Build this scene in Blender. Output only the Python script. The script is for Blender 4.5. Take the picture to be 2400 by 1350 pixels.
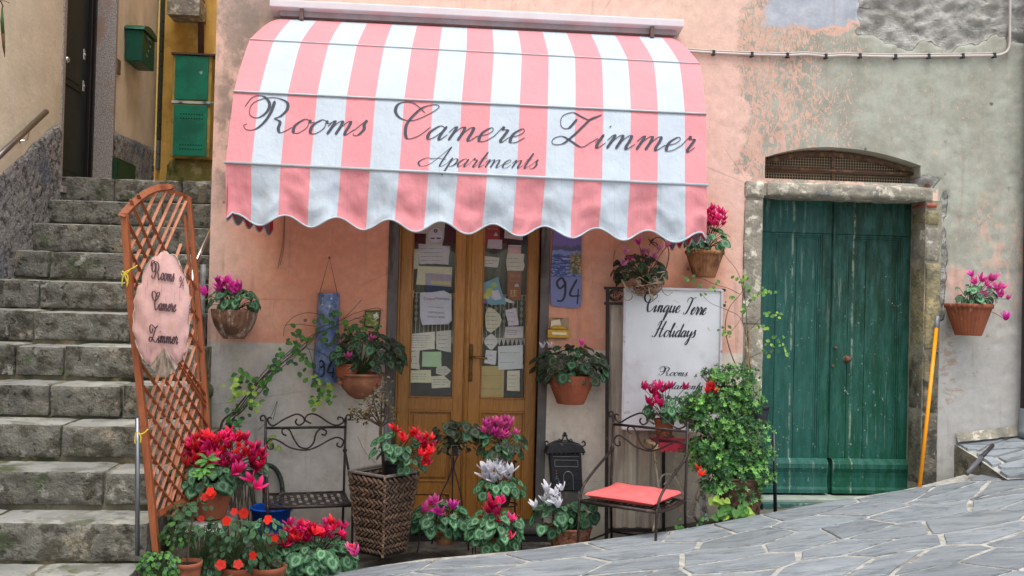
import bpy, math, random
from mathutils import Vector as V, Matrix, noise
for o in list(bpy.data.objects): bpy.data.objects.remove(o)
SC = bpy.context.scene
COL = SC.collection
R = random.Random(11)

# ---------------- camera ----------------
F = 2333.0                      # focal length in photograph pixels (35 mm on a 36 mm sensor)
DIST = 6.6
EYE = V((0, -DIST, 1.46))
_d = V((1000-1200, -(702-675), -F)).normalized()          # world +Y seen by the camera
_k = -(_d.x*1 + _d.y*(-0.027))/_d.z
_ex = V((1, -0.027, _k)).normalized()
_ez = _ex.cross(_d)
def ray(px, py):
    v = V((px-1200, -(py-675), -F))
    return V((_ex.dot(v), _d.dot(v), _ez.dot(v)))
def P(px, py, Y=0.0):
    w = ray(px, py); return EYE + w*((Y+DIST)/w.y)
def PX(px, py, X):
    w = ray(px, py); return EYE + w*((X-EYE.x)/w.x)
def PP(px, py, p0, n):
    w = ray(px, py); return EYE + w*((p0-EYE).dot(n)/w.dot(n))
def px_of(X, Y, Z):
    v = V((X, Y, Z)) - EYE
    c = _ex*v.x + _d*v.y + _ez*v.z
    return (1200 - F*c.x/c.z, 675 + F*c.y/c.z)
cam = bpy.data.cameras.new('camera')
camo = bpy.data.objects.new('camera', cam); COL.objects.link(camo)
cam.lens = 36*F/2400; cam.sensor_width = 36; cam.clip_end = 500; cam.clip_start = 0.05
rows = Matrix((( _ex.x, _d.x, _ez.x), (_ex.y, _d.y, _ez.y), (_ex.z, _d.z, _ez.z)))   # world -> camera
camo.matrix_world = Matrix.Translation(EYE) @ rows.transposed().to_4x4()
SC.camera = camo

# ---------------- world, sun, exposure ----------------
SUN_EL, SUN_AZ = 68.0, -25.0     # light comes over the viewer's left shoulder, softened by cloud
w = bpy.data.worlds.new('World'); SC.world = w; w.use_nodes = True
nt = w.node_tree; nt.nodes.clear()
sk = nt.nodes.new('ShaderNodeTexSky'); sk.sky_type = 'NISHITA'; sk.sun_disc = False
sk.sun_elevation = math.radians(SUN_EL); sk.sun_rotation = math.radians(180+SUN_AZ)
sk.air_density = 1.0; sk.dust_density = 4.0; sk.ozone_density = 1.0
hs = nt.nodes.new('ShaderNodeHueSaturation'); hs.inputs['Saturation'].default_value = 0.42
bg = nt.nodes.new('ShaderNodeBackground'); bg.inputs['Strength'].default_value = 0.15
wo = nt.nodes.new('ShaderNodeOutputWorld')
nt.links.new(sk.outputs[0], hs.inputs['Color']); nt.links.new(hs.outputs[0], bg.inputs[0]); nt.links.new(bg.outputs[0], wo.inputs[0])
sl = bpy.data.lights.new('sun', 'SUN'); sl.energy = 1.15; sl.angle = math.radians(30); sl.color = (1, .97, .94)
so = bpy.data.objects.new('sun', sl); COL.objects.link(so)
_e, _a = math.radians(SUN_EL), math.radians(SUN_AZ)
sdir = V((math.sin(_a)*math.cos(_e), -math.cos(_a)*math.cos(_e), math.sin(_e)))     # towards the sun
so.rotation_euler = sdir.to_track_quat('Z', 'Y').to_euler()
SC.view_settings.view_transform = 'Standard'
try: SC.view_settings.look = 'None'
except Exception: pass
SC.view_settings.exposure = 0.8; SC.view_settings.gamma = 1.0; SC.view_settings.use_curve_mapping = False

# ---------------- colours and materials ----------------
def hexc(h, k=1.0):
    out = []
    for i in (0, 2, 4):
        c = int(h[i:i+2], 16)/255
        out.append((c/12.92 if c <= .04045 else ((c+.055)/1.055)**2.4)*k)
    return tuple(out)+(1,)
def col(c, k=1.0):
    return hexc(c, k) if isinstance(c, str) else (c[0]*k, c[1]*k, c[2]*k, 1)
class NT:
    def __init__(s, name):
        s.m = bpy.data.materials.new(name); s.m.use_nodes = True; s.t = s.m.node_tree
        s.b = s.t.nodes['Principled BSDF']; s._obj = None; s.out = s.t.nodes['Material Output']
    def node(s, typ): return s.t.nodes.new(typ)
    def put(s, sock, val):
        if isinstance(val, bpy.types.NodeSocket): s.t.links.new(val, sock)
        elif val is not None: sock.default_value = val
    def obj(s):
        if s._obj is None: s._obj = s.node('ShaderNodeTexCoord').outputs['Object']
        return s._obj
    def op(s, o, a, b=0.0, c=None, clamp=False):
        n = s.node('ShaderNodeMath'); n.operation = o; n.use_clamp = clamp
        s.put(n.inputs[0], a); s.put(n.inputs[1], b)
        if c is not None: s.put(n.inputs[2], c)
        return n.outputs[0]
    def xyz(s, vec=None):
        n = s.node('ShaderNodeSeparateXYZ'); s.put(n.inputs[0], vec or s.obj()); return n.outputs
    def map(s, scale=(1,1,1), loc=(0,0,0), rot=(0,0,0), vec=None):
        n = s.node('ShaderNodeMapping'); s.put(n.inputs[0], vec or s.obj())
        n.inputs['Location'].default_value = loc; n.inputs['Scale'].default_value = scale; n.inputs['Rotation'].default_value = rot
        return n.outputs[0]
    def noise(s, scale=5, detail=4, rough=.55, vec=None, dist=0, color=False):
        n = s.node('ShaderNodeTexNoise'); n.inputs['Scale'].default_value = scale; n.inputs['Detail'].default_value = detail
        n.inputs['Roughness'].default_value = rough; n.inputs['Distortion'].default_value = dist
        s.put(n.inputs['Vector'], vec or s.obj()); return n.outputs[1 if color else 0]
    def voro(s, scale=5, vec=None, feature='F1', out=0, rnd=1):
        n = s.node('ShaderNodeTexVoronoi'); n.feature = feature; n.inputs['Scale'].default_value = scale
        n.inputs['Randomness'].default_value = rnd
        s.put(n.inputs['Vector'], vec or s.obj()); return n.outputs[out]
    def ss(s, lo, hi, x, a=0.0, b=1.0):
        n = s.node('ShaderNodeMapRange'); n.interpolation_type = 'SMOOTHSTEP' if lo < hi else 'LINEAR'; n.clamp = True
        s.put(n.inputs[0], x)
        n.inputs[1].default_value = lo; n.inputs[2].default_value = hi; n.inputs[3].default_value = a; n.inputs[4].default_value = b
        return n.outputs[0]
    def mix(s, f, a, b, blend='MIX'):
        n = s.node('ShaderNodeMix'); n.data_type = 'RGBA'; n.blend_type = blend; n.clamp_factor = True
        s.put(n.inputs[0], f); s.put(n.inputs[6], a); s.put(n.inputs[7], b); return n.outputs[2]
    def val(s, c, v):                                     # multiply a colour by a value
        n = s.node('ShaderNodeVectorMath'); n.operation = 'SCALE'; s.put(n.inputs[0], c); s.put(n.inputs['Scale'], v); return n.outputs[0]
    def bump(s, h, strength=.3, dist=.02, prev=None):
        n = s.node('ShaderNodeBump'); n.inputs['Strength'].default_value = strength; n.inputs['Distance'].default_value = dist
        s.put(n.inputs['Height'], h)
        if prev is not None: s.put(n.inputs['Normal'], prev)
        return n.outputs[0]
    def rand(s): return s.node('ShaderNodeObjectInfo').outputs['Random']
    def done(s, c=None, r=None, nrm=None, metal=None, spec=None):
        s.put(s.b.inputs['Base Color'], c)
        if r is not None: s.put(s.b.inputs['Roughness'], r)
        if nrm is not None: s.put(s.b.inputs['Normal'], nrm)
        if metal is not None: s.b.inputs['Metallic'].default_value = metal
        if spec is not None: s.b.inputs['Specular IOR Level'].default_value = spec
        return s.m
def mat(name, c, r=.7, var=.18, vs=7, layers=(), bump=.25, bs=45, bd=.008, metal=0, spec=.4, jit=0, stretch=None, trans=0, k=1.0):
    """base colour with value noise, extra (colour, scale, lo, hi[, stretch]) patches and fine relief"""
    t = NT(name)
    vec = t.map(stretch) if stretch else t.obj()
    c0 = t.node('ShaderNodeRGB'); c0.outputs[0].default_value = col(c, k); cur = c0.outputs[0]
    for i, L in enumerate(layers):
        lc, sc, lo, hi = L[:4]; st = L[4] if len(L) > 4 else (1,1,1)
        m = t.ss(lo, hi, t.noise(sc, 6, .62, t.map(st, (3.1*i+1.7, 5.3*i, 2.2*i))))
        cur = t.mix(m, cur, col(lc))
    if var:
        cur = t.val(cur, t.ss(.25, .75, t.noise(vs, 5, .6, vec), 1-var, 1+var))
    if jit:
        cur = t.val(cur, t.ss(0, 1, t.rand(), 1-jit, 1+jit))
    nrm = t.bump(t.noise(bs, 5, .6, vec), bump, bd) if bump else None
    t.done(cur, r, nrm, metal, spec)
    if trans:
        tr = t.node('ShaderNodeBsdfTranslucent'); t.put(tr.inputs[0], cur)
        mx = t.node('ShaderNodeMixShader'); mx.inputs[0].default_value = trans
        t.t.links.new(t.b.outputs[0], mx.inputs[1]); t.t.links.new(tr.outputs[0], mx.inputs[2]); t.t.links.new(mx.outputs[0], t.out.inputs[0])
    return t.m

# ---------------- object helpers ----------------
ORG = {}
def tag(o, label=None, cat=None, group=None, kind=None):
    if label: o['label'] = label
    if cat: o['category'] = cat
    if group: o['group'] = group
    if kind: o['kind'] = kind
    return o
def thing(name, loc=(0,0,0), label=None, cat=None, group=None, kind=None):
    o = bpy.data.objects.new(name, None); COL.objects.link(o); o.location = V(loc); o.empty_display_size = .05
    ORG[o.name] = V(loc); return tag(o, label, cat, group, kind)
def link(name, me, parent=None, M=None):
    """an object sharing mesh data, placed by a world matrix M under its (unrotated) parent"""
    o = bpy.data.objects.new(name, me); COL.objects.link(o)
    M = M or Matrix.Identity(4)
    if parent is not None:
        o.parent = parent; M = Matrix.Translation(-ORG[parent.name]) @ M
    o.matrix_basis = M
    ORG[o.name] = V((0,0,0)) if parent is None else ORG[parent.name]
    return o
class MB:
    def __init__(s, xf=None): s.v = []; s.f = []; s.mi = []; s.uv = {}; s.xf = xf
    def add(s, vs, fs, mi=0):
        b = len(s.v)
        s.v += [(s.xf @ V(v)) if s.xf else V(v) for v in vs]
        s.f += [tuple(i+b for i in f) for f in fs]; s.mi += [mi]*len(fs)
    def hexa(s, p, mi=0):                                  # 4 bottom corners then 4 top corners, both counter-clockwise
        s.add(p, [(3,2,1,0), (4,5,6,7), (0,1,5,4), (1,2,6,5), (2,3,7,6), (3,0,4,7)], mi)
    def box(s, a, b, mi=0):
        (x0,y0,z0), (x1,y1,z1) = a, b
        x0, x1 = sorted((x0,x1)); y0, y1 = sorted((y0,y1)); z0, z1 = sorted((z0,z1))
        s.hexa([(x0,y0,z0),(x1,y0,z0),(x1,y1,z0),(x0,y1,z0),(x0,y0,z1),(x1,y0,z1),(x1,y1,z1),(x0,y1,z1)], mi)
    def prism(s, pts, off, mi=0):                          # polygon swept along a vector
        n = len(pts); off = V(off); a = [V(p) for p in pts]
        s.add(a + [p+off for p in a], [tuple(range(n))[::-1], tuple(range(n, 2*n))] + [(i, (i+1) % n, n+(i+1) % n, n+i) for i in range(n)], mi)
    def tube(s, pts, r, n=6, mi=0, cap=True):
        pts = [V(p) for p in pts]; m = len(pts)
        rr = r if isinstance(r, (list, tuple)) else [r]*m
        up = None; rings = []
        for i, p in enumerate(pts):
            t = (pts[min(i+1, m-1)] - pts[max(i-1, 0)])
            t = t.normalized() if t.length > 1e-9 else V((0,0,1))
            if up is None: up = t.orthogonal().normalized()
            up = (up - t*up.dot(t)); up = up.normalized() if up.length > 1e-6 else t.orthogonal().normalized()
            sd = t.cross(up)
            rings.append([p + (up*math.cos(2*math.pi*k/n) + sd*math.sin(2*math.pi*k/n))*rr[i] for k in range(n)])
        vs = [q for rg in rings for q in rg]
        fs = [(i*n+k, i*n+(k+1) % n, (i+1)*n+(k+1) % n, (i+1)*n+k) for i in range(m-1) for k in range(n)]
        if cap: fs += [tuple(range(n))[::-1], tuple((m-1)*n+k for k in range(n))]
        s.add(vs, fs, mi)
    def bar(s, a, b, w, d, up=(0,0,1), mi=0):              # rectangular bar, w across, d along the 'up' direction
        a, b = V(a), V(b); t = (b-a).normalized(); u = V(up); u = (u-t*u.dot(t)).normalized(); sd = t.cross(u)
        q = [(-1,-1),(1,-1),(1,1),(-1,1)]
        s.add([a+sd*(x*w/2)+u*(y*d/2) for x, y in q] + [b+sd*(x*w/2)+u*(y*d/2) for x, y in q],
              [(3,2,1,0), (4,5,6,7), (0,1,5,4), (1,2,6,5), (2,3,7,6), (3,0,4,7)], mi)
    def lathe(s, prof, c, n=28, flute=0, amp=0, mi=0, sx=1, sy=1, cap=True, arc=None):   # prof: (radius, z)
        c = V(c); m = len(prof); a0, a1 = arc or (0, 2*math.pi); full = arc is None
        N_ = n if full else n+1
        vs = []
        for (r, z) in prof:
            for k in range(N_):
                a = a0 + (a1-a0)*k/n
                rr = r*(1 + (amp*math.cos(flute*a) if flute else 0))
                vs.append(c + V((rr*math.cos(a)*sx, rr*math.sin(a)*sy, z)))
        fs = []
        for i in range(m-1):
            for k in range(n):
                k2 = (k+1) % N_ if full else k+1
                fs.append((i*N_+k, i*N_+k2, (i+1)*N_+k2, (i+1)*N_+k))
        if cap and full:
            fs.append(tuple(range(N_))[::-1]); fs.append(tuple((m-1)*N_+k for k in range(N_)))
        s.add(vs, fs, mi)
    def grid(s, fn, nu, nv, mi=0, flip=False):
        vs = [fn(i/nu, j/nv) for j in range(nv+1) for i in range(nu+1)]
        fs = []
        for j in range(nv):
            for i in range(nu):
                a = j*(nu+1)+i; q = (a, a+1, a+nu+2, a+nu+1)
                fs.append(q[::-1] if flip else q)
        s.add(vs, fs, mi)
    def ball(s, c, r, n=10, m=6, mi=0, sc=(1,1,1)):
        c = V(c); vs = []; 
        for i in range(1, m):
            for k in range(n):
                a = math.pi*i/m; b = 2*math.pi*k/n
                vs.append(c+V((r*sc[0]*math.sin(a)*math.cos(b), r*sc[1]*math.sin(a)*math.sin(b), r*sc[2]*math.cos(a))))
        vs += [c+V((0,0,r*sc[2])), c-V((0,0,r*sc[2]))]
        fs = [(i*n+k, (i+1)*n+k, (i+1)*n+(k+1) % n, i*n+(k+1) % n) for i in range(m-2) for k in range(n)]
        t = (m-1)*n
        fs += [(t, k, (k+1) % n) for k in range(n)] + [(t+1, (m-2)*n+(k+1) % n, (m-2)*n+k) for k in range(n)]
        s.add(vs, fs, mi)
    def mesh(s, name, mats, smooth=False, org=V((0,0,0))):
        me = bpy.data.meshes.new(name)
        me.from_pydata([v-org for v in s.v], [], s.f)
        for m_ in (mats if isinstance(mats, (list, tuple)) else [mats]): me.materials.append(m_)
        if any(s.mi): me.polygons.foreach_set('material_index', s.mi)
        if smooth: me.shade_smooth()
        me.update(); return me
    def build(s, name, mats, parent=None, smooth=False, bevel=0, auto=None, at=None):
        """at: origin of a new top-level object"""
        org = ORG[parent.name] if parent is not None else V(at or (0,0,0))
        me = s.mesh(name, mats, smooth, org)
        if auto is not None:
            me.shade_smooth(); me.set_sharp_from_angle(angle=math.radians(auto))
        o = bpy.data.objects.new(name, me); COL.objects.link(o)
        if parent is not None: o.parent = parent
        else: o.location = org
        ORG[o.name] = org
        if bevel:
            b = o.modifiers.new('bevel', 'BEVEL'); b.width = bevel; b.segments = 2; b.limit_method = 'ANGLE'; b.harden_normals = False
        return o
def lerp(a, b, t): return a+(b-a)*t
def interp(x, pts):
    if x <= pts[0][0]: return pts[0][1]
    for (x0,y0), (x1,y1) in zip(pts, pts[1:]):
        if x <= x1: return lerp(y0, y1, (x-x0)/(x1-x0))
    return pts[-1][1]
def fbm(x, y, z=0.0, o=5): return noise.fractal(V((x, y, z)), 1.0, 2.0, o)
def cr(pts, n=6):                                          # Catmull-Rom through the points
    pts = [V(p) for p in pts]
    if len(pts) < 3: return pts
    q = [pts[0]*2-pts[1]] + pts + [pts[-1]*2-pts[-2]]; out = []
    for i in range(1, len(q)-2):
        for k in range(n):
            t = k/n; a, b, c, d = q[i-1], q[i], q[i+1], q[i+2]
            out.append(.5*((2*b)+(c-a)*t+(2*a-5*b+4*c-d)*t*t+(3*b-a-3*c+d)*t**3))
    out.append(q[-2]); return out

# ---------------- handwriting: a small pen font ----------------
G = {
 'o': (1.05, [[(.75,.95),(.42,1),(.1,.55),(.25,.05),(.6,.03),(.88,.45),(.75,.95),(.95,.78),(1.15,.85)]]),
 'm': (1.7, [[(0,.55),(.15,.95),(.27,.85),(.25,0)], [(.25,.35),(.5,.9),(.7,.95),(.77,.6),(.76,0)], [(.76,.35),(1.0,.9),(1.2,.95),(1.27,.6),(1.27,.2),(1.4,0),(1.7,.4)]]),
 'n': (1.2, [[(0,.55),(.15,.95),(.27,.85),(.25,0)], [(.25,.35),(.5,.9),(.7,.95),(.77,.6),(.77,.2),(.9,0),(1.2,.4)]]),
 's': (.75, [[(0,.3),(.4,1.1),(.42,.8),(.58,.45),(.45,.05),(.2,0),(.08,.15)]]),
 'a': (1.15, [[(.82,.85),(.45,1),(.1,.5),(.25,.03),(.6,.3),(.84,.95)], [(.84,1),(.78,.3),(.9,0),(1.15,.4)]]),
 'e': (.9, [[(0,.35),(.5,.55),(.65,.85),(.45,1),(.15,.6),(.25,.05),(.6,.05),(.9,.4)]]),
 'r': (.85, [[(0,.35),(.2,1.1),(.28,.9),(.55,.88),(.55,.5),(.52,.15),(.65,0),(.85,.35)]]),
 'i': (.6, [[(0,.35),(.2,1)], [(.2,1),(.18,.25),(.32,0),(.6,.4)], [(.24,1.5),(.3,1.58),(.26,1.62)]]),
 't': (.65, [[(0,.4),(.25,1.9),(.22,.3),(.38,0),(.65,.4)], [(-.05,1.08),(.62,1.08)]]),
 'p': (1.0, [[(0,.4),(.2,1.05),(.2,-1.1)], [(.2,.5),(.5,.98),(.8,.85),(.8,.35),(.5,.02),(.25,.15)], [(.6,.03),(1.0,.4)]]),
 'u': (1.15, [[(0,.4),(.15,1),(.15,.3),(.35,0),(.7,.4),(.8,1)], [(.8,1),(.78,.25),(.9,0),(1.15,.4)]]),
 'q': (1.15, [[(.82,.85),(.45,1),(.1,.5),(.25,.03),(.6,.3),(.84,.95)], [(.84,1),(.75,-1.1),(.95,-.6),(1.15,.35)]]),
 'd': (1.15, [[(.82,.85),(.45,1),(.1,.5),(.25,.03),(.6,.3),(.84,.95)], [(.95,2.1),(.8,.3),(.9,0),(1.15,.4)]]),
 'l': (.65, [[(0,.35),(.42,1.7),(.36,2.15),(.18,1.7),(.18,.3),(.35,0),(.65,.4)]]),
 'y': (1.1, [[(0,.4),(.15,1),(.15,.35),(.35,.1),(.7,.5),(.85,1)], [(.85,1),(.8,-.7),(.5,-1.15),(.35,-.8),(.8,0),(1.1,.4)]]),
 'R': (1.4, [[(-0.67, 2.25), (-0.47, 1.375), (-0.505, 0.625), (-0.783, 0.15), (-1.253, 0.1), (-1.592, 0.375), (-1.479, 0.52)], [(-2.262, 1.75), (-2.131, 2.44), (-1.522, 2.52), (-0.87, 2.0), (-0.739, 1.375), (-1.07, 0.975), (-1.653, 1.19), (-1.914, 1.875), (-1.566, 2.3), (-0.783, 2.46), (0.07, 2.19), (0.392, 1.69), (0.278, 1.19), (-0.035, 0.975)], [(-0.035, 0.975), (0.435, 0.75), (0.609, 0.25), (0.922, -0.02), (1.392, 0.4)]]),
 'C': (1.0, [[(0.183, 1.88), (-0.835, 2.56), (-1.566, 2.5), (-1.531, 1.94), (-0.992, 1.44), (-0.27, 1.31), (0.357, 1.75), (0.731, 2.31), (0.392, 2.5), (-0.2, 2.19), (-0.457, 1.25), (-0.313, 0.6), (0.087, 0.02), (0.609, 0.25), (0.957, 0.9)]]),
 'Z': (0.6, [[(-1.244, 2.0), (-1.409, 1.31), (-1.888, 1.44), (-2.175, 2.125), (-1.74, 2.44), (-1.131, 2.19), (-0.522, 1.975), (-0.131, 2.25), (-0.026, 2.4)], [(-0.026, 2.35), (-0.461, 2.06), (-0.67, 1.44), (-0.87, 0.81), (-1.192, 0.19), (-1.714, 0.15), (-1.879, 0.5), (-1.479, 0.725), (-0.748, 0.375), (0.0, 0.02), (0.348, 0.375), (0.609, 0.7)]]),
 'A': (1.8, [[(.2,.9),(-.5,1.0),(-1.0,.5),(-.6,.0),(.1,.2),(.7,1.2),(1.25,2.5)], [(1.25,2.5),(1.2,1.2),(1.2,.2),(1.4,0),(1.8,.4)], [(-.1,.85),(.6,1.0),(1.5,.85)]]),
 'T': (1.7, [[(.1,1.7),(0,2.1),(.4,2.4),(1.0,2.25),(1.7,2.45)], [(1.05,2.3),(.95,1.1),(.7,.15),(.2,0),(.0,.3)]]),
 'H': (2.0, [[(0,1.7),(.3,2.3),(.6,2.3),(.5,1.2),(.3,.1),(-.2,0),(-.3,.25)], [(1.5,2.45),(1.25,1.3),(1.2,.2),(1.45,0),(2.0,.4)], [(.1,1.1),(.7,1.25),(1.6,1.15)]]),
 '9': (1.0, [[(.7,1.6),(.4,2),(.05,1.55),(.3,1.1),(.65,1.45),(.7,1.7)], [(.7,1.75),(.72,.7),(.5,.1),(.1,.05)]]),
 '4': (1.0, [[(.6,2),(.1,.65),(.9,.62)], [(.75,1.2),(.7,-.1)]]),
 '1': (.5, [[(.1,1.6),(.3,2),(.3,0)]]), '2': (.9, [[(.05,1.6),(.35,2),(.65,1.5),(.1,.1),(.8,.1)]]),
 '5': (.9, [[(.7,1.95),(.2,1.9),(.15,1.15),(.55,1.2),(.65,.5),(.3,0),(.05,.15)]]),
 '/': (.5, [[(.4,2),(.05,0)]]), '.': (.4, [[(.1,.05),(.15,.12),(.2,.05)]]), ' ': (1.0, []), ',': (.4, [[(.2,.1),(.15,-.3)]]),
}
def pen(text, fn, x0, y0, x1, y1, xh, slant=.6, wmin=.03, wmax=.14, even=False):
    """text written along the picture line (x0,y0)-(x1,y1), x-height xh; fn(px,py)->world.  Returns MB"""
    adv = sum(G[c][0] for c in text); mb = MB(); L = math.hypot(x1-x0, y1-y0)
    sx = L/adv; ux, uy = (x1-x0)/L, (y1-y0)/L; cx = 0
    for ch in text:
        a, strokes = G[ch]
        for st in strokes:
            pts = [p.to_2d() for p in cr([(x, y, 0) for x, y in st], 7)]
            q = []
            for p in pts:
                lx = (cx+p.x)*sx + p.y*slant*xh; ly = p.y*xh
                q.append(V((x0+ux*lx, y0+uy*lx-ly)))
            n = len(q); vs = []
            for i in range(n):
                t = q[min(i+1, n-1)]-q[max(i-1, 0)]
                if t.length < 1e-6: t = V((1, 0))
                t.normalize(); nn = V((-t.y, t.x))
                dn = max(0, abs(t.y)-.25)/.75 if t.y > 0 or even else 0
                # thin on the up-stroke, thick on the way down
                if (i == 0 or q[min(i+1,n-1)].y < q[max(i-1,0)].y) and not even: dn *= 0.15
                wdt = xh*(lerp(wmin, wmax, dn))
                if i in (0, n-1): wdt *= .6
                vs += [q[i]+nn*wdt, q[i]-nn*wdt]
            mb.add([fn(v.x, v.y) for v in vs], [(2*i, 2*i+1, 2*i+3, 2*i+2) for i in range(n-1)])
        cx += a
    return mb
def print_mesh(s, M, mats, name='lettering', parent=None, mirror=False):
    """printed lettering from the built-in font, M maps its unit-height plane to the world"""
    cu = bpy.data.curves.new('f', 'FONT'); cu.body = s; cu.size = 1; cu.align_x = 'CENTER'; cu.align_y = 'CENTER'; cu.resolution_u = 2
    o = bpy.data.objects.new('f', cu); COL.objects.link(o)
    me = bpy.data.meshes.new_from_object(o); bpy.data.objects.remove(o)
    me.name = name; me.materials.clear(); me.materials.append(mats)
    org = ORG[parent.name] if parent else V((0,0,0))
    me.transform(Matrix.Translation(-org) @ M @ (Matrix.Scale(-1, 4, (1,0,0)) if mirror else Matrix.Identity(4)))
    q = bpy.data.objects.new(name, me); COL.objects.link(q)
    if parent: q.parent = parent
    ORG[q.name] = org
    return q
# =====================================================================
# the pink house: wall with openings
# =====================================================================
def X_(px, py=700, Y=0): return P(px, py, Y).x
def Z_(py, px=1200, Y=0): return P(px, py, Y).z
WX0 = P(487, 720).x
DOOR_X0, DOOR_X1 = X_(929, 800), X_(1263, 800)
DOOR_Z1 = Z_(440, 1100)
G_X0, G_X1 = X_(1779, 800), X_(2163, 800)
G_Z0, G_Z1 = -0.1, Z_(460, 1950)
A_X0, A_X1 = X_(1793, 395), X_(2158, 400)
A_Z0 = Z_(424, 1960)
def arch_top(x):
    t = (x-A_X0)/(A_X1-A_X0)
    zl, zm, zr = Z_(368, 1793), Z_(345, 1950), Z_(388, 2160)
    t = min(1.0, max(0.0, t)); tm = .43
    return zm-(zm-zl)*((tm-t)/tm)**2 if t < tm else zm-(zm-zr)*((t-tm)/(1-tm))**2
zmA = arch_top(lerp(A_X0, A_X1, .43))
def rub_mask(x, z):
    """where the plaster has fallen off down to rubble"""
    X0, X1, Z0 = X_(2012, 60), X_(2700, 60), Z_(100, 2200)
    n = fbm(x*5, 3.1, z*5)*.09 + fbm(x*19, 1, z*19, 3)*.025
    d = min(x-X0+n, z-(Z0 + .05*math.sin(x*5)) + n)
    d2 = -1
    # broken corner right of the fanlight and a chipped strip beside the right jamb
    cx, cz = X_(2185, 420), Z_(425, 2185)
    d2 = .055 - math.hypot((x-cx)*.8, z-cz) + n*.5
    cx, cz = X_(2212, 600), Z_(600, 2212)
    d3 = min(.018-abs(x-cx)+n*.35, .45-abs(z-cz)) 
    return max(d, d2, d3)
def wall_dy(x, z):
    y = fbm(x*2.2, 7, z*2.2, 4)*.006 + fbm(x*14, 2, z*14, 3)*.0022
    m = rub_mask(x, z)
    if m > -.02:
        k = max(0, min(1, (m+.004)/.02))
        rock = .006 + .024*fbm(x*13, 5, z*17, 7) + .02*abs(fbm(x*5.5, 9, z*6, 4)) + .03*max(0, fbm(x*3, 1, z*8, 3)-.15)
        y += k*(rock+.006)
    # shallow flaking scars in the grey plaster
    if x > X_(2090, 300):
        s = fbm(x*7, 11, z*5.5, 5)
        if s > .33: y += .004
    return y
def axis(a, b, step, keys):
    ks = sorted(k for k in keys if a < k < b); pts = [a]+ks+[b]; out = [a]
    for p, q in zip(pts, pts[1:]):
        n = max(1, round((q-p)/step)); out += [p+(q-p)*i/n for i in range(1, n+1)]
    return out
xs = axis(WX0, 4.35, .019, [DOOR_X0, DOOR_X1, G_X0, G_X1, A_X0, A_X1]) + [5, 6, 8]
zs = [-.6, -.4] + axis(-.2, 3.75, .019, [G_Z1, A_Z0, zmA, DOOR_Z1]) + [4.2, 5, 6.5]
def build_wall():
    iA = min(range(len(zs)), key=lambda i: abs(zs[i]-zmA))
    z_hi = zmA+.35
    vs = []; fs = []; idx = {}
    def vert(i, j):
        if (i, j) in idx: return idx[i, j]
        x, z = xs[i], zs[j]
        off = arch_top(x)-zmA
        fall = 1.0 if A_X0-1e-4 <= x <= A_X1+1e-4 else math.exp(-min(abs(x-A_X0), abs(x-A_X1))*14)
        off *= fall
        if z > A_Z0:
            k = (z-A_Z0)/(zmA-A_Z0) if z <= zmA else max(0, (z_hi-z)/(z_hi-zmA))
            z = z + off*k
        y = wall_dy(x, z)
        if x < WX0+.004: y += .004
        vs.append((x, y, z)); idx[i, j] = len(vs)-1; return len(vs)-1
    def hole(xc, zc):
        if DOOR_X0 < xc < DOOR_X1 and zc < DOOR_Z1: return True
        if G_X0 < xc < G_X1 and zc < G_Z1: return True
        if A_X0 < xc < A_X1 and A_Z0 < zc < zmA: return True
        return False
    holes = set()
    for j in range(len(zs)-1):
        for i in range(len(xs)-1):
            if hole((xs[i]+xs[i+1])/2, (zs[j]+zs[j+1])/2): holes.add((i, j)); continue
            fs.append((vert(i,j), vert(i+1,j), vert(i+1,j+1), vert(i,j+1)))
    # reveals
    def back(k, d): 
        x, y, z = vs[k]; vs.append((x, d, z)); return len(vs)-1
    cache = {}
    for (i, j) in holes:
        d = .29
        for (ni, nj, a, b) in ((i-1,j,(i,j),(i,j+1)), (i+1,j,(i+1,j+1),(i+1,j)), (i,j+1,(i,j+1),(i+1,j+1)), (i,j-1,(i+1,j),(i,j))):
            if (ni, nj) in holes or nj < 0: continue
            va, vb = vert(*a), vert(*b)
            for q in (va, vb):
                if q not in cache: cache[q] = back(q, d)
            fs.append((va, vb, cache[vb], cache[va]))
    me = bpy.data.meshes.new('wall'); me.from_pydata([V(v) for v in vs], [], fs); me.shade_smooth()
    me.set_sharp_from_angle(angle=math.radians(60))
    return me

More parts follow.
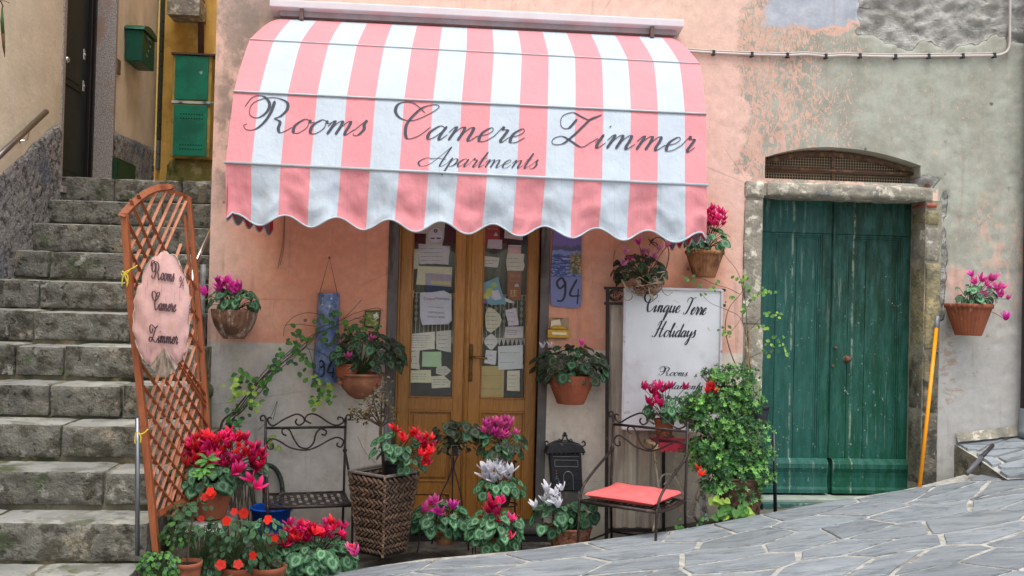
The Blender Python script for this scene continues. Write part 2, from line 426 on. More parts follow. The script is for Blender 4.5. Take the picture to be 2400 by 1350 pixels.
def wall_material():
    t = NT('old painted plaster'); x, y, z = t.xyz()
    W2 = lambda px, py: (P(px, py).x, P(px, py).z)
    nb = t.noise(2.6, 9, .66); nf = t.noise(11, 8, .7, t.map((1,1,1), (4,2,1)))
    d1 = t.op('MULTIPLY', t.op('SUBTRACT', nb, .5), .55); d2 = t.op('MULTIPLY', t.op('SUBTRACT', nf, .5), .34)
    xd = t.op('ADD', x, t.op('ADD', d1, d2))
    zd = t.op('ADD', z, t.op('ADD', t.op('MULTIPLY', t.op('SUBTRACT', t.noise(3, 9, .66, t.map((1,1,1), (9,2,7))), .5), .5), t.op('MULTIPLY', d2, .8)))
    def box(x0, x1, z0, z1, s, xx=None, zz=None):
        xx, zz = xx or xd, zz or zd
        a = t.op('MULTIPLY', t.ss(x0-s, x0+s, xx), t.ss(x1-s, x1+s, xx, 1, 0))
        b = t.op('MULTIPLY', t.ss(z0-s, z0+s, zz), t.ss(z1-s, z1+s, zz, 1, 0))
        return t.op('MULTIPLY', a, b)
    A = col('dfbcae', .98); 
    cur = t.node('ShaderNodeRGB').outputs[0]; cur.node.outputs[0].default_value = A
    # richer paint: less faded under the awning, and its shade mixed into the colour
    kept_shade = box(X_(560), X_(1700), .9, Z_(470), .22, t.op('ADD', x, t.op('MULTIPLY', d1, .6)), t.op('ADD', z, d1))
    cur = t.mix(kept_shade, cur, col('dc9a7f', 1.0))
    # cloudy repainting
    cur = t.mix(t.ss(.45, .7, t.noise(1.4, 5, .6, t.map((1,1,1), (2,8,3))), 0, .45), cur, col('ddc0a8', .98))
    cur = t.mix(t.ss(.52, .75, t.noise(6, 6, .7, t.map((1,1,1.5), (5,5,5))), 0, .35), cur, col('ecc4b2', .98))
    # grey stains up in the left corner
    st = t.op('MULTIPLY', box(X_(500), X_(640, 200), Z_(470, 560), Z_(-60, 560), .12), t.ss(.42, .54, t.noise(4.5, 8, .65, t.map((1,1,.7), (1,1,1)))))
    cur = t.mix(st, cur, col('9c8d82', .95))
    st = box(X_(560, 20), X_(730, 20), Z_(75, 620), Z_(-40, 620), .09)
    cur = t.mix(t.op('MULTIPLY', st, .8), cur, col('8f8177', .9))
    # the grey-green render on the right, pink scratched through it
    gx = X_(1735, 300)
    # the boundary steps right below the lintel line so the pink keeps its strip beside the jamb
    grn = t.op('MULTIPLY', t.ss(gx-.035, gx+.035, xd), t.ss(Z_(15, 1900)-.02, Z_(15, 1900)+.02, t.op('SUBTRACT', zd, t.op('MULTIPLY', t.ss(gx, gx+.6, x), 2.0)), 1, 0))
    right_all = t.ss(X_(2195, 600)-.01, X_(2195, 600)+.01, x)
    above = t.ss(Z_(425, 1750)-.01, Z_(425, 1750)+.01, zd)
    grn = t.op('MAXIMUM', t.op('MULTIPLY', grn, above), right_all)
    gcol = t.mix(t.ss(.35, .65, t.noise(3.3, 7, .65, t.map((1,1,1), (7,7,7)))), col('96968a', .98), col('a9aca0', .98))
    scr = t.noise(15, 8, .74, t.map((1.5,1,.7), (3,3,3), (0,.6,0)), dist=2.2)
    fal = t.ss(gx+.05, X_(2110, 300), x, .60, .46)          # threshold drops to the right: fewer scratches
    scm = t.ss(-.006, .012, t.op('SUBTRACT', scr, t.op('SUBTRACT', 1.07, fal)))
    vert_s = t.ss(.60, .64, t.noise(11, 8, .72, t.map((3.6,1,.3), (2,2,2)), dist=.8))
    scm = t.op('MAXIMUM', scm, t.op('MULTIPLY', vert_s, t.ss(gx+.15, X_(2000, 300), x, .85, 0)))
    edge_s = t.op('MULTIPLY', t.ss(.50, .53, t.noise(9, 9, .76, t.map((1.3,1,.7), (8,1,5)), dist=1.2)), t.op('MULTIPLY', box(X_(2290, 600), X_(2500, 600), Z_(830, 2350), Z_(480, 2350), .13), .6))
    halo = box(X_(2222, 680), X_(2262, 680), Z_(745, 2240), Z_(628, 2240), .03, t.op('ADD', x, t.op('MULTIPLY', d2, .6)), t.op('ADD', z, t.op('MULTIPLY', d2, .6)))
    scm = t.op('MAXIMUM', t.op('MAXIMUM', scm, edge_s), halo)
    gcol = t.mix(t.op('MULTIPLY', scm, .8), gcol, col('dbad9b', .98))
    lower = t.ss(Z_(850, 2250), Z_(600, 2250), zd, 1, 0)
    gcol = t.mix(t.op('MULTIPLY', lower, right_all), gcol, col('b2b0ab', .98))
    trace = t.op('MULTIPLY', t.ss(.48, .56, t.noise(8, 5, .6, t.map((1,1,2.4), (1,9,1)))), box(X_(2205, 900), X_(2240, 900), Z_(950, 2220), Z_(760, 2220), .02))
    gcol = t.mix(t.op('MULTIPLY', trace, .8), gcol, col('a99483', .9))
    cur = t.mix(grn, cur, gcol)
    # blue-grey patch under the eaves line
    bl = box(X_(1800, 30), X_(2200, 30), Z_(66, 1950), 5, .03)
    cur = t.mix(bl, cur, t.mix(t.ss(.4, .65, t.noise(5, 5)), col('a3aab5', .98), col('b5b9c2', .98)))
    rim = box(X_(1880, 70), X_(2020, 70), Z_(72, 1950), Z_(56, 1950), .012)
    cur = t.mix(t.op('MULTIPLY', rim, .8), cur, col('e0ad98', .98))
    # grey dado along the foot of the pink wall
    dz = P(1000, 812).z
    dad = t.op('MULTIPLY', t.ss(dz-.006, dz+.006, t.op('ADD', z, t.op('MULTIPLY', d2, .012)), 1, 0), t.op('SUBTRACT', 1, right_all))
    dcol = t.mix(t.ss(X_(500), X_(1300), x), col('c6c2bc', 1.0), col('d6ccbc', 1.0))
    dcol = t.mix(t.ss(.45, .7, t.noise(2.3, 7, .65, t.map((1,1,1), (6,1,9))), 0, .55), dcol, col('cfc3b2', 1.0))
    dcol = t.mix(t.ss(.5, .72, t.noise(5, 7, .7, t.map((1,1,1), (3,7,9))), 0, .5), dcol, col('8e877c', 1.0))
    cur = t.mix(dad, cur, dcol)
    # rust and damp runs
    run = t.ss(.56, .7, t.noise(5, 6, .65, t.map((2.6,1,.22), (4,4,4))), 0, .35)
    cur = t.mix(run, cur, col('8d7464', .95))
    damp = t.op('MULTIPLY', t.ss(-.15, .5, zd, 1, 0), .5)
    cur = t.mix(damp, cur, col('7d7668', .95))
    # bare rubble colours (mask painted as an attribute on the mesh)
    at = t.node('ShaderNodeAttribute'); at.attribute_name = 'bare'; bare = t.ss(-.001, .006, at.outputs['Fac'])
    rc = t.mix(t.ss(.4, .62, t.noise(7, 8, .7)), col('b0aea7', .98), col('cfcdc8', .98))
    rc = t.mix(t.ss(.66, .72, t.noise(6, 5, .6, t.map((1,1,1.6), (2,6,1)))), rc, col('a77a66', .95))
    rc = t.mix(t.ss(.56, .75, t.noise(14, 6, .7, t.map((1,1,1), (2,6,8)))), rc, col('6f6a60', .95))
    cur = t.mix(bare, cur, t.mix(t.op('MULTIPLY', t.ss(.42, .36, t.noise(9, 9, .75, t.map((.8,1,1.7), (4,1,2)), dist=1.0), 0, 1) if False else t.ss(.33, .42, t.noise(9, 9, .75, t.map((.8,1,1.7), (4,1,2)), dist=1.0), 1, 0), .8), rc, col('5b574f')))
    # nail holes, chips and hairline cracks
    vo = t.voro(3.4, t.map((1,.2,1), (.3,0,.2))); chip = t.ss(.03, .055, t.op('ADD', vo, t.op('MULTIPLY', t.op('SUBTRACT', nf, .5), .12)), 1, 0)
    cur = t.mix(t.op('MULTIPLY', chip, .8), cur, col('5f5048', 1))
    vo2 = t.voro(14, t.map((1,.2,1), (.1,0,.7))); chip2 = t.op('MULTIPLY', t.ss(.04, .07, vo2, 1, 0), t.ss(.55, .6, nb))
    cur = t.mix(t.op('MULTIPLY', chip2, .7), cur, col('6a5a50', 1))
    sc = t.ss(.345, .36, t.noise(5.2, 10, .74, t.map((1,1,1.3), (12,4,3))), 1, 0)
    sc = t.op('MULTIPLY', sc, t.ss(X_(2080, 300), X_(2260, 300), x))
    cur = t.mix(t.op('MULTIPLY', sc, .7), cur, col('7b7870', .95))
    cr1 = t.ss(.0, .006, t.voro(1.1, t.map((1,.2,1.4), (.5,0,.4), vec=None), 'DISTANCE_TO_EDGE'), 1, 0)
    cr1 = t.op('MULTIPLY', cr1, t.ss(.5, .62, t.noise(1.2, 3, .5, t.map((1,1,1), (3,1,4)))))
    cur = t.mix(t.op('MULTIPLY', cr1, .35), cur, col('7a6255', 1))
    cur = t.val(cur, t.ss(.2, .8, t.noise(18, 6, .65), .9, 1.1))
    h = t.op('ADD', t.op('MULTIPLY', t.noise(60, 6, .62), .5), t.op('MULTIPLY', t.noise(8, 6, .6), 1.3))
    h = t.op('SUBTRACT', h, t.op('MULTIPLY', t.op('MAXIMUM', chip, sc), .9))
    h = t.op('ADD', h, t.op('MULTIPLY', scm, .12)); hb = t.op('MULTIPLY', bare, t.op('ADD', t.noise(22, 10, .8, t.map((1,1,1.5), (1,1,1)), dist=.7), t.op('MULTIPLY', t.noise(7, 8, .7, t.map((.8,1,1.8), (4,1,2)), dist=1.0), 1.5)))
    t.done(cur, t.ss(.3, .7, nb, .75, .95), t.bump(h, .5, .006, t.bump(hb, .9, .04)), spec=.2)
    return t.m
HOUSE = thing('house', (0, .3, 0), 'salmon pink house with peeling plaster, a glazed wooden door and an old green double door', 'house')
wm = build_wall()
att = wm.attributes.new('bare', 'FLOAT', 'POINT')
att.data.foreach_set('value', [rub_mask(v.co.x, v.co.z) for v in wm.vertices])
M_WALL = wall_material(); wm.materials.append(M_WALL)
wo_ = bpy.data.objects.new('wall', wm); COL.objects.link(wo_); wo_.parent = HOUSE; wo_.location = -ORG[HOUSE.name]; ORG['wall'] = V((0,0,0))
# return of the wall round the alley corner and the inside of the shell
M_PL2 = mat('side plaster', 'cfa592', .9, layers=[('9c8d82', 2, .5, .62)])
mb = MB(); mb.box((WX0, .01, -.6), (WX0+.25, 5.5, 6.5)); mb.build('side_wall', M_PL2, HOUSE)
M_DARKROOM = mat('dim interior', (.05, .045, .04), .9, bump=0)
mb = MB(); mb.box((WX0+.26, 1.9, -.6), (8, 2.0, 6.5)); mb.build('inner_wall', M_DARKROOM, HOUSE)
mb = MB(); mb.box((WX0, .02, 6.5), (8, 5.5, 6.6)); mb.box((7.99, .02, -.6), (8.1, 5.5, 6.5)); mb.box((WX0+.26, .26, 2.42), (8, 1.9, 2.46)); mb.build('floor_slab', M_PL2, HOUSE)

# ---- rough blocks ----
def rough_box(mb, a, b, n=(8,4,6), amp=(.006,.006,.006), freq=9, rnd=.012, seed=0, mi=0, top=None):
    a, b = V(a), V(b); c = (a+b)/2; h = (b-a)/2
    def dis(q):
        q = V(q); out = V((0,0,0))
        for i in range(3):
            j, k = (i+1) % 3, (i+2) % 3
            out[i] = q[i]*(1-min(.5, rnd/max(h[i], 1e-4))*(max(abs(q[j]), abs(q[k]))**7)*abs(q[i])**7)
        p = V((c[0]+out[0]*h[0], c[1]+out[1]*h[1], c[2]+out[2]*h[2]))
        s = (p + V((seed*3.7, seed*1.3, 0)))*freq
        nv = noise.noise_vector(s)*.45 + noise.noise_vector(s*2.7)*.42 + noise.noise_vector(s*6.1)*.36
        return p+V((nv.x*amp[0], nv.y*amp[1], nv.z*amp[2]))
    def face(ax, sg, m):
        j, k = (ax+1) % 3, (ax+2) % 3
        if sg < 0: j, k = k, j
        def fn(u, v):
            q = [0,0,0]; q[ax] = sg; q[j] = 2*u-1; q[k] = 2*v-1; return dis(q)
        mb.grid(fn, n[j], n[k], m)
    for ax in range(3):
        for sg in (-1, 1): face(ax, sg, (top if (top is not None and ax == 2 and sg > 0) else mi))
def stone(name, a, b, m, parent, n=(8,4,6), amp=.006, freq=9, rnd=.012, seed=None, top=None):
    mb = MB(); am = amp if isinstance(amp, tuple) else (amp,)*3
    rough_box(mb, a, b, n, am, freq, rnd, seed if seed is not None else R.random()*50, 0, top)
    o = mb.build(name, m, parent, smooth=True); return o
M_STONE = mat('weathered door stone', '918c7e', .9, .25, 9, layers=[('7d7a70', 5, .5, .62), ('c5bfb0', 16, .52, .62), ('5d6470', 3, .62, .72)], bump=.8, bs=38, bd=.012)
M_STONE2 = mat('mossy ochre jamb stone', '8d8568', .92, .3, 9, layers=[('6e6a58', 6, .48, .6), ('a89a70', 12, .55, .65), ('5a5f4a', 4, .55, .65)], bump=.9, bs=34, bd=.014)
M_STONE3 = mat('dark low jamb stone', '6c685c', .92, .3, 9, layers=[('8a8368', 6, .52, .62), ('4c4a42', 9, .5, .6), ('b0ada4', 22, .64, .7)], bump=.9, bs=34, bd=.014)
M_BRICK = mat('red brick', 'a5604a', .9, .25, 12, layers=[('c08a75', 10, .55, .65)], bump=.6)
def W(px, py, Y=0): return P(px, py, Y)
stone('lintel_stone', (X_(1793, 447), -.03, Z_(468, 1980)), (X_(2188, 447), .2, Z_(430, 1980)), M_STONE, HOUSE, (44,6,6), (.006,.008,.008), 13, .014)
stone('lintel_stone', (X_(1743, 447), -.022, Z_(466, 1770)), (X_(1792, 447), .14, Z_(423, 1770)), M_STONE, HOUSE, (6,6,6), .006, 13, .01)
zt = Z_(468, 1765)
for (y0, y1) in ((468, 759), (760, 1180)):
    stone('jamb_stone', (X_(1742, (y0+y1)/2)-.004, -.018, Z_(y1, 1765)), (X_(1783, (y0+y1)/2)+.006, .15, Z_(y0, 1765)), M_STONE, HOUSE, (6,6,34), (.004,.008,.002), 16, .006)
for i, (y0, y1, xl, xr, m) in enumerate(((473, 489, 2135, 2197, M_BRICK), (491, 528, 2134, 2201, M_STONE2), (531, 612, 2130, 2203, M_STONE), (615, 818, 2129, 2203, M_STONE2), (821, 968, 2124, 2200, M_STONE3), (971, 1150, 2119, 2196, M_STONE3))):
    ym = (y0+y1)/2
    o = stone('jamb_brick' if i == 0 else 'jamb_stone', (X_(2163+(800-ym)*.03, 800)*0+G_X1-.006, -.022-.004*(i % 2), Z_(y1+1, 2165)), (X_(xr, ym), .21, Z_(y0-1, 2165)), m, HOUSE, (9,6,max(3, int((y1-y0)/9))), (.006,.010,.003), 12, .012)
    if i == 0: o['label'] = 'red brick set at the top of the right jamb'

mb = MB(); mb.box((G_X1-.001, -.004, -.1), (X_(2201, 800), .22, Z_(470, 2165)))
mb.box((X_(1744, 700), -.004, -.1), (X_(1783, 700), .16, Z_(440, 1765))); mb.box((X_(1744, 447), -.004, Z_(464, 1960)), (X_(2176, 447), .13, Z_(436, 1960)))
mb.build('jamb_mortar', mat('jamb mortar', '8d8879', .95, .3, 12, bump=.8), HOUSE)['kind'] = 'stuff'
# ---- glazed wooden door ----
def wood(name, c, c2, r=.45, k=1.0):
    t = NT(name); v = t.map((9, 9, .7))
    g = t.noise(7, 8, .65, v, dist=1.2); cur = t.mix(t.ss(.3, .7, g), col(c, k), col(c2, k))
    cur = t.val(cur, t.ss(.3, .7, t.noise(1.6, 3), .86, 1.1))
    cur = t.mix(t.ss(.62, .75, t.noise(9, 6, .7, t.map((2,2,.5), (3,1,2))), 0, .4), cur, col('4a2c10'))
    t.done(cur, t.ss(.3, .7, g, r-.08, r+.12), t.bump(t.noise(20, 6, .6, v), .12, .004)); return t.m
M_WOOD = wood('varnished honey wood', 'b98038', '976428', .38, .95)
M_SLATE = mat('dark slate frame', '5a5654', .55, .3, 6, layers=[('3c3230', 4, .5, .62, (3,3,.5)), ('777a80', 5, .55, .68, (3,3,.4))], bump=.3)
M_GLASS = NT('window glass')
def glass_material(t):
    tr = t.node('ShaderNodeBsdfTransparent'); tr.inputs[0].default_value = (.95,.96,.96,1)
    gl = t.node('ShaderNodeBsdfGlossy'); gl.inputs['Roughness'].default_value = .04
    fr = t.node('ShaderNodeFresnel'); fr.inputs[0].default_value = 1.5
    mx = t.node('ShaderNodeMixShader'); t.t.links.new(t.op('MULTIPLY', fr.outputs[0], .9, clamp=True), mx.inputs[0])
    t.t.links.new(tr.outputs[0], mx.inputs[1]); t.t.links.new(gl.outputs[0], mx.inputs[2]); t.t.links.new(mx.outputs[0], t.out.inputs[0]); return t.m
M_GLASS = glass_material(M_GLASS)
DY = .10
dx = lambda px: P(px, 800, DY).x
dz = lambda py, px=1095: P(px, py, DY).z
mb = MB(); zt_, zb_ = Z_(440, 1095), dz(1242)
for (a, b) in ((905, 929), (1263, 1284)):
    mb.box((X_(a, 800), -.012, zb_), (X_(b, 800), .09, zt_+.06))
mb.box((X_(905, 800), -.012, zt_+.06), (X_(1284, 800), .09, zt_+.14))
mb.build('door_surround', M_SLATE, HOUSE, bevel=.004)
mb = MB(); z0 = dz(1220)
mb.box((dx(929), DY-.012, z0), (dx(934), DY+.06, zt_)); mb.box((dx(1259), DY-.012, z0), (dx(1263)+.003, DY+.06, zt_)); mb.box((dx(934), DY-.012, zt_-.02), (dx(1259), DY+.06, zt_))
WD = mb.build('wooden_door', M_WOOD, HOUSE, bevel=.003)
def wleaf(x0, g0, g1, x1, p0, p1):
    mb = MB(); f, b = DY, DY+.045; zt = zt_-.022; zg0, zg1 = dz(934), zt-.10
    mb.box((dx(x0), f, z0+.006), (dx(g0), b, zt)); mb.box((dx(g1), f, z0+.006), (dx(x1), b, zt))
    X0, X1 = dx(g0), dx(g1)
    mb.box((X0, f+.001, zg1), (X1, b, zt)); mb.box((X0, f+.001, dz(963)), (X1, b, zg0)); mb.box((X0, f+.001, dz(1155)), (X1, b, dz(1130))); mb.box((X0, f+.001, z0+.006), (X1, b, dz(1210)))
    mb.box((X0, f+.018, dz(1130)), (X1, b-.002, dz(963))); mb.box((X0, f+.018, dz(1210)), (X1, b-.002, dz(1155)))
    for (ya, yb) in ((963, 1130), (1155, 1210)):              # raised fields and mouldings
        m = 10 if yb-ya > 100 else 7
        mb.box((X0+.035, f+.004, dz(yb-m)), (X1-.035, f+.02, dz(ya+m)))
        for q in ((X0, X0+.012), (X1-.012, X1)): mb.box((q[0], f-.006, dz(yb)), (q[1], f+.02, dz(ya)))
        mb.box((X0+.012, f-.006, dz(ya)-.012), (X1-.012, f+.02, dz(ya))); mb.box((X0+.012, f-.006, dz(yb)), (X1-.012, f+.02, dz(yb)+.012))
    for q in ((X0, X0+.008), (X1-.008, X1)): mb.box((q[0], f-.005, zg0), (q[1], f+.025, zg1))
    mb.box((X0+.008, f-.005, zg0), (X1-.008, f+.025, zg0+.009)); mb.box((X0+.008, f-.005, zg1-.009), (X1-.008, f+.025, zg1))
    o = mb.build('door_leaf', M_WOOD, WD, bevel=.0035)
    g = MB(); g.box((X0+.002, f+.020, zg0+.002), (X1-.002, f+.024, zg1-.002)); g.build('glass_pane', M_GLASS, WD)
wleaf(934.5, 962, 1065, 1088, 950, 1063)
wleaf(1100, 1128, 1234, 1258.5, 1117, 1228)
mb = MB(); mb.box((dx(1088)+.001, DY-.008, z0+.006), (dx(1100)-.001, DY+.04, zt_-.023)); mb.tube([(dx(1094), DY-.008, z0+.01), (dx(1094), DY-.008, zt_-.03)], .011, 8)
mb.build('meeting_strip', M_WOOD, WD)
M_BRASS = mat('worn brass', '8a6a35', .38, .25, 20, layers=[('4a3a24', 12, .5, .6)], metal=.85, bump=.1)
M_BRASSD = mat('dark old brass', '5a4426', .45, .3, 30, metal=.8, bump=.15)
p = P(1103, 850, DY); s_ = (DIST+DY)/F
mb = MB(); mb.box((p.x-.011, DY-.014, p.z-.125), (p.x+.013, DY-.006, p.z+.125)); hp = mb.build('handle_plate', M_BRASSD, WD, bevel=.005)
mb = MB(); z = P(1103, 836, DY).z
mb.tube(cr([(p.x, DY-.012, z), (p.x, DY-.05, z), (p.x+.02, DY-.058, z), (p.x+.06, DY-.056, z-.002), (p.x+.10, DY-.052, z-.006)], 5), .0075, 8)
mb.ball((p.x+.1, DY-.052, z-.006), .009); mb.build('door_handle', M_BRASS, WD, smooth=True)
# threshold and dark step
M_STEPD = mat('dark worn stone', '4b4845', .75, .3, 5, layers=[('6b6862', 7, .5, .62), ('2c2a28', 5, .55, .65)], bump=.5, bs=30)
stone('threshold', (X_(900, 1230), -.07, Z_(1242, 1090)-.02), (X_(1300, 1230), .16, Z_(1223, 1090)), M_STEPD, HOUSE, (24,8,3), .003, 8, .008)
mb = MB(); mb.box((X_(880), -.05, -.4), (X_(1330), .2, Z_(1246, 1090)-.008)); mb.build('step_base', mat('black step riser', '2a2725', .8, bump=.4), HOUSE)

# ---- dusky room behind the glass, curtain and banner ----
M_CURT = mat('olive curtain', '7b7d6a', .95, .12, 6, layers=[('6a6c5a', 6, .45, .6, (6,6,.6))], bump=.2, bs=120)
M_LACE = mat('cream lace', 'cfc8b8', .9, .1, bump=.1)
M_BURG = mat('burgundy valance cloth', '4a1620', .9, .25, 8, bump=.2)
def drape(name, x0, x1, ztop, zbot, Y, m, parent, amp=.012, k=46, scal=0):
    mb = MB()
    def fn(u, v):
        x = lerp(x0, x1, u); zb = zbot + (scal*abs(math.sin(u*math.pi*3)) if scal else 0)
        return V((x, Y+amp*math.sin(x*k)+.4*amp*math.sin(x*k*2.3), lerp(ztop, zb, v)))
    mb.grid(fn, 60, 6); return mb.build(name, m, parent, smooth=True)
RB = DY+.10
for (a, b) in ((945, 1080), (1110, 1250)):
    c = thing('curtain', P((a+b)/2, 600, RB), 'olive window curtain with cream lace hem behind the %s door glass' % ('left' if a < 1000 else 'right'), 'curtain')
    drape('cloth', P(a, 600, RB).x, P(b, 600, RB).x, zt_-.15, P(1095, 795, RB).z, RB, M_CURT, c)
    drape('valance', P(a, 600, RB).x, P(b, 600, RB).x, zt_-.1, P(1095, 585, RB-.03).z, RB-.03, M_BURG, c, .008, 30, .05)
    mb = MB(); x0, x1 = P(a, 600, RB).x, P(b, 600, RB).x; zA, zB = P(1095, 690, RB).z, P(1095, 800, RB).z; y = RB-.02
    mb.box((x0, y, zA), (x1, y+.002, zA+.006)); mb.box((x0, y, zA-.03), (x1, y+.002, zA-.026))
    n = 14
    for i in range(n):
        x = lerp(x0, x1, (i+.5)/n)
        mb.box((x-.006, y, zA-.026), (x+.006, y+.002, zA))
        mb.box((x-.0025, y, zB+.02*(i % 2)), (x+.0025, y+.002, zA-.03))
        if i % 2:
            for q in range(4): mb.prism([(x+.011*math.cos(t*math.pi/3), y, zA-.05-q*.042+.016*math.sin(t*math.pi/3)) for t in range(6)], (0,.002,0))
        mb.prism([(x-.016, y+.0005, zB+.03), (x, y+.0005, zB-.025), (x+.016, y+.0005, zB+.03)], (0,.002,0))
    mb.build('lace_hem', M_LACE, c)

# ---- old green double door ----
def peeling(name, top, low, k=1.0):
    t = NT(name); x, y, z = t.xyz()
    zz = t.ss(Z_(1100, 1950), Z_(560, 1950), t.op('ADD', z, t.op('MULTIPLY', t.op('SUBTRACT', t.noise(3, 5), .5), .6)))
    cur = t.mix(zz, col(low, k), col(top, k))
    lx = t.ss(X_(1960), X_(1930), x)
    cur = t.mix(t.op('MULTIPLY', t.ss(X_(1935), X_(1965), x, 1, 0), .6), cur, col('26605a', k))
    cl = t.ss(.40, .66, t.noise(10, 10, .8, t.map((1.8,1,.3))), 0, .6)
    cur = t.mix(cl, cur, col('3f7c74', k))
    strk = t.op('MULTIPLY', t.ss(.56, .63, t.noise(12, 8, .7, t.map((2.6,2,.16), (1,4,2)))), t.ss(.45, .6, t.noise(2.2, 4)))
    cur = t.mix(t.op('MULTIPLY', strk, .55), cur, col('8aa399', k))
    for sx in (1860, 2003):
        X = P(sx, 800, .16).x
        ln = t.ss(.0, .012, t.op('ABSOLUTE', t.op('SUBTRACT', t.op('ADD', x, t.op('MULTIPLY', t.op('SUBTRACT', t.noise(6, 6), .5), .02)), X)), 1, 0)
        ln = t.op('MULTIPLY', ln, t.ss(.44, .6, t.noise(16, 6, .7, t.map((1,1,.5)))))
        cur = t.mix(t.op('MULTIPLY', ln, .85), cur, col('a9b5a2', k))
    ck = t.ss(.635, .66, t.noise(30, 7, .75, t.map((1,1,.7), (5,1,3))))
    ck = t.op('MULTIPLY', ck, t.ss(Z_(560, 1950), Z_(760, 1950), z))
    cur = t.mix(t.op('MULTIPLY', ck, .75), cur, col('b3bdb0', k))
    chips = t.ss(.07, .10, t.voro(21, t.map((1,.3,.8))), 1, 0); chips = t.op('MULTIPLY', chips, t.ss(.52, .60, t.noise(4, 4, .6, t.map((1,1,1), (7,3,8)))))
    cur = t.mix(t.op('MULTIPLY', chips, .85), cur, col('b7bfae', k))
    grime = t.ss(.6, .8, t.noise(7, 8, .7, t.map((2,2,.6), (9,9,9))), 0, .6)
    cur = t.mix(grime, cur, col('183028', k))
    h = t.op('SUBTRACT', t.noise(26, 7, .7, t.map((2,2,.4))), t.op('MULTIPLY', t.op('MAXIMUM', chips, strk), .5))
    t.done(cur, t.ss(.35, .65, t.noise(9, 6), .5, .75), t.bump(h, .45, .006), spec=.3); return t.m
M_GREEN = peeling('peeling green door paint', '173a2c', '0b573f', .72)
GY = .20
gx_ = lambda px, py=850: P(px, py, GY).x
gz = lambda py, px=1950: P(px, py, GY).z
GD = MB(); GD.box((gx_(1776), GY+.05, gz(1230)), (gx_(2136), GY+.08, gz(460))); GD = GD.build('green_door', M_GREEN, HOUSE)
def gleaf(a, b, side):
    f, bk = GY, GY+.048; X0, X1 = gx_(a), gx_(b); zt, zb = gz(464), gz(1156)
    mb = MB(); mb.box((X0, f+.022, zb), (X1, bk, zt))
    st = .07
    mb.box((X0, f, gz(548)), (X1, f+.021, zt))                                  # top rail
    zt2 = gz(549)
    mb.box((X0, f+.001, gz(1074)), (X0+st, f+.021, zt2)); mb.box((X1-st, f+.001, gz(1074)), (X1, f+.021, zt2))
    for i, w in enumerate((.0, .014, .028)):                                    # stepped mouldings round the panel
        x0, x1 = X0+st+w, X1-st-w; zz = zt2-w; d = .004+.005*i
        mb.box((x0, f+d, zz-.0135), (x1, f+.021, zz-.0005)); mb.box((x0, f+d, gz(1074)), (x0+.0135, f+.021, zz-.0135)); mb.box((x1-.0135, f+d, gz(1074)), (x1, f+.021, zz-.0135))
    mb.box((X0, f-.004, zt-.035), (X1, f-.0005, zt-.012))
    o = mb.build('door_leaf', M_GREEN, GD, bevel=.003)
    nb = 2; xs_ = [lerp(X0+st+.042, X1-st-.042, q) for q in ((0,.5,1) if side == 0 else (0,.36,1))]
    for q in range(nb):                                                         # vertical boards of the panel
        m = MB(); m.box((xs_[q]+.0015, f+.012, gz(1074)), (xs_[q+1]-.0015, f+.0215, zt2-.042)); m.build('panel_board', M_GREEN, GD, bevel=.002)
    prof = [(.0, 1074), (-.022, 1079), (-.034, 1086), (-.035, 1096), (-.024, 1106), (-.020, 1118), (-.022, 1140), (-.030, 1146), (-.030, 1155), (.02, 1156)]
    m = MB(); pts = [V((0, f+y, gz(p))) for y, p in prof] + [V((0, f+.02, gz(1074)))]
    ins = .008
    m.prism([V((X0+ins, q.y, q.z)) for q in pts][::-1], (X1-X0-2*ins, 0, 0)); m.build('kick_moulding', M_GREEN, GD, bevel=.003)
gleaf(1779, 1945, 0); gleaf(1950, 2133, 1)
mb = MB(); mb.box((gx_(1944), GY-.008, gz(1070)), (gx_(1951), GY+.021, gz(470))); mb.tube([(gx_(1947.5), GY-.008, gz(1072)), (gx_(1947.5), GY-.008, gz(472))], .009, 8)
mb.build('meeting_strip', M_GREEN, GD)
M_RUST = mat('rusty iron', '5a4438', .8, .35, 30, layers=[('7c5f48', 18, .5, .62)], metal=.1, bump=.5, bs=90)
for (px, py, r, nm) in ((1988, 842, .024, 'door_knob'), (1959, 816, .013, 'lock_rose'), (1952, 858, .010, 'keyhole_plate')):
    q = P(px, py, GY-.03); mb = MB(); mb.ball(q, r, 12, 8, sc=(1,.7,1)); mb.tube([q, (q.x, GY+.02, q.z)], r*.45, 8); mb.ball((q.x, GY+.006, q.z), r*1.1, 12, 6, sc=(1,.3,1)); mb.build(nm, M_RUST, GD, smooth=True)
M_TEAL = mat('worn teal sill paint', '2f5a52', .7, .3, 8, layers=[('7a8a80', 14, .58, .66), ('4e5a50', 5, .5, .62)], bump=.4)
mb = MB(); mb.box((gx_(1770), -.02, gz(1240)), (gx_(2140), GY+.1, gz(1166))); mb.build('sill_board', M_TEAL, HOUSE, bevel=.006)
mb = MB(); mb.box((gx_(1772), .02, gz(1166)), (gx_(2138), GY+.1, gz(1160))); mb.build('sill_edge', mat('chalky sill edge', '8f998e', .8), HOUSE, bevel=.002)

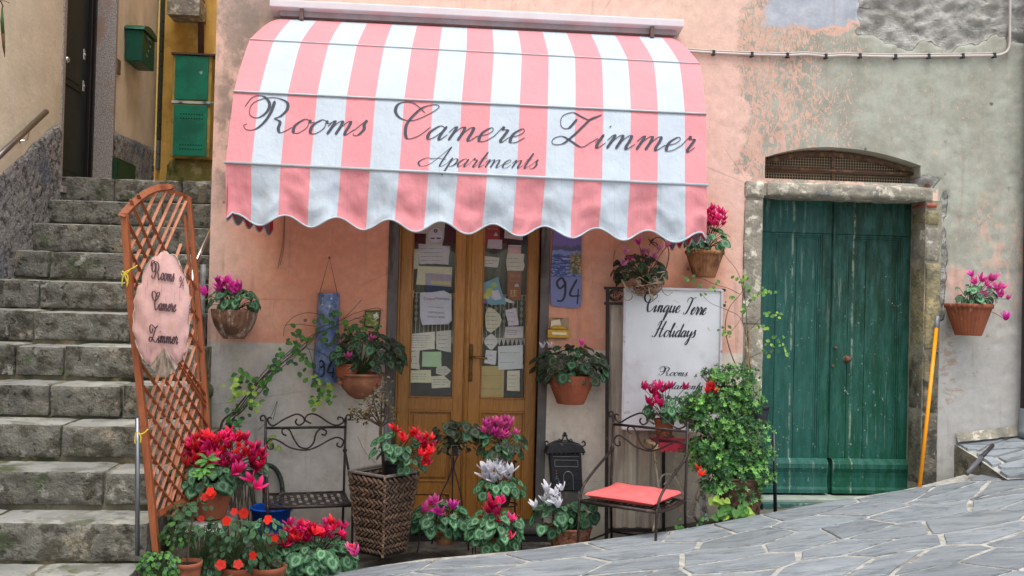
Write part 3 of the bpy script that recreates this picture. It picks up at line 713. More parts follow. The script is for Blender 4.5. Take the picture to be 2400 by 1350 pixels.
# ---- arched fanlight with rusty bars ----
FY = .13
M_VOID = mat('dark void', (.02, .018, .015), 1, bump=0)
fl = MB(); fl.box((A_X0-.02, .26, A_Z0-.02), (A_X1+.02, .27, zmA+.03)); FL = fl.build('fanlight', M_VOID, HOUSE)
fz = lambda py, px=1960: P(px, py, FY).z
mb = MB(); mb.tube([P(1790, 392, FY-.02), P(2165, 409, FY-.02)], .012, 8); mb.build('iron_bar', M_RUST, FL, smooth=True)
mb = MB(); mb.bar(P(1952, 340, FY), P(1952, 430, FY), .02, .008, (0,1,0)); mb.build('iron_bar', M_RUST, FL)
mb = MB(); pts = [V((x, FY, arch_top(x)-.03)) for x in [lerp(A_X0-.01, A_X1-.04, i/14) for i in range(15)]]
for a, b in zip(pts, pts[1:]): mb.bar(a, b, .01, .032, (0,0,1))
mb.build('arch_rim', M_RUST, FL)
mb = MB(); x = A_X0; cell = .019
while x < A_X1:
    mb.bar((x, FY+.014, A_Z0-.01), (x, FY+.014, arch_top(x)+.0), .005, .003, (0,1,0)); x += cell
z = A_Z0
while z < zmA:
    mb.bar((A_X0-.01, FY+.018, z), (A_X1+.01, FY+.018, z), .005, .003, (0,1,0)); z += cell
o = mb.build('wire_mesh', mat('brown wire', '94846c', .8, bump=0), FL); o['kind'] = 'stuff'

# =====================================================================
# stairs, floor and paving
# =====================================================================
M_RISER = mat('rough hewn riser stone', '7b7970', .95, .3, 9, layers=[('928a78', 3.2, .57, .64), ('5c584e', 11, .50, .58), ('59624a', 3.6, .59, .66), ('a2a298', 7, .60, .66), ('45423a', 17, .58, .66)], bump=1.0, bs=48, bd=.022, jit=.08)
M_TREAD = mat('worn grey tread', '979994', .85, .2, 6, layers=[('a9a89e', 3, .5, .62), ('7b7c74', 7, .5, .6), ('5f6450', 4, .6, .66), ('58603f', 3, .6, .7)], bump=.5, bs=28, jit=.08)
M_MORT = mat('stair mortar', '7c7764', .95, .25, 8, layers=[('56593f', 4, .5, .6), ('a89878', 6, .55, .65)], bump=.8, bs=30)
STAIR = thing('stairs', (-2, -2.3, 0), kind='structure')
def sd(n): return -DIST + 4.75 + .28*n
def sz(n): return .13 + .2*n
def sxr(n): return interp(n, [(-3,-1.36), (0,-1.355), (1,-1.33), (2,-1.31), (3,-1.29), (5,-1.37), (7,-1.46), (20,-1.46)])
def sxl(n): return -4.6 if sd(n) < -.5 else -2.9
rs = random.Random(5)
for n in range(-3, 12):
    y, z = sd(n), sz(n); xl, xr = sxl(n), sxr(n)
    mb = MB(); mb.box((xl, y+.035, z-.24), (xr-.01, y+.5, z-.012)); mb.build('step_core', M_MORT, STAIR)
    x = xr; first = True
    while x > xl+.15:
        wd = rs.uniform(.28, .8); x2 = max(xl, x-wd)
        if x2-xl < .2: x2 = xl
        dzv = rs.uniform(-.008, .004); fy = rs.uniform(-.012, .008)
        vis = x > -3.3
        o = stone('step_stone', (x2+.0015, y+fy, z-.2+rs.uniform(.0,.025)), (x-.0015, y+.33, z+dzv), [M_RISER, M_TREAD], STAIR,
              (max(3, int((x-x2)/.026)), 8, 10) if vis else (2,2,2), (.005, .028, .005), 8, .008, rs.random()*90, top=1)
        x = x2
# landing at the top of the flight
mb = MB(); mb.box((-2.9, sd(11)+.2, sz(11)-.2), (WX0+.1, 5.2, sz(11)-.01)); mb.build('landing', M_TREAD, STAIR)
# broken block closing the foot of the stairs under the trellis
stone('end_block', (-1.30, -1.36, -.3), (-.98, -.92, P(490, 1214, -1.15).z), [M_STONE3, M_TREAD], STAIR, (6,6,8), .014, 9, .03, 3, top=1)
mb = MB(); mb.box((-1.45, sd(3)+.02, -.3), (-1.30, -.02, .6)); mb.build('flank', M_MORT, STAIR)

# lower floor in front of the doors
def zfloor(x): return interp(x, [(-3,-.36), (-1.3,-.22), (-.6,-.19), (0,-.12), (1.2,-.12), (1.8,0), (2.3,.10), (3.4,.2), (9,.5)])
edge_px = [(600,1372,-1.07), (750,1346,-1.05), (1000,1306,-.98), (1250,1284,-.90), (1417,1262,-.85), (1620,1236,-.75), (1760,1208,-.66), (1859,1189,-.56), (2014,1160,-.42), (2116,1146,-.32), (2189,1130,-.26), (2266,1110,-.16), (2330,1104,-.12)]
EP = [P(a, b, y) for a, b, y in edge_px]
ex_ = [(p.x, p.y) for p in EP]; ez_ = [(p.x, p.z) for p in EP]
def edgeY(x): return interp(x, [(-2,-1.15)] + ex_ + [(4.6, -.06), (9, -.05)])
def rampZ(x, y=0): 
    z = interp(x, [(-4,-.42), (-1.2,-.17)] + ez_ + [(4.6, .56), (9, 1.1)])
    return z + .006*fbm(x*1.3, y*1.3, 4, 3)
M_FLOOR = mat('damp dark slab', '504e4a', .6, .3, 4, layers=[('6d6a63', 4, .5, .6), ('33312e', 6, .52, .62)], bump=.5, bs=25, jit=.2)
M_SLAB = NT('blue-grey slate paving')
def slate(t):
    v = t.map((1,1,1), (0,0,0)); n1 = t.noise(2.2, 7, .65, t.map((.8,2.4,2)), dist=1.2); n2 = t.noise(9, 8, .7, t.map((.5,2.2,1), (4,4,4)), dist=.8)
    cur = t.mix(t.ss(.3, .7, n1), col('787f85', .95), col('8d9499', .95))
    cur = t.mix(t.ss(.50, .70, n2, 0, .45), cur, col('697075', .95))
    cur = t.mix(t.ss(.58, .7, t.noise(3.1, 6, .65, t.map((1,1,1), (8,1,3))), 0, .35), cur, col('9b9b94', .95))
    cur = t.mix(t.ss(.66, .72, t.noise(5, 7, .7, t.map((1,2,1), (2,8,3))), 0, .6), cur, col('8e8470', .95))
    ln = t.ss(.0, .03, t.op('ABSOLUTE', t.op('SUBTRACT', t.noise(3.2, 6, .6, t.map((.5,2.6,1), (3,2,9))), .5)), 1, 0)
    cur = t.mix(t.op('MULTIPLY', ln, .45), cur, col('4d5459', .95))
    grit = t.ss(.62, .68, t.noise(34, 8, .8)); cur = t.mix(t.op('MULTIPLY', grit, .35), cur, col('55595a', .95)); worn = t.ss(.6, .66, t.noise(6, 9, .75, t.map((.7,2,1), (6,6,6)), dist=1)); cur = t.mix(t.op('MULTIPLY', worn, .2), cur, col('b4b5b0', .95))
    cur = t.val(cur, t.ss(0, 1, t.rand(), .86, 1.14))
    h = t.op('ADD', t.op('MULTIPLY', n1, 1.2), t.op('ADD', t.op('MULTIPLY', n2, .6), t.op('MULTIPLY', ln, -.35)))
    t.done(cur, t.ss(.3, .7, n2, .42, .65), t.bump(t.op('ADD', h, t.op('MULTIPLY', t.noise(38, 7, .7), .35)), .6, .010), spec=.4); return t.m
M_SLAB = slate(M_SLAB)
M_JOINT = mat('pale cement joint', 'a2a19a', .92, .25, 20, layers=[('7d7b74', 6, .5, .62), ('b0ada4', 14, .55, .65)], bump=.6, bs=70)
ground = MB()
ground.grid(lambda u, v: V((lerp(-60, 60, u), lerp(-60, 60, v), -.62)), 4, 4)
tag(ground.build('ground', M_JOINT), kind='structure')

def voronoi_cells(x0, x1, y0, y1, nx, ny, rng, ay=1.9, jit=.42):
    seeds = []
    for j in range(-1, ny+1):
        for i in range(-1, nx+1):
            seeds.append((x0+(x1-x0)*(i+.5+(j % 2)*.5-.25+rng.uniform(-jit, jit))/nx, y0+(y1-y0)*(j+.5+rng.uniform(-jit, jit))/ny))
    cells = []
    for a, (sx, sy) in enumerate(seeds):
        if not (x0 < sx < x1 and y0 < sy < y1): continue
        poly = [(x0,y0),(x1,y0),(x1,y1),(x0,y1)]
        near = sorted(range(len(seeds)), key=lambda k: (seeds[k][0]-sx)**2+((seeds[k][1]-sy)*ay)**2)[1:16]
        for k in near:
            qx, qy = seeds[k]; mx, my = (sx+qx)/2, (sy+qy)/2; nx_, ny_ = qx-sx, (qy-sy)*ay*ay
            out = []
            for i in range(len(poly)):
                p, q = poly[i], poly[(i+1) % len(poly)]
                dp = (p[0]-mx)*nx_+(p[1]-my)*ny_; dq = (q[0]-mx)*nx_+(q[1]-my)*ny_
                if dp <= 0: out.append(p)
                if dp*dq < 0:
                    t = dp/(dp-dq); out.append((lerp(p[0], q[0], t), lerp(p[1], q[1], t)))
            poly = out
            if len(poly) < 3: break
        if len(poly) >= 3: cells.append(poly)
    return cells
def inset(poly, d):
    n = len(poly); out = []
    for i in range(n):
        p0, p, p1 = V(poly[i-1]), V(poly[i]), V(poly[(i+1) % n])
        e0 = (p-p0); e1 = (p1-p)
        if e0.length < 1e-5 or e1.length < 1e-5: continue
        e0.normalize(); e1.normalize(); n0, n1 = V((-e0.y, e0.x)), V((-e1.y, e1.x))
        b = (n0+n1); 
        if b.length < 1e-4: continue
        b = b.normalized(); k = d/max(.35, b.dot(n0)); out.append(p+b*k)
    return out
def area(p): return .5*sum(p[i][0]*p[(i+1) % len(p)][1]-p[(i+1) % len(p)][0]*p[i][1] for i in range(len(p)))
def paving(cells, warp, zf, m, parent, name, gap=.011, rise=.004, thick=.04, rng=R):
    for c in cells:
        if area(c) < 0: c = c[::-1]
        q = inset(c, gap*rng.uniform(.8, 1.25))
        if len(q) < 3 or area([(p.x, p.y) for p in q]) < .003: continue
        # roughen the outline
        pts = []
        for i in range(len(q)):
            a, b = q[i], q[(i+1) % len(q)]; L = (b-a).length; k = max(1, int(L/.09))
            for j in range(k):
                t = j/k; p = a.lerp(b, t); s = .007 if 0 < j else .004
                pts.append(p+V((rng.uniform(-s, s), rng.uniform(-s, s))))
        cx = sum((p for p in pts), V((0,0)))/len(pts); n = len(pts)
        tilt = (rng.uniform(-.008, .008), rng.uniform(-.008, .008)); dz0 = rng.uniform(-.0015, .0015)
        def top(p, k, dz=0):
            r = cx.lerp(p, k); X, Y = warp(r.x, r.y)
            return V((X, Y, zf(X, Y)+rise+dz0+dz+tilt[0]*(r.x-cx.x)+tilt[1]*(r.y-cx.y)+.0012*fbm(X*9, Y*9, 1, 3)))
        vs = [top(p, 0.0) for p in pts[:1]] + [top(p, .55) for p in pts] + [top(p, .985) for p in pts] + [top(p, 1, -.003) for p in pts] + [top(p, 1, -thick) for p in pts]
        fs = [(0, 1+i, 1+(i+1) % n) for i in range(n)]
        for L in range(3): fs += [(1+L*n+i, 1+(L+1)*n+i, 1+(L+1)*n+(i+1) % n, 1+L*n+(i+1) % n) for i in range(n)]
        mb = MB(); mb.add(vs, fs); o = mb.build(name, m, parent, auto=28)
PAVE = thing('pavement', (1, -2, 0), kind='structure')
rp = random.Random(21)
mb = MB(); XS = axis(-3.5, 9, .12, [p[0] for p in ex_])
YS = [0, -.25, -.6, -1.1, -1.8, -2.6, -3.6, -9]
vv = []; 
for x in XS:
    e = edgeY(x); vv.append((x, e, -.62)); vv.append((x, e, rampZ(x, e)-.006))
    for y in YS[1:]: vv.append((x, e+y, rampZ(x, e+y)-.003))
k = len(YS)+1
mb.add(vv, [(i*k+j, (i+1)*k+j, (i+1)*k+j+1, i*k+j+1)[::-1] for i in range(len(XS)-1) for j in range(k-1)])
mb.build('joint_bed', M_JOINT, PAVE, auto=50)
cells = voronoi_cells(-1.9, 5.2, -2.75, -.02, 15, 11, rp, 2.0)
paving(cells, lambda u, v: (u, v+edgeY(u)), rampZ, M_SLAB, PAVE, 'paving_stone', gap=.0145, rng=rp)
# apron rising to the wall at the right with its dark cut side
mb = MB()
a0 = P(2229, 1040, .02); 
def apr(u, v):
    x = lerp(a0.x+.01, 6.5, u**1.3); zt = interp(x, [(a0.x, a0.z), (P(2385,1024).x, P(2385,1024).z+.01), (6.5, 1.15)])
    xo = x + .11*v*(1-u) ; y0 = -.46-.12*u
    return V((xo, lerp(.02, y0, v), lerp(zt, rampZ(xo, y0)+.012, v**1.15)+.008*fbm(x*6, v*3, 2, 4)))
mb.grid(apr, 60, 10, 0)
nb_ = 10; side = [apr(0, i/nb_) for i in range(nb_+1)]
mb.add(side + [V((p.x-.005, p.y, -.3)) for p in side], [(i, i+1, nb_+2+i, nb_+1+i) for i in range(nb_)], 1)
mb.build('apron', [M_JOINT, M_STONE3], PAVE, auto=55)
def aprw(u, v): q = apr(u, v); return (q.x, q.y)
def aprz(x, y):                                              # invert the apron sheet by a short search
    best = None
    u = max(0, (x-a0.x-.01)/(6.5-a0.x))**(1/1.3); y0 = -.46-.12*u; v = min(1, max(0, (y-.02)/(y0-.02))); return apr(u, v).z
paving(voronoi_cells(0.004, .62, 0.03, 1.0, 7, 3, rp, .8), aprw, aprz, M_SLAB, PAVE, 'paving_stone', gap=.012, rise=.012, rng=rp)
mb = MB(); c0 = P(2240, 1030, -.012); c1 = P(2400, 1004, -.012)
mb.grid(lambda u, v: V((lerp(c0.x, 5.5, u), -.012-.03*v-.012*abs(fbm(u*30, v*3, 1, 4)), lerp(c0.z, c0.z+.22, u)+.045-.06*v+.012*fbm(u*25, 2, 2, 4))), 60, 4); mb.build('mortar_fillet', M_STONE, PAVE, smooth=True)
# dark slabs of the sunken strip
FLO = thing('lower_floor', (0, -.5, -.1), kind='structure')
mb = MB(); XS2 = axis(-3.4, 6, .2, [])
vv = []
for x in XS2: vv += [(x, .02, zfloor(x)), (x, -1.3, zfloor(x))]
mb.add(vv, [(2*i, 2*i+1, 2*i+3, 2*i+2) for i in range(len(XS2)-1)]); mb.build('earth_bed', M_STEPD, FLO)
cells = voronoi_cells(-1.3, 3.3, -1.2, -.05, 12, 4, rp, 1.6)
paving(cells, lambda u, v: (u, v), lambda x, y: zfloor(x), M_FLOOR, FLO, 'floor_slab_stone', gap=.008, rise=.006, rng=rp)
# =====================================================================
# the cream house on the left with its alley
# =====================================================================
LX = -2.80                                                    # its wall runs into the picture on this plane
CREAM = thing('cream_house', (LX, 1, sz(11)), 'cream house up the steps at the left with a panelled door framed in granite', 'house')
def pl(px, py, X=LX): return PX(px, py, X)
M_CREAM = mat('cream render', 'e3d5ba', .92, .1, 4, layers=[('d6c6a6', 1.2, .5, .7), ('e0d4bc', 3, .55, .7)], bump=.35, bs=26, bd=.012)
M_ROUGH = mat('grey roughcast', 'a6a4a1', .98, .3, 60, layers=[('a9a8a6', 34, .52, .62), ('62605c', 20, .5, .62), ('77808c', 2, .5, .65)], bump=1.0, bs=70, bd=.03)
M_GRAN = NT('speckled granite')
def granite(t):
    cur = t.mix(t.ss(.45, .6, t.noise(90, 3, .7)), col('8f8681'), col('b7aea8'))
    cur = t.mix(t.ss(.58, .63, t.noise(120, 3, .7, t.map((1,1,1), (3,3,3)))), cur, col('3f3c3c'))
    cur = t.mix(t.ss(.6, .7, t.noise(3, 4)), cur, col('9a8070')); t.done(cur, .55, t.bump(t.noise(120, 3), .15, .003)); return t.m
M_GRAN = granite(M_GRAN)
y0_, y1_ = pl(146, 300).y, pl(262, 300).y                      # door opening in the alley wall
dtop = 5.2; dbot = pl(200, 455).z
mb = MB()
mb.grid(lambda u, v: V((LX + .006*fbm(u*8, v*8, 1, 4), lerp(-6.5, y0_-.05, u), lerp(-1, 6.5, v))), 80, 60)
mb.grid(lambda u, v: V((LX + .006*fbm(u*8, v*8, 3, 4), lerp(y1_+.0, 3.78, u), lerp(-1, 6.5, v))), 30, 60)
mb.build('wall', M_CREAM, CREAM, smooth=True)
# roughcast dado, thicker than the wall, its top edge following the steps
dtopf = lambda y: interp(y, [(-6, .6), (pl(0,410).y, pl(0,410).z), (pl(130,290).y, pl(130,290).z), (pl(270,310).y, pl(270,310).z), (pl(375,355).y, pl(375,355).z)])
def dado(u, v, ya, yb):
    y = lerp(ya, yb, u); zt = dtopf(y)+.02*fbm(y*5, 1, 1, 3)
    rr = .018 if v < 1 else 0
    return V((LX+.022*(1 if v < .999 else .2)+rr*fbm(y*24, v*60, 2, 4), y, lerp(zt-1.4, zt, v)))
mb = MB(); mb.grid(lambda u, v: dado(u, v, -3, y0_-.06), 160, 70); mb.grid(lambda u, v: dado(u, v, y1_+.02, 3.7), 50, 50)
mb.build('roughcast_dado', M_ROUGH, CREAM, smooth=True)
mb = MB()                                                     # granite jambs, head and threshold
mb.box((LX-.26, y0_-.055, dbot), (LX+.012, y0_, dtop)); mb.box((LX-.26, y1_, dbot), (LX+.012, y1_+.05, dtop))
mb.build('granite_jamb', M_GRAN, CREAM, bevel=.003)
mb = MB(); mb.box((LX-.26, y0_-.09, dbot-.05), (LX+.05, y1_+.06, dbot-.001)); mb.build('granite_threshold', M_GRAN, CREAM, bevel=.004)
M_BLK = mat('black green door leaf', '18241f', .55, .2, 5, bump=.1)
M_BFR = mat('dark brown metal frame', '251f20', .35, .15, bump=.05)
D = MB(); DX = LX-.2
D.box((DX-.04, y0_, dbot), (DX, y1_-.075, dtop)); D = D.build('panelled_door', M_BLK, CREAM)
mb = MB(); mb.box((DX-.05, y1_-.07, dbot), (DX+.03, y1_-.001, dtop)); mb.box((DX+.03, y1_-.03, dbot), (DX+.05, y1_-.001, dtop)); mb.build('door_frame', M_BFR, D, bevel=.004)
for (za, zb) in ((dbot+.15, dbot+.75), (dbot+.9, dbot+2.2)):
    mb = MB(); ya, yb = y0_+.18, y1_-.22
    mb.box((DX, ya, za), (DX+.012, yb, zb)); mb.box((DX+.012, ya+.05, za+.05), (DX+.02, yb-.05, zb-.05)); mb.build('door_panel', M_BLK, D, bevel=.006)
M_CHROME = mat('satin chrome', 'c9c6c0', .22, .1, metal=1, bump=0)
q = PX(156, 140, DX+.05); mb = MB(); mb.ball(q, .028, 12, 8); mb.tube([q, q-V((.06,0,0))], .012, 8); mb.build('door_knob', M_CHROME, D, smooth=True)
for (px, py) in ((197, 128), (195, 202)):
    q = PX(px, py, DX+.012); mb = MB(); mb.box((q.x-.01, q.y-.02, q.z-.045), (q.x+.006, q.y+.02, q.z+.045)); mb.ball((q.x+.006, q.y, q.z), .012, sc=(1,1,1)); mb.build('lock_escutcheon', M_CHROME, D, bevel=.006)
# handrail on the near wall
q = [PX(-60, 420, LX+.07), PX(108, 262, LX+.07)]
HR = thing('handrail', q[1], 'polished steel handrail sloping up the cream wall at the far left', 'handrail')
mb = MB(); mb.tube(q, .02, 10); mb.ball(q[1], .0205); mb.build('rail', mat('brushed steel rail', '8d8884', .3, .1, metal=.9, bump=.05), HR, smooth=True)
for (a, b) in (((68, 308), (55, 322)),):
    r0 = PX(a[0], a[1], LX+.07); mb = MB(); mb.tube([r0, r0+V((-.01, 0, -.06)), V((LX+.02, r0.y-.02, r0.z-.07))], .006, 6); mb.ball((LX+.02, r0.y-.02, r0.z-.07), .02, sc=(.3,1,1)); mb.build('bracket', M_CHROME, HR)
# yellow house closing the alley
YY = 3.8
yel = thing('yellow_house', P(440, 300, YY), 'ochre yellow house at the top of the alley, seen between the two houses', 'house')
M_YEL = mat('ochre yellow plaster', 'd9ad58', .92, .15, 4, layers=[('bd9446', 2, .5, .65), ('dfc07c', 5, .55, .68)], bump=.3)
mb = MB(); mb.grid(lambda u, v: V((lerp(-4.2, -1.1, u), YY+.01*fbm(u*6, v*9, 1, 4), lerp(sz(11)-.3, 7.5, v))), 20, 30); mb.build('wall', M_YEL, yel, smooth=True)
M_MOSS = mat('mossy yellow footing', '8f8650', .95, .3, 6, layers=[('5f6335', 4, .5, .6), ('b3a878', 8, .55, .65), ('2c281c', 3, .64, .7)], bump=.8)
stone('mossy_footing', (P(384,400,YY-.2).x, YY-.16, sz(11)-.05), (P(498,400,YY-.2).x, YY-.02, P(440, 372, YY-.16).z), M_MOSS, yel, (16,3,8), .015, 6, .03)
stone('lintel_stone', (P(392,30,YY-.3).x, YY-.34, P(430,38,YY-.3).z), (P(470,30,YY-.3).x, YY-.03, P(430,-8,YY-.3).z), M_STONE, yel, (10,4,4), .006, 6, .006)
for k, (ya, yb) in enumerate(((1.6, 3.75),)):
    pass
# timber door leaf / shutter of horizontal boards standing open at the end of the cream wall
SH = thing('shutter', PX(378, 400, LX+.05), 'tall dark green boarded shutter folded against the far end of the cream wall', 'shutter')
M_SHUT = mat('dark green shutter paint', '2a3834', .6, .2, 6, layers=[('4c5a54', 12, .6, .68)], bump=.2)
M_SHGR = mat('grey bare shutter foot', '6a6c6e', .7)
ys0, ys1 = pl(377, 200, LX+.06).y, pl(411, 200, LX+.06).y
zb = PX(380, 402, LX+.06).z; k = 0
while zb < 5.4:
    mb = MB(); mb.box((LX+.03, ys0, zb+.003), (LX+.06, ys1, zb+.148)); mb.build('board', M_SHGR if k < 2 else M_SHUT, SH, bevel=.004); zb += .15; k += 1
# green steel meter cabinet and pipe
CB = thing('meter_cabinet', P(450, 370, YY-.3), 'green steel two-door cabinet with scratched paint on the yellow wall', 'cabinet')
M_GCAB = mat('scratched green enamel', '127a5e', .4, .15, 5, layers=[('0f6650', 2, .5, .62), ('9fb0a8', 9, .68, .72)], bump=.1)
M_CREAMP = mat('cream painted steel', 'a58f4e', .6, layers=[('7c6a3c', 5, .5, .62)])
cy = YY-.30
c_ = lambda px, py: P(px, py, cy)
mb = MB(); mb.box((c_(401,250).x, cy+.015, c_(450,368).z), (c_(493,250).x, YY-.005, c_(450,128).z)); mb.build('case', M_CREAMP, CB, bevel=.006)
mb = MB(); mb.box((c_(398,250).x, cy-.02, c_(450,129).z), (c_(503,250).x, YY-.005, c_(450,125).z)); mb.build('rain_lid', mat('brown lid', '4f4038', .6), CB)
for (ya, yb) in ((131, 234), (246, 366)):
    mb = MB(); mb.box((c_(408,250).x, cy-.004, c_(450,yb).z), (c_(486,250).x, cy+.014, c_(450,ya).z)); o = mb.build('cabinet_door', M_GCAB, CB, bevel=.004)
    for r_ in range(4):
        if ya > 200:
            mb = MB(); z = lerp(c_(450, 268).z, c_(450, 350).z, (0, .12, .88, 1)[r_])
            for i in range(9):
                x = lerp(c_(425,250).x, c_(475,250).x, i/8); mb.box((x-.006, cy-.0065, z-.006), (x+.006, cy-.0042, z+.006))
            mb.build('vent_row', mat('vent hole dark', '06251d', .9, bump=0), CB)
mb = MB(); mb.box((c_(402,250).x, cy-.006, c_(450,243).z), (c_(500,250).x, cy+.012, c_(450,237).z)); mb.build('middle_rail', mat('flaking white rail', 'b9bcb4', .7, layers=[('4a6b5e', 14, .5, .6)]), CB)
PI_ = thing('drainpipe', P(471, 125, YY-.08), 'thin brown drainpipe above the green cabinet on the yellow wall', 'pipe')
mb = MB(); mb.tube([P(471, 128, YY-.08), P(471.5, -60, YY-.08)], .03, 10); mb.build('pipe', mat('brown enamel pipe', '5a403a', .5), PI_, smooth=True)
mb = MB(); mb.tube([P(471, 12, YY-.08), P(471, 2, YY-.08)], .04, 10); mb.build('collar', mat('pipe collar', '6a5048', .5), PI_)
# letter box
MBX = thing('letter_box', PX(300, 130, LX+.08), 'dark green embossed metal letter box with an arched lid on the cream wall', 'letter box')
M_MGRN = mat('dark green cast metal', '10503f', .4, .2, 14, metal=.3, bump=.4, bs=60)
ya, yb = pl(290, 100).y, pl(330, 100).y; za, zb = PX(303, 132, LX+.1).z, PX(300, 52, LX+.1).z
mb = MB(); mb.box((LX+.01, ya+.01, za), (LX+.16, yb-.1, zb)); mb.build('body', M_MGRN, MBX, bevel=.008)
mb = MB(); ym, hw = (ya+yb-.09)/2, (yb-ya-.07)/2
pts = [(LX+.0, ym-hw, zb)] + [(LX+.0, ym+hw*math.cos(a), zb+.07*math.sin(a)) for a in [math.pi*(1-i/8) for i in range(9)]] + [(LX+.0, ym+hw, zb)]
mb.prism(pts[1:-1], (.18, 0, 0)); mb.build('arched_lid', M_MGRN, MBX, bevel=.004)
mb = MB()
for k in range(5):
    mb.ball((LX+.162, ym-.05+.05*(k % 3), za+.08+.055*k), .018, 8, 6, sc=(.5,1.2,1))
mb.box((LX+.16, ym-.11, zb-.05), (LX+.17, ym+.08, zb-.03)); mb.build('embossed_front', mat('worn embossing', '4f7a6c', .5, metal=.4), MBX, smooth=True)
# bell push and small hatch
BL = MB(); q = pl(274, 155); BL.box((q.x+.002, q.y-.05, q.z-.07), (q.x+.02, q.y+.05, q.z+.06)); o = BL.build('bell_plate', mat('tarnished bell plate', '7a6a55', .5, metal=.5), bevel=.004, at=q)
tag(o, 'small tarnished doorbell plate beside the granite door jamb', 'doorbell')
ht = thing('hatch', pl(293, 470), 'small dark green metal hatch low in the grey roughcast wall', 'hatch')
ya, yb = pl(271, 420, LX+.05).y, pl(316, 420, LX+.05).y; za, zb = PX(290, 468, LX+.05).z, PX(290, 376, LX+.05).z
mb = MB(); mb.box((LX+.02, ya, za), (LX+.055, yb, zb)); mb.build('frame', mat('hatch green', '10391f', .5), ht, bevel=.004)
mb = MB(); mb.box((LX+.055, ya+.04, za+.03), (LX+.062, yb-.04, zb-.03)); mb.build('panel', mat('hatch panel green', '0e4022', .5, .1), ht, bevel=.003)
# dangling chilli-like pod at the frame's corner
CH = thing('hanging_pod', P(5, 20, -1.9), 'single long green and brown seed pod hanging from a twig in the top left corner', 'plant')
mb = MB(); mb.tube([P(-6, -8, -1.9), P(2, 4, -1.9), P(7, 14, -1.9), P(5, 20, -1.9)], .003, 6); mb.tube([P(-6, 2, -1.9), P(12, 2, -1.9), P(22, 7, -1.9)], .0015, 5); mb.build('twig', mat('twig brown', '2e211c', .8), CH)
mb = MB(); mb.tube([P(5, 19, -1.9), P(5, 50, -1.9), P(7, 80, -1.9)], [.0035, .0085, .008], 8); mb.build('pod', mat('pod green', '2f4a1e', .6), CH, smooth=True)
mb = MB(); mb.tube([P(7, 80, -1.9), P(9, 110, -1.9), P(11, 134, -1.9)], [.008, .0065, .001], 8); mb.build('pod_tip', mat('pod brown', '4a3210', .6), CH, smooth=True)

# gutter pipe with mossy socket at the corner of the pink house, and the alley handrail
GP = thing('downpipe', P(482, 960, -.06), 'grey downpipe with a mossy collar at the corner between trellis and pink wall', 'pipe')
mb = MB(); mb.tube([P(476, 620, -.06), P(473, 760, -.06), P(478, 900, -.06)], .018, 10); mb.build('upper_pipe', mat('zinc pipe', '6f7376', .5, .2, layers=[('8d9193', 6, .5, .6)]), GP, smooth=True)
mb = MB(); mb.tube([P(483, 905, -.07), P(483, 1190, -.07)], .034, 12); mb.lathe([(.03,0),(.045,.002),(.047,.05),(.036,.07),(.02,.085)], P(483, 925, -.07)+V((0,0,-.01)), 16); mb.build('mossy_socket', mat('mossy iron', '55584c', .8, layers=[('59663a', 5, .45, .58)]), GP, smooth=True)
hr = thing('handrail', P(470, 600, .05), 'slim steel handrail climbing behind the trellis beside the pink corner', 'handrail')
mb = MB(); mb.tube([P(452, 632, -.3), P(490, 546, .35), P(520, 470, .9)], .014, 8); mb.tube([P(452, 632, -.3), P(450, 760, -.3)], .013, 8); mb.build('rail', M_CHROME, hr, smooth=True)

# =====================================================================
# awning
# =====================================================================
def cloth(name, c, tr=.18):
    t = NT(name); x, y, z = t.xyz()
    pin = t.noise(1, 3, .7, t.map((190, .5, .9))); pl_ = t.ss(.60, .66, pin, 0, .20)
    cur = t.mix(pl_, col(c), col('8a8f9c'))
    cur = t.val(cur, t.ss(.3, .7, t.noise(3, 4), .96, 1.03))
    cur = t.mix(t.ss(.66, .72, t.noise(9, 6, .7, t.map((1,1,1), (2,2,2))), 0, .25), cur, col('9a8f88'))
    h = t.op('ADD', t.noise(5, 4, .55, t.map((1.2,1,.7))), t.op('MULTIPLY', t.noise(140, 2), .04))
    t.done(cur, .85, t.bump(h, .6, .04), spec=.12)
    trn = t.node('ShaderNodeBsdfTranslucent'); t.put(trn.inputs[0], cur); mx = t.node('ShaderNodeMixShader'); mx.inputs[0].default_value = tr
    t.t.links.new(t.b.outputs[0], mx.inputs[1]); t.t.links.new(trn.outputs[0], mx.inputs[2]); t.t.links.new(mx.outputs[0], t.out.inputs[0]); return t.m
M_PINK = cloth('coral pink awning stripe', 'e6979e'); M_WHT = cloth('white awning stripe', 'c2cfdb')
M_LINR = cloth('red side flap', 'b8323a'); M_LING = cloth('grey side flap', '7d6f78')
M_PIPE = mat('pale grey piping', 'a9b4bb', .5, .1, bump=0)
AW = thing('awning', P(1090, 300, -.5), 'pink and white striped awning with scalloped edge and script lettering above the shop door', 'awning')
rowL = [P(632, 43, -.10), P(585, 93, -.42), P(548, 215, -.80), P(529, 382, -.95)]
rowR = [P(1595, 90, -.10), P(1640, 150, -.42), P(1655, 268, -.80), P(1656, 435, -.95)]
bnd = [0] + [(p-529)/1127 for p in (587,653,721,790,857,925,993,1061,1130,1200,1268,1335,1403,1470,1537,1603)] + [1]
us = []; smi = []
for i in range(len(bnd)-1):
    k = 6
    for j in range(k): us.append(lerp(bnd[i], bnd[i+1], j/k)); smi.append(i % 2)
us.append(1.0)
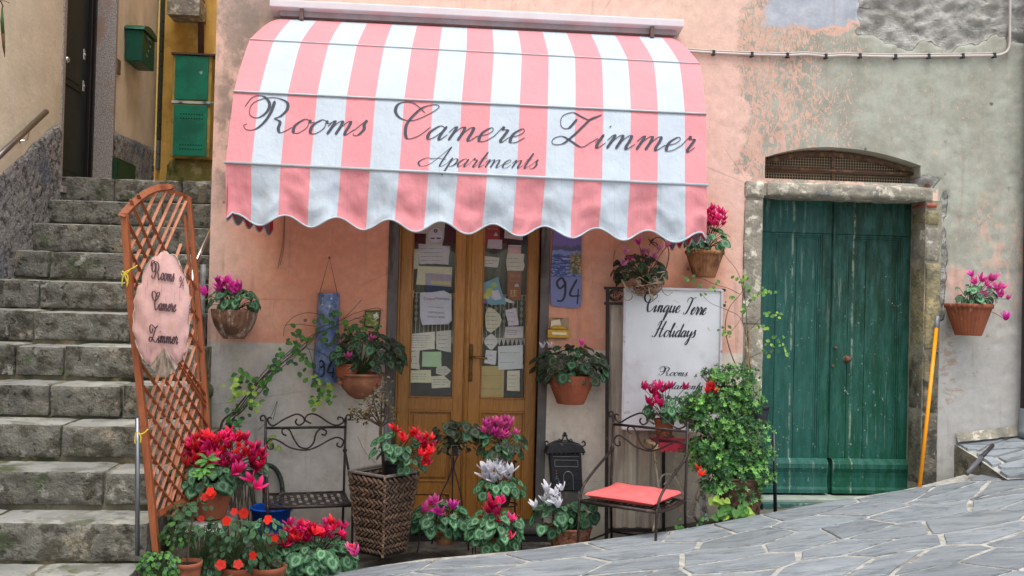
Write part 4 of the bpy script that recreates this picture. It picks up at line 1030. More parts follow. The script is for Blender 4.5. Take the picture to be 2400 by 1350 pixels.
def awn(u, v):                                                # v: 0..3 over the rods
    i = min(2, int(v)); t = v-i
    a = rowL[i].lerp(rowR[i], u); b = rowL[i+1].lerp(rowR[i+1], u); p = a.lerp(b, t)
    bul = math.sin(math.pi*t)
    p += V((0, -.008, .010))*bul*(1.0 if i == 1 else (.6 if i == 0 else 0))
    e = min(u, 1-u)
    if i == 0 and e < .03: p += V((0, .01, -.008))*(1-e/.03)**2*(1-t)*2
    if i == 2: p += V((0, .0015, 0))*fbm(u*14, t*2, 3, 3)
    return p
mb = MB(); vs = []; nv = 30
for j in range(nv+1):
    for u in us: vs.append(awn(u, 3*j/nv))
n = len(us)
b0 = len(mb.v); mb.v += vs
for j in range(nv):
    for i in range(n-1): mb.f.append((j*n+i, (j+1)*n+i, (j+1)*n+i+1, j*n+i+1)); mb.mi.append(smi[i])
canopy = mb.build('canopy', [M_PINK, M_WHT], AW, smooth=True)
def ybot(px): return interp(px, [(529, 510), (1655, 556)]) + 0 - 13*math.cos(2*math.pi*(px-670)/121.5) + 2 if 545 < px < 1648 else interp(px, [(529, 512), (545, 496), (1648, 548), (1658, 562)])
def val_pt(u, v):
    a = rowL[3].lerp(rowR[3], u); px = 529 + 1127*u
    wob = .015*math.sin(u*52)*v + .010*math.sin(u*23+1)*v + .034*fbm(u*17, v*2.2, 5, 4)*v**.5 + .012*math.sin(u*31)*math.sin(math.pi*v)
    bt = P(px, ybot(px), -.955+.0*v)
    return V((lerp(a.x, bt.x, v), lerp(a.y-.004, -.955, v)+wob, lerp(a.z, bt.z, v)))
mb = MB(); vs = []; nv = 12
us2 = []; sm2 = []
for i in range(len(us)-1):
    for j in range(2): us2.append(lerp(us[i], us[i+1], j/2)); sm2.append(smi[i])
us2.append(1.0); n = len(us2)
mb.v += [val_pt(u, j/nv) for j in range(nv+1) for u in us2]
for j in range(nv):
    for i in range(n-1): mb.f.append((j*n+i, (j+1)*n+i, (j+1)*n+i+1, j*n+i+1)); mb.mi.append(sm2[i])
val = mb.build('valance', [M_PINK, M_WHT], AW, smooth=True)
mb = MB(); mb.tube([val_pt(u, 1)+V((0,-.002,0)) for u in us2], .0055, 6); mb.build('scallop_trim', M_PIPE, val, smooth=True)
for i, r in ((1, .0035), (2, .006), (3, .008)):
    mb = MB(); a, b = rowL[i]+V((0,-.006,.002)), rowR[i]+V((0,-.006,.002))
    if i < 3: pts = [a+V((0,.22,-.04))] + [a+V((.004,.02,0))] + [a.lerp(b, q/20) for q in range(21)] + [b+V((-.004,.02,0))] + [b+V((0,.22,-.04))]
    else: pts = [a+V((-.008,0,0)), b+V((.008,0,0))]
    mb.tube(pts, r, 8); mb.build('rod', M_PIPE, AW, smooth=True)
# side cheeks and their scalloped fringe, back to the wall
for s, row in ((0, rowL), (1, rowR)):
    mb = MB(); pr = [awn(s, 3*j/24) for j in range(25)]
    def ck(u, v): 
        p = pr[round(v*24)]; xin = (.012 if s == 0 else -.012)
        return V((p.x + xin*u, lerp(p.y, -.03, u), p.z if v > .02 else p.z))
    mb.grid(ck, 10, 24, 0, flip=(s == 0)); mb.build('side_cheek', [M_PINK, M_WHT], AW, smooth=True)
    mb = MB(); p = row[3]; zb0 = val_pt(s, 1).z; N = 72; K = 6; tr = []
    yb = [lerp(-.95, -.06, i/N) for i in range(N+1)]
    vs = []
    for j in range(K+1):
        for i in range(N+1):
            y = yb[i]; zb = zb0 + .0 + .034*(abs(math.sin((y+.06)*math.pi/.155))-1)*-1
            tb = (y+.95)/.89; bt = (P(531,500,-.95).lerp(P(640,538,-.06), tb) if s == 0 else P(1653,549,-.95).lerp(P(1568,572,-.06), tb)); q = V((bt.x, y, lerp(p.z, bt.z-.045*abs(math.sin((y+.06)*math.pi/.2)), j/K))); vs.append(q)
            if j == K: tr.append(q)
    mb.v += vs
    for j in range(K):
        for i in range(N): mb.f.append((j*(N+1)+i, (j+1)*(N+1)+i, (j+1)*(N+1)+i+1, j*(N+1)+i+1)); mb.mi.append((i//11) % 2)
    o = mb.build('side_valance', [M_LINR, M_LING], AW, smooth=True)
    mb = MB(); mb.tube(tr, .0045, 6); mb.build('scallop_trim', M_PIPE, o, smooth=True)
# folding arms
mb = MB()
for s in (0, 1):
    a = rowL[3].lerp(rowR[3], .015 if s == 0 else .985); w_ = V((a.x, -.03, a.z-.02))
    for i in (1, 2, 3):
        b = rowL[i].lerp(rowR[i], .015 if s == 0 else .985)+V((0,.012,-.008)); mb.tube([w_, b], .008, 6)
mb.build('folding_frame', M_CHROME, AW)
# lettering
M_INK = mat('charcoal lettering', '2c3140', .6, .08, bump=0)
pa, pb, pc = rowL[2], rowR[2], (rowL[3]+rowR[3])/2
nrm = (pb-pa).cross(pc-pa).normalized()
if nrm.y > 0: nrm = -nrm
po = pa + nrm*.0035
fa = lambda x, y: PP(x, y, po, nrm)
for (s, x0, y0, x1, y1, xh, lab) in (('Rooms', 624, 309, 850, 318, 33, 0), ('Camere', 951, 325, 1222, 335, 33, 0), ('Zimmer', 1363, 345, 1622, 356, 33, 0), ('Apartments', 1000, 389, 1256, 395, 19, 0)):
    pen(s, fa, x0, y0, x1, y1, xh, .62, .028, .115).build('lettering', M_INK, AW)
# white rolled cassette above
CS = thing('awning_cassette', P(1115, 30, -.1), 'long white aluminium awning rail fixed high on the wall above the awning', 'rail')
mb = MB(); a, b = P(632, 3, -.14), P(1603, 52, -.14)
prof = [(0,0), (0,.045), (.03,.055), (.14,.03), (.14,-.03), (.06,-.012)]
mb.prism([(a.x, a.y+y, a.z+z-.03) for y, z in prof], (b.x-a.x, 0, b.z-a.z)); mb.build('housing', mat('white enamel rail', 'd3ccd2', .35, .05, bump=0), CS, bevel=.004)
mb = MB(); mb.box((a.x+.06, a.y+.05, a.z-.075), (b.x-.04, a.y+.12, a.z-.04)); mb.build('lower_lip', mat('grey lip', '9a8f94', .5), CS)
for px, py in ((708, 30), (1527, 72)):
    q = P(px, py, -.1); mb = MB(); mb.box((q.x-.012, -.13, q.z-.05), (q.x+.012, -.001, q.z+.03)); mb.build('bracket', mat('rusty bracket', '6a5450', .7), CS)

# cable along the wall
CA = thing('cable', P(2000, 130, -.02), 'pale electric cable clipped along the wall right of the awning and up at the corner', 'cable')
cp = [(1600, 119), (1672, 124), (1762, 128), (1800, 129), (1845, 130), (1890, 128), (1935, 132), (1975, 130), (2015, 131), (2098, 133), (2176, 132), (2256, 131), (2330, 130), (2348, 127), (2360, 120), (2366, 105), (2367, 60), (2368, -20)]
mb = MB(); mb.tube(cr([P(x, y, -.018) for x, y in cp], 4), .0095, 8); mb.tube(cr([P(x-.5, y-5.5, -.016) for x, y in cp[:-5]], 4), .005, 6); mb.build('wire', mat('pale cable sleeve', 'bdb3ae', .6, .1, bump=0), CA, smooth=True)
M_CLIP = mat('black clip', '2f2e34', .6, bump=0)
for (x, y) in ((1672,124), (1762,128), (1845,130), (1935,132), (2015,131), (2098,133), (2176,132), (2256,131), (2330,130)):
    q = P(x, y, -.018); mb = MB(); mb.box((q.x-.009, -.033, q.z-.016), (q.x+.009, 0, q.z+.017)); mb.ball((q.x+.004, -.033, q.z-.014), .008); mb.build('clip', M_CLIP, CA, bevel=.003)
# right edge drainpipe with grey foot
DP = thing('drainpipe', P(2400, 1000, -.06), 'dark drainpipe with a grey ribbed foot at the right edge of the wall', 'pipe')
q0, q1 = P(2412, 1022, -.07), P(2412, 960, -.07)
mb = MB(); mb.tube([(q1.x, -.07, q1.z), (q1.x, -.07, 6)], .055, 14); mb.build('pipe', mat('dark plum pipe', '3e3438', .5, .2, 5), DP, smooth=True)
mb = MB(); mb.lathe([(.07,0),(.072,.05),(.066,.055),(.07,.11),(.066,.115),(.064,.19),(.058,.2)], (q0.x, -.07, q0.z-.01), 18); mb.build('foot', mat('grey plastic foot', '6e7478', .5), DP, smooth=True)
# =====================================================================
# signs, boxes, plaques, notes
# =====================================================================
def quad_fn(c, Y, Y2=None):
    """bilinear map from picture corners TL, TR, BR, BL to the world, at depth Y (top) .. Y2 (bottom)"""
    Y2 = Y if Y2 is None else Y2
    tl, tr = P(*c[0], Y), P(*c[1], Y); br, bl = P(*c[2], Y2), P(*c[3], Y2)
    return lambda u, v: tl.lerp(tr, u).lerp(bl.lerp(br, u), v)
def plate(mb, pts, th=.004, mi=0): mb.prism(pts, (0, th, 0), mi)
def rough_poly(c, rng, j=1.6, k=5):
    out = []
    for i in range(len(c)):
        a, b = c[i], c[(i+1) % len(c)]
        for q in range(k):
            t = q/k; out.append((lerp(a[0], b[0], t)+rng.uniform(-j, j)*(q > 0), lerp(a[1], b[1], t)+rng.uniform(-j, j)*(q > 0)))
    return out
def blob(cx, cy, rx, ry, n=18, lob=0, amp=.12, rng=R, rot=0):
    return [(cx+rx*(1+amp*math.cos(lob*a+rot)+rng.uniform(-.04,.04))*math.cos(a), cy+ry*(1+amp*math.cos(lob*a+rot)+rng.uniform(-.04,.04))*math.sin(a)) for a in [2*math.pi*i/n for i in range(n)]]
NY = DY+.030
_paper = {}
def paper(c):
    if c not in _paper: _paper[c] = mat('paper '+c, c, .85, .08, 12, bump=.25, bs=40, k=1.3)
    return _paper[c]
M_PEN = mat('faded pen ink', '6a6670', .8, 0, bump=0)
rn = random.Random(4)
notes = [
 ('note', [(965,532),(1005,528),(1006,548),(966,546)], 'c9b3ae', 'small pink-grey note at the top left corner of the left door glass', 0),
 ('poster', [(1000,520),(1044,515),(1040,560),(1035,578),(998,576)], 'c3b2a8', 'pale sheet carrying a round sticker at the top of the left glass', 0),
 ('note', [(968,583),(982,583),(981,630),(962,631),(962,583)], 'c6c2ae', 'narrow cream note at the left edge below the round sticker', 1),
 ('note', [(981,571),(1055,577),(1051,621),(1020,618),(983,619)], 'c4bbc0', 'lilac grey note pad sheet below the round sticker', 4),
 ('note', [(980,623),(1060,626),(1058,672),(975,667)], 'd3ccae', 'cream sheet with mirrored orange word on a violet box', 0),
 ('note', [(962,680),(971,681),(965,716),(960,716)], 'cfc8ba', 'sliver of cream note at the left edge above the lace', 0),
 ('certificate', [(984,686),(1020,684),(1040,681),(1058,690),(1059,752),(1050,760),(990,762),(984,740)], 'cfcbd4', 'crumpled white certificate sheet with coloured heading', 0),
 ('note', [(960,783),(1019,777),(1019,818),(960,823)], 'd4ccbc', 'wide cream handwritten note below the certificate', 6),
 ('note', [(1023,777),(1058,774),(1057,826),(1022,818)], 'c5beb4', 'grey striped note right of the wide handwritten one', 4),
 ('note', [(962,825),(984,820),(982,850),(984,866),(960,862),(965,845)], 'cbc3b4', 'ragged cream note cut like a vase', 2),
 ('note', [(990,824),(1034,824),(1035,860),(989,859)], 'a9c49a', 'pale green note', 0),
 ('note', blob(1038, 869, 17, 11, 18, 5, .1), 'bfb8a6', 'cloud shaped grey note below the green one', 2),
 ('note', [(960,868),(1010,867),(1011,897),(961,897)], 'd2c9a8', 'yellowish note with two lines of writing at the lower left', 3),
 ('note', [(1010,882),(1040,880),(1056,894),(1055,908),(1012,910)], 'cfc8b0', 'slanting cream note at the bottom of the left glass', 3),
 ('leaflet', [(1135,524),(1170,524),(1172,560),(1135,575)], 'a83a3a', 'dark red leaflet reading 2015', 0),
 ('note', [(1144,561),(1177,562),(1176,584),(1142,582)], 'c8b9c4', 'small lilac card below the red 2015 leaflet', 0),
 ('note', [(1183,533),(1227,535),(1225,563),(1182,558)], 'cbb6b2', 'pinkish note at the top right of the right glass', 1),
 ('note', [(1191,574),(1222,575),(1221,596),(1190,596)], 'cf9fa0', 'rose note with a white bar below the pinkish note', 0),
 ('note', [(1134,600),(1171,604),(1166,627),(1132,624)], 'd2cac2', 'small tilted cream note on the left of the right glass', 2),
 ('note', [(1189,594),(1229,595),(1227,612),(1230,622),(1226,635),(1188,634),(1186,610)], 'd0c6b6', 'wavy edged cream note above the brown 2014 leaflet', 3),
 ('leaflet', [(1189,634),(1222,636),(1220,672),(1221,700),(1207,706),(1190,694)], 'a0604a', 'reddish brown leaflet reading 2014', 0),
 ('postcard', [(1128,665),(1168,649),(1172,670),(1186,713),(1150,715),(1129,700)], '7ba7b4', 'turquoise children postcard with yellow flowers', 0),
 ('note', [(1182,697),(1209,709),(1195,710),(1184,706)], 'd6cfcb', 'small white paper triangle beside the turquoise postcard', 0),
 ('note', blob(1154, 750, 19, 28, 22, 3, .12), 'cfc6ae', 'large wavy scalloped cream note in the right glass', 5),
 ('note', [(1184,727),(1210,721),(1216,762),(1192,764)], 'd0c6cc', 'tilted lilac white note right of the scalloped one', 3),
 ('note', [(1184,766),(1227,765),(1226,792),(1182,792)], 'c6bab8', 'wide pinkish note below the tilted lilac one', 3),
 ('note', blob(1151, 801, 15, 17, 18, 4, .1), 'c9c4bc', 'small cut-out note under the scalloped cream one', 2),
 ('note', [(1139,820),(1164,822),(1161,855),(1135,851)], 'cac6c8', 'small stamp edged note beside the door handle', 2),
 ('note', [(1167,812),(1225,808),(1226,864),(1168,867)], 'c8c7c6', 'large crumpled white sheet with stamped edge', 2),
 ('note', [(1125,858),(1182,858),(1180,933),(1123,933)], 'b39a5c', 'tall tan brown sheet at the bottom of the right glass', 2),
 ('note', [(1189,869),(1218,868),(1218,917),(1188,915)], 'd2c9b2', 'narrow cream note right of the tall tan sheet', 4),
]
NT_OBJ = []
for i, (nm, c, colr, lab, lines) in enumerate(notes):
    y = NY + .0025*(i % 3); th = .001
    cx = sum(p[0] for p in c)/len(c); cy_ = sum(p[1] for p in c)/len(c)
    mb = MB(); pts = rough_poly(c, rn, .5, 4) if len(c) < 12 else c
    plate(mb, [P(a, b, y) for a, b in pts], th)
    o = mb.build(nm, paper(colr), at=P(cx, cy_, y)); tag(o, lab + (' taped inside the door glass' if len(lab.split()) < 12 else ''), 'note' if nm == 'note' else nm, 'papers taped inside the glass of the wooden door')
    NT_OBJ.append(o)
    if lines:
        x0, x1 = min(p[0] for p in c)+5, max(p[0] for p in c)-6; ya, yb = min(p[1] for p in c)+7, max(p[1] for p in c)-6
        mb = MB()
        for k in range(lines):
            yy = lerp(ya, yb, (k+.5)/lines); x = x0; xe = x1-rn.uniform(0, .3)*(x1-x0)
            while x < xe:
                l = rn.uniform(3, 8); e = min(xe, x+l)
                mb.add([P(x, yy-.45, y-.0012), P(x, yy+.45, y-.0012), P(e, yy+.45+rn.uniform(-.5,.5), y-.0012), P(e, yy-.45, y-.0012)], [(0,1,2,3)]); x = e+rn.uniform(1, 2.5)
        q = mb.build('handwriting', M_PEN, o)
def text_at(s, px, py, Y, hpx, m, parent, name='lettering', mirror=False, sx=1.0, rot=0):
    h = hpx/F*(DIST+Y)
    M = Matrix.Translation(P(px, py, Y)) @ Matrix.Rotation(math.radians(90), 4, 'X') @ Matrix.Rotation(-.023+rot, 4, 'Z') @ Matrix.Diagonal((h*1.35*sx, h*1.35, 1, 1))
    return print_mesh(s, M, m, name, parent, mirror)
byl = lambda frag: [o for o in NT_OBJ if frag in o['label']][0]
def patch(pts, Y, m, parent, name): mb = MB(); plate(mb, [P(a, b, Y) for a, b in pts], .0006); return mb.build(name, m, parent)
M_GOLD = mat('gold print', 'c8a86a', .6, bump=0); M_WPR = mat('white print', 'd8cfc8', .7, bump=0); M_BPR = mat('black print', '34323a', .7, bump=0)
o = byl('reading 2015'); text_at('2015', 1154, 527, NY-.002, 9, M_GOLD, o); text_at('Top Choice', 1154, 536, NY-.002, 4, M_WPR, o); patch([(1158,550),(1162,544),(1167,550),(1167,553),(1158,553)], NY-.002, M_WPR, o, 'bed_symbol')
o = byl('reading 2014'); text_at('2014', 1206, 647, NY-.002, 9, M_GOLD, o); text_at('Top Choice', 1206, 658, NY-.002, 4, M_GOLD, o); patch([(1206,668),(1211,664),(1216,668),(1216,672),(1206,672)], NY-.002, M_WPR, o, 'bed_symbol')
mb = MB()
for (a, b, c_2, d) in ((1197,679,1199,690),(1201,681,1211,682.5),(1205,678,1206.5,692),(1202,685,1210,686),(1202,689,1210,690),(1196,693,1212,694.5)): mb.add([P(a,b,NY-.002),P(a,d,NY-.002),P(c_2,d,NY-.002),P(c_2,b,NY-.002)], [(0,1,2,3)])
mb.build('character', mat('yellow print', 'e0d070', .7, bump=0), o)
o = byl('round sticker at'); mb = MB(); mb.prism([P(1021+17*math.cos(a), 551+17*math.sin(a), NY-.004) for a in [2*math.pi*i/28 for i in range(28)]], (0,.001,0)); st = mb.build('sticker', paper('d3c6d2'), o)
mb = MB()
for i in range(8):
    a = 2*math.pi*i/8; mb.add([P(1021+6*math.cos(a), 541+6*math.sin(a), NY-.006), P(1021+3*math.cos(a-.5), 541+3*math.sin(a-.5), NY-.006), P(1021+1.2*math.cos(a), 541+1.2*math.sin(a), NY-.006), P(1021+3*math.cos(a+.5), 541+3*math.sin(a+.5), NY-.006)], [(0,1,2,3)])
mb.add([P(1009,557,NY-.006),P(1009,560,NY-.006),P(1019,560,NY-.006),P(1019,557,NY-.006)], [(0,1,2,3)]); mb.add([P(1023,557,NY-.006),P(1023,560,NY-.006),P(1033,560,NY-.006),P(1033,557,NY-.006)], [(0,1,2,3)])
mb.build('sticker_mark', mat('maroon print', '4a1c30', .7, bump=0), st)
o = byl('mirrored orange'); patch([(997,640),(1059,644),(1058,671),(997,668)], NY-.001+.0, paper('a89bb0'), o, 'violet_box'); text_at('offerte', 1024, 650, NY-.004, 8, mat('orange print', 'd0a060', .7, bump=0), o, mirror=True)
patch([(1010,658),(1056,660),(1056,668),(1010,666)], NY-.003, paper('c9bf80'), o, 'yellow_band')
o = byl('certificate sheet'); text_at('Cinque', 1006, 700, NY-.002, 7, mat('magenta print', 'b04a80', .7, bump=0), o); text_at('Holidays', 1037, 700, NY-.002, 7, mat('violet print', '6a62a8', .7, bump=0), o)
text_at('CERTIFICATO', 1022, 733, NY-.002, 4.5, M_BPR, o); text_at('CINQUE TERRE', 1022, 743, NY-.002, 4.5, M_BPR, o); text_at('This is to certify that', 1022, 720, NY-.002, 3, M_BPR, o)
patch([(998,668),(1059,672),(1059,683),(1040,681),(998,686)], NY+.004, paper('223a5c'), o, 'blue_edge')
o = byl('turquoise children')
for (cx, cy_, r, c_2) in ((1148,684,10,'c4bf5a'),(1158,668,7,'a8b86a'),(1140,694,8,'d0c080'),(1160,695,9,'c9b8c9'),(1136,706,7,'8a6a8e')): patch(blob(cx, cy_, r, r*.9, 10, 0, 0), NY-.0015-.0005*(cx % 3), paper(c_2), o, 'printed_flower')
patch([(1152,682),(1168,679),(1176,700),(1160,704)], NY-.004, paper('cfc8d4'), o, 'white_card')
o = byl('white bar'); patch([(1191,574),(1222,575),(1222,577.5),(1191,576.5)], NY-.003, paper('e0dcd6'), o, 'white_bar')

# ---- tile plaque with 94 at the right of the door ----
def seascape():
    t = NT('painted seascape tile'); x, y, z = t.xyz()
    q0, q1 = P(1327, 545).z, P(1327, 722).z                      # object origin is at the plaque's foot
    zz = t.op('DIVIDE', t.op('SUBTRACT', z, 0), q0-q1)           # 0 bottom .. 1 top
    n = t.noise(40, 6, .7); wv = t.noise(55, 5, .7, t.map((.5,1,2)))
    zn = t.op('ADD', zz, t.op('MULTIPLY', t.op('SUBTRACT', t.noise(22, 4), .5), .10))
    cur = t.mix(t.ss(.40, .43, zn), col('6a72a4'), col('3c4a86'))
    sea = t.mix(t.ss(.5, .62, wv), col('2e3f80'), col('8fa3c8')); cur = t.mix(t.ss(.41, .43, zz), cur, sea)
    cur = t.mix(t.ss(.70, .72, zn), cur, col('7388bd')); cur = t.mix(t.ss(.75, .765, zn), cur, col('4d4f6e'))
    cur = t.mix(t.ss(.80, .84, zn), cur, t.mix(n, col('5c56a0'), col('7a68a0')))
    xr = t.ss(-.01, .045, t.op('ADD', x, t.op('MULTIPLY', t.op('SUBTRACT', n, .5), .05)))
    band = t.op('MULTIPLY', t.ss(.44, .47, zz), t.ss(.66, .74, t.op('SUBTRACT', zz, t.op('MULTIPLY', xr, .03)), 1, 0))
    rock = t.mix(t.ss(.45, .6, t.noise(50, 5, .7)), col('38513a'), col('b08a62'))
    cur = t.mix(t.op('MULTIPLY', xr, band), cur, rock)
    t.done(cur, .35, t.bump(n, .3, .004)); return t.m
q = P(1327, 722, -.02)
PL_ = thing('house_number_tile', q, 'blue painted tile with seascape and number 94 right of the wooden door', 'plaque')
c = [(1296,532),(1363,536),(1363,700),(1360,720),(1345,723),(1292,716),(1290,690)]
mb = MB(); mb.prism([P(a, b, -.026) for a, b in rough_poly(c, rn, 1.2, 5)], (0, .022, 0)); o = mb.build('painted_tile', seascape(), PL_, bevel=.003)
M_BLKP = mat('black paint', '2a2a32', .5, bump=0)
pen('94', lambda a, b: P(a, b, -.0275), 1302, 706, 1362, 711, 28, .04, .075, .10, True).build('number', M_BLKP, PL_)
# ---- brass mail slot ----
BR = thing('brass_letter_holder', P(1309, 790), 'small brass letter holder with papers on the wall under the blue number tile', 'letter holder')
mb = MB(); mb.box((P(1288,770).x, -.012, P(1309,790).z), (P(1332,770).x, -.001, P(1309,745).z)); mb.build('back_plate', mat('cream stained plate', '9f8d6c', .6, layers=[('6a5238', 14, .5, .6)]), BR, bevel=.003)
mb = MB(); a = P(1283, 792, -.05); b = P(1334, 768, -.05); mb.box((a.x, -.05, a.z), (b.x, -.012, P(1309,772,-.05).z)); cx = (a.x+b.x)/2
mb.prism([(a.x+.01, -.049, P(1309,772,-.05).z), (b.x-.01, -.049, P(1309,772,-.05).z), (cx+.03, -.049, P(1309,763,-.05).z), (cx-.03, -.049, P(1309,763,-.05).z)], (0,.03,0)); mb.build('brass_front', mat('bright old brass', 'a8853a', .3, .25, 20, metal=.9, bump=.2), BR, bevel=.003)
patch([(1294,778),(1328,779),(1328,785),(1294,784)], -.052, paper('cfc2a0'), BR, 'name_slip')
mb = MB(); plate(mb, [P(x, y, -.03) for x, y in ((1290,772),(1292,752),(1312,748),(1318,772))]); mb.build('paper', paper('c9bda8'), BR)
# ---- left roof tile plaque on a cord ----
RT = thing('roof_tile_plaque', P(765, 900, -.05), 'blue painted roof tile numbered 94 hanging on a cord left of the door', 'plaque')
def floraltile():
    t = NT('painted roof tile'); x, y, z = t.xyz(); n = t.noise(30, 5, .7)
    cur = t.mix(t.ss(.4, .6, t.noise(12, 5, .7)), col('4f6ca0'), col('7f93b8'))
    fl = t.ss(.16, .22, t.voro(24, t.map((1,.4,1))), 1, 0); topz = t.ss(P(765,780).z-P(765,900).z, P(765,700).z-P(765,900).z, t.op('ADD', z, t.op('MULTIPLY', t.op('SUBTRACT', n, .5), .3)))
    cur = t.mix(t.op('MULTIPLY', fl, topz), cur, col('9a4a58'))
    fl2 = t.ss(.14, .2, t.voro(30, t.map((1,.4,1), (3,3,3))), 1, 0); cur = t.mix(t.op('MULTIPLY', fl2, topz), cur, col('d8cfc0'))
    gr = t.ss(.54, .6, t.noise(26, 5, .7, t.map((1,1,1), (5,5,5)))); cur = t.mix(t.op('MULTIPLY', gr, .6), cur, col('3c4a4c'))
    t.done(cur, .4, t.bump(n, .4, .004)); return t.m
mb = MB(); tl, tr, br, bl = P(744,686), P(800,688), P(792,898), P(732,892)
def tf(u, v):
    a = tl.lerp(bl, v); b = tr.lerp(br, v); an = math.pi*(.08+.84*u); w_ = (b-a).length/2*(.92+.08*v)
    m = (a+b)/2; return V((m.x-w_*math.cos(an), -.012-.075*math.sin(an), m.z))
mb.grid(tf, 16, 14); vs = [tf(u/16, v) for v in (0, 1) for u in range(17)]
mb.add([tf(u/16, 0) for u in range(17)] + [tf(u/16, 0)*1+V((0,.012*math.sin(math.pi*(.08+.84*u/16)),0)) for u in range(17)], [(i, i+1, 18+i, 17+i) for i in range(16)])
mb.grid(lambda u, v: tf(1-u, v)+V((0,.012,0)), 16, 2); mb.build('curved_tile', floraltile(), RT, smooth=True)
mb = MB(); pk = P(772, 604, -.02); mb.tube([tf(.12, .03)+V((0,-.002,0)), pk, tf(.88, .03)+V((0,-.002,0))], .0032, 6); mb.ball(pk, .008); mb.build('cord', mat('hemp cord', '6a5848', .9, bump=0), RT)
pen('94', lambda a, b: V((P(a,b,-.08).x, -.012-.075*math.sin(math.pi*(.08+.84*min(1,max(0,(a-734)/60))))-.009, P(a,b,-.08).z)), 746, 882, 786, 885, 19, .0, .09, .12, True).build('number', M_BLKP, RT)
# ---- little ceramic picture ----
CP = thing('ceramic_picture', P(868, 770, -.02), 'small square ceramic landscape picture on the wall left of the door', 'picture')
c = [(856,728),(893,727),(889,771),(852,767)]
mb = MB(); mb.prism([P(a, b, -.025) for a, b in c], (0,.022,0)); mb.build('dark_edge', mat('brown glazed edge', '40372c', .4), CP, bevel=.003)
patch([(858,732),(889,731),(886,766),(856,763)], -.027, mat('painted green hill', '75863c', .5, .3, 30, layers=[('b8b488', 20, .5, .6), ('43502c', 24, .55, .62)]), CP, 'painting')
patch([(872,733),(882,731),(889,744),(880,750)], -.0285, paper('c4bfb2'), CP, 'glint')

# ---- cable end hanging under the awning ----
mb = MB(); mb.tube(cr([P(667, 488, -.03), P(666, 520, -.03), P(663, 570, -.02), P(655, 610, -.02), P(651, 630, -.02)], 6), .0028, 6)
mb.tube(cr([P(668, 488, -.03), P(667, 530, -.025), P(665, 580, -.02), P(656, 622, -.02)], 6), .0025, 6)
tag(mb.build('cord', mat('grey cord', '8c6a5a', .8, bump=0), at=P(660, 560, -.02)), 'thin grey cord dangling on the pink wall below the left awning end', 'cord')

# ---- big sign board on its iron easel ----
M_IRON = mat('black wrought iron', '2d2928', .55, .3, 30, layers=[('54463c', 22, .58, .66)], metal=.4, bump=.3, bs=80)
M_DIRON = mat('brown wrought iron', '3b3331', .5, .3, 30, layers=[('6a5850', 22, .58, .66)], metal=.5, bump=.25, bs=80)
EY = -.10
EA = thing('easel', P(1485, 1262, EY), 'tall black iron frame with scrollwork standing behind the white sign board', 'stand')
mb = MB(); mb.bar(P(1424, 672, EY), P(1421, 1290, EY), .021, .021, (0,1,0)); mb.build('post', M_IRON, EA)
mb = MB(); mb.bar(P(1555, 1010, EY), P(1555, 1255, EY), .019, .019, (0,1,0)); mb.build('post', M_IRON, EA)
for (y0, y1) in ((675, 680), (711, 716)):
    mb = MB(); mb.bar(P(1416, y0, EY), P(1700, y1, EY), .018, .018, (0,1,0)); mb.build('crossbar', M_IRON, EA)
mb = MB(); mb.bar(P(1424, 1242, EY), P(1560, 1243, EY), .018, .018, (0,1,0)); mb.build('crossbar', M_IRON, EA)
mb = MB()
for k in range(4):
    s_ = 1-.22*k; mb.tube(cr([P(1440+14*s_*math.cos(a)-2*k, 692+13*s_*math.sin(a), EY) for a in [2*math.pi*i/10*(1) + .5*k for i in range(10)]], 3), .0035, 6)
mb.tube(cr([P(1452,702,EY), P(1462,690,EY), P(1458,682,EY), P(1445,679,EY)], 5), .004, 6); mb.build('scroll', M_IRON, EA, smooth=True)
BD = thing('sign_board', P(1570, 1005, -.16), 'white board with black script lettering leaning on the wall right of the door', 'sign')
bc = [(1464,675),(1692,680),(1684,1012),(1458,1004)]; bq = quad_fn(bc, -.12, -.17); sh = V((0,.02,0))
M_BOARD = mat('dirty white enamel board', 'd2d6db', .35, .06, 3, layers=[('a9a6a6', 1.6, .5, .75), ('9a948c', 7, .64, .74)], bump=.1)
mb = MB(); pts = [bq(.008, .008), bq(.992, .008), bq(.992, .992), bq(.008, .992)]; mb.prism(pts, (0,.018,0)); mb.build('panel', M_BOARD, BD)
M_BEDGE = mat('white board edging', 'c6c2c8', .4, .1, layers=[('8a7a78', 12, .6, .7)])
e = [bq(0,0), bq(1,0), bq(1,1), bq(0,1)]
for i in range(4):
    mb = MB(); mb.bar(e[i], e[(i+1) % 4], .016, .026, (0,1,0)); mb.build('edging', M_BEDGE, BD, bevel=.002)
bn = (bq(1,0)-bq(0,0)).cross(bq(0,1)-bq(0,0)).normalized(); bn = bn if bn.y < 0 else -bn
bfn = lambda a, b: PP(a, b, bq(.5,.5)+bn*.0025, bn)
M_BINK = mat('black sign paint', '2b2c34', .5, 0, bump=0)
for (s, x0, y0, x1, y1, xh, sl_, w1) in (('Cinque', 1518, 731, 1592, 733, 16.5, .38, .17), ('Terre', 1600, 736, 1653, 738, 16.5, .38, .17), ('Holidays', 1531, 789, 1628, 791, 15.5, .38, .17),
                                 ('Rooms.', 1556, 880, 1612, 882, 8.5, .6, .2), ('Appartaments', 1512, 910, 1644, 913, 8.5, .6, .2)):
    pen(s, bfn, x0, y0, x1, y1, xh, sl_, .045, w1*.78).build('lettering', M_BINK, BD)
CL = thing('cloth', P(1490, 1235, -.07), 'stained beige cloth hanging from the iron frame behind the white board', 'cloth')
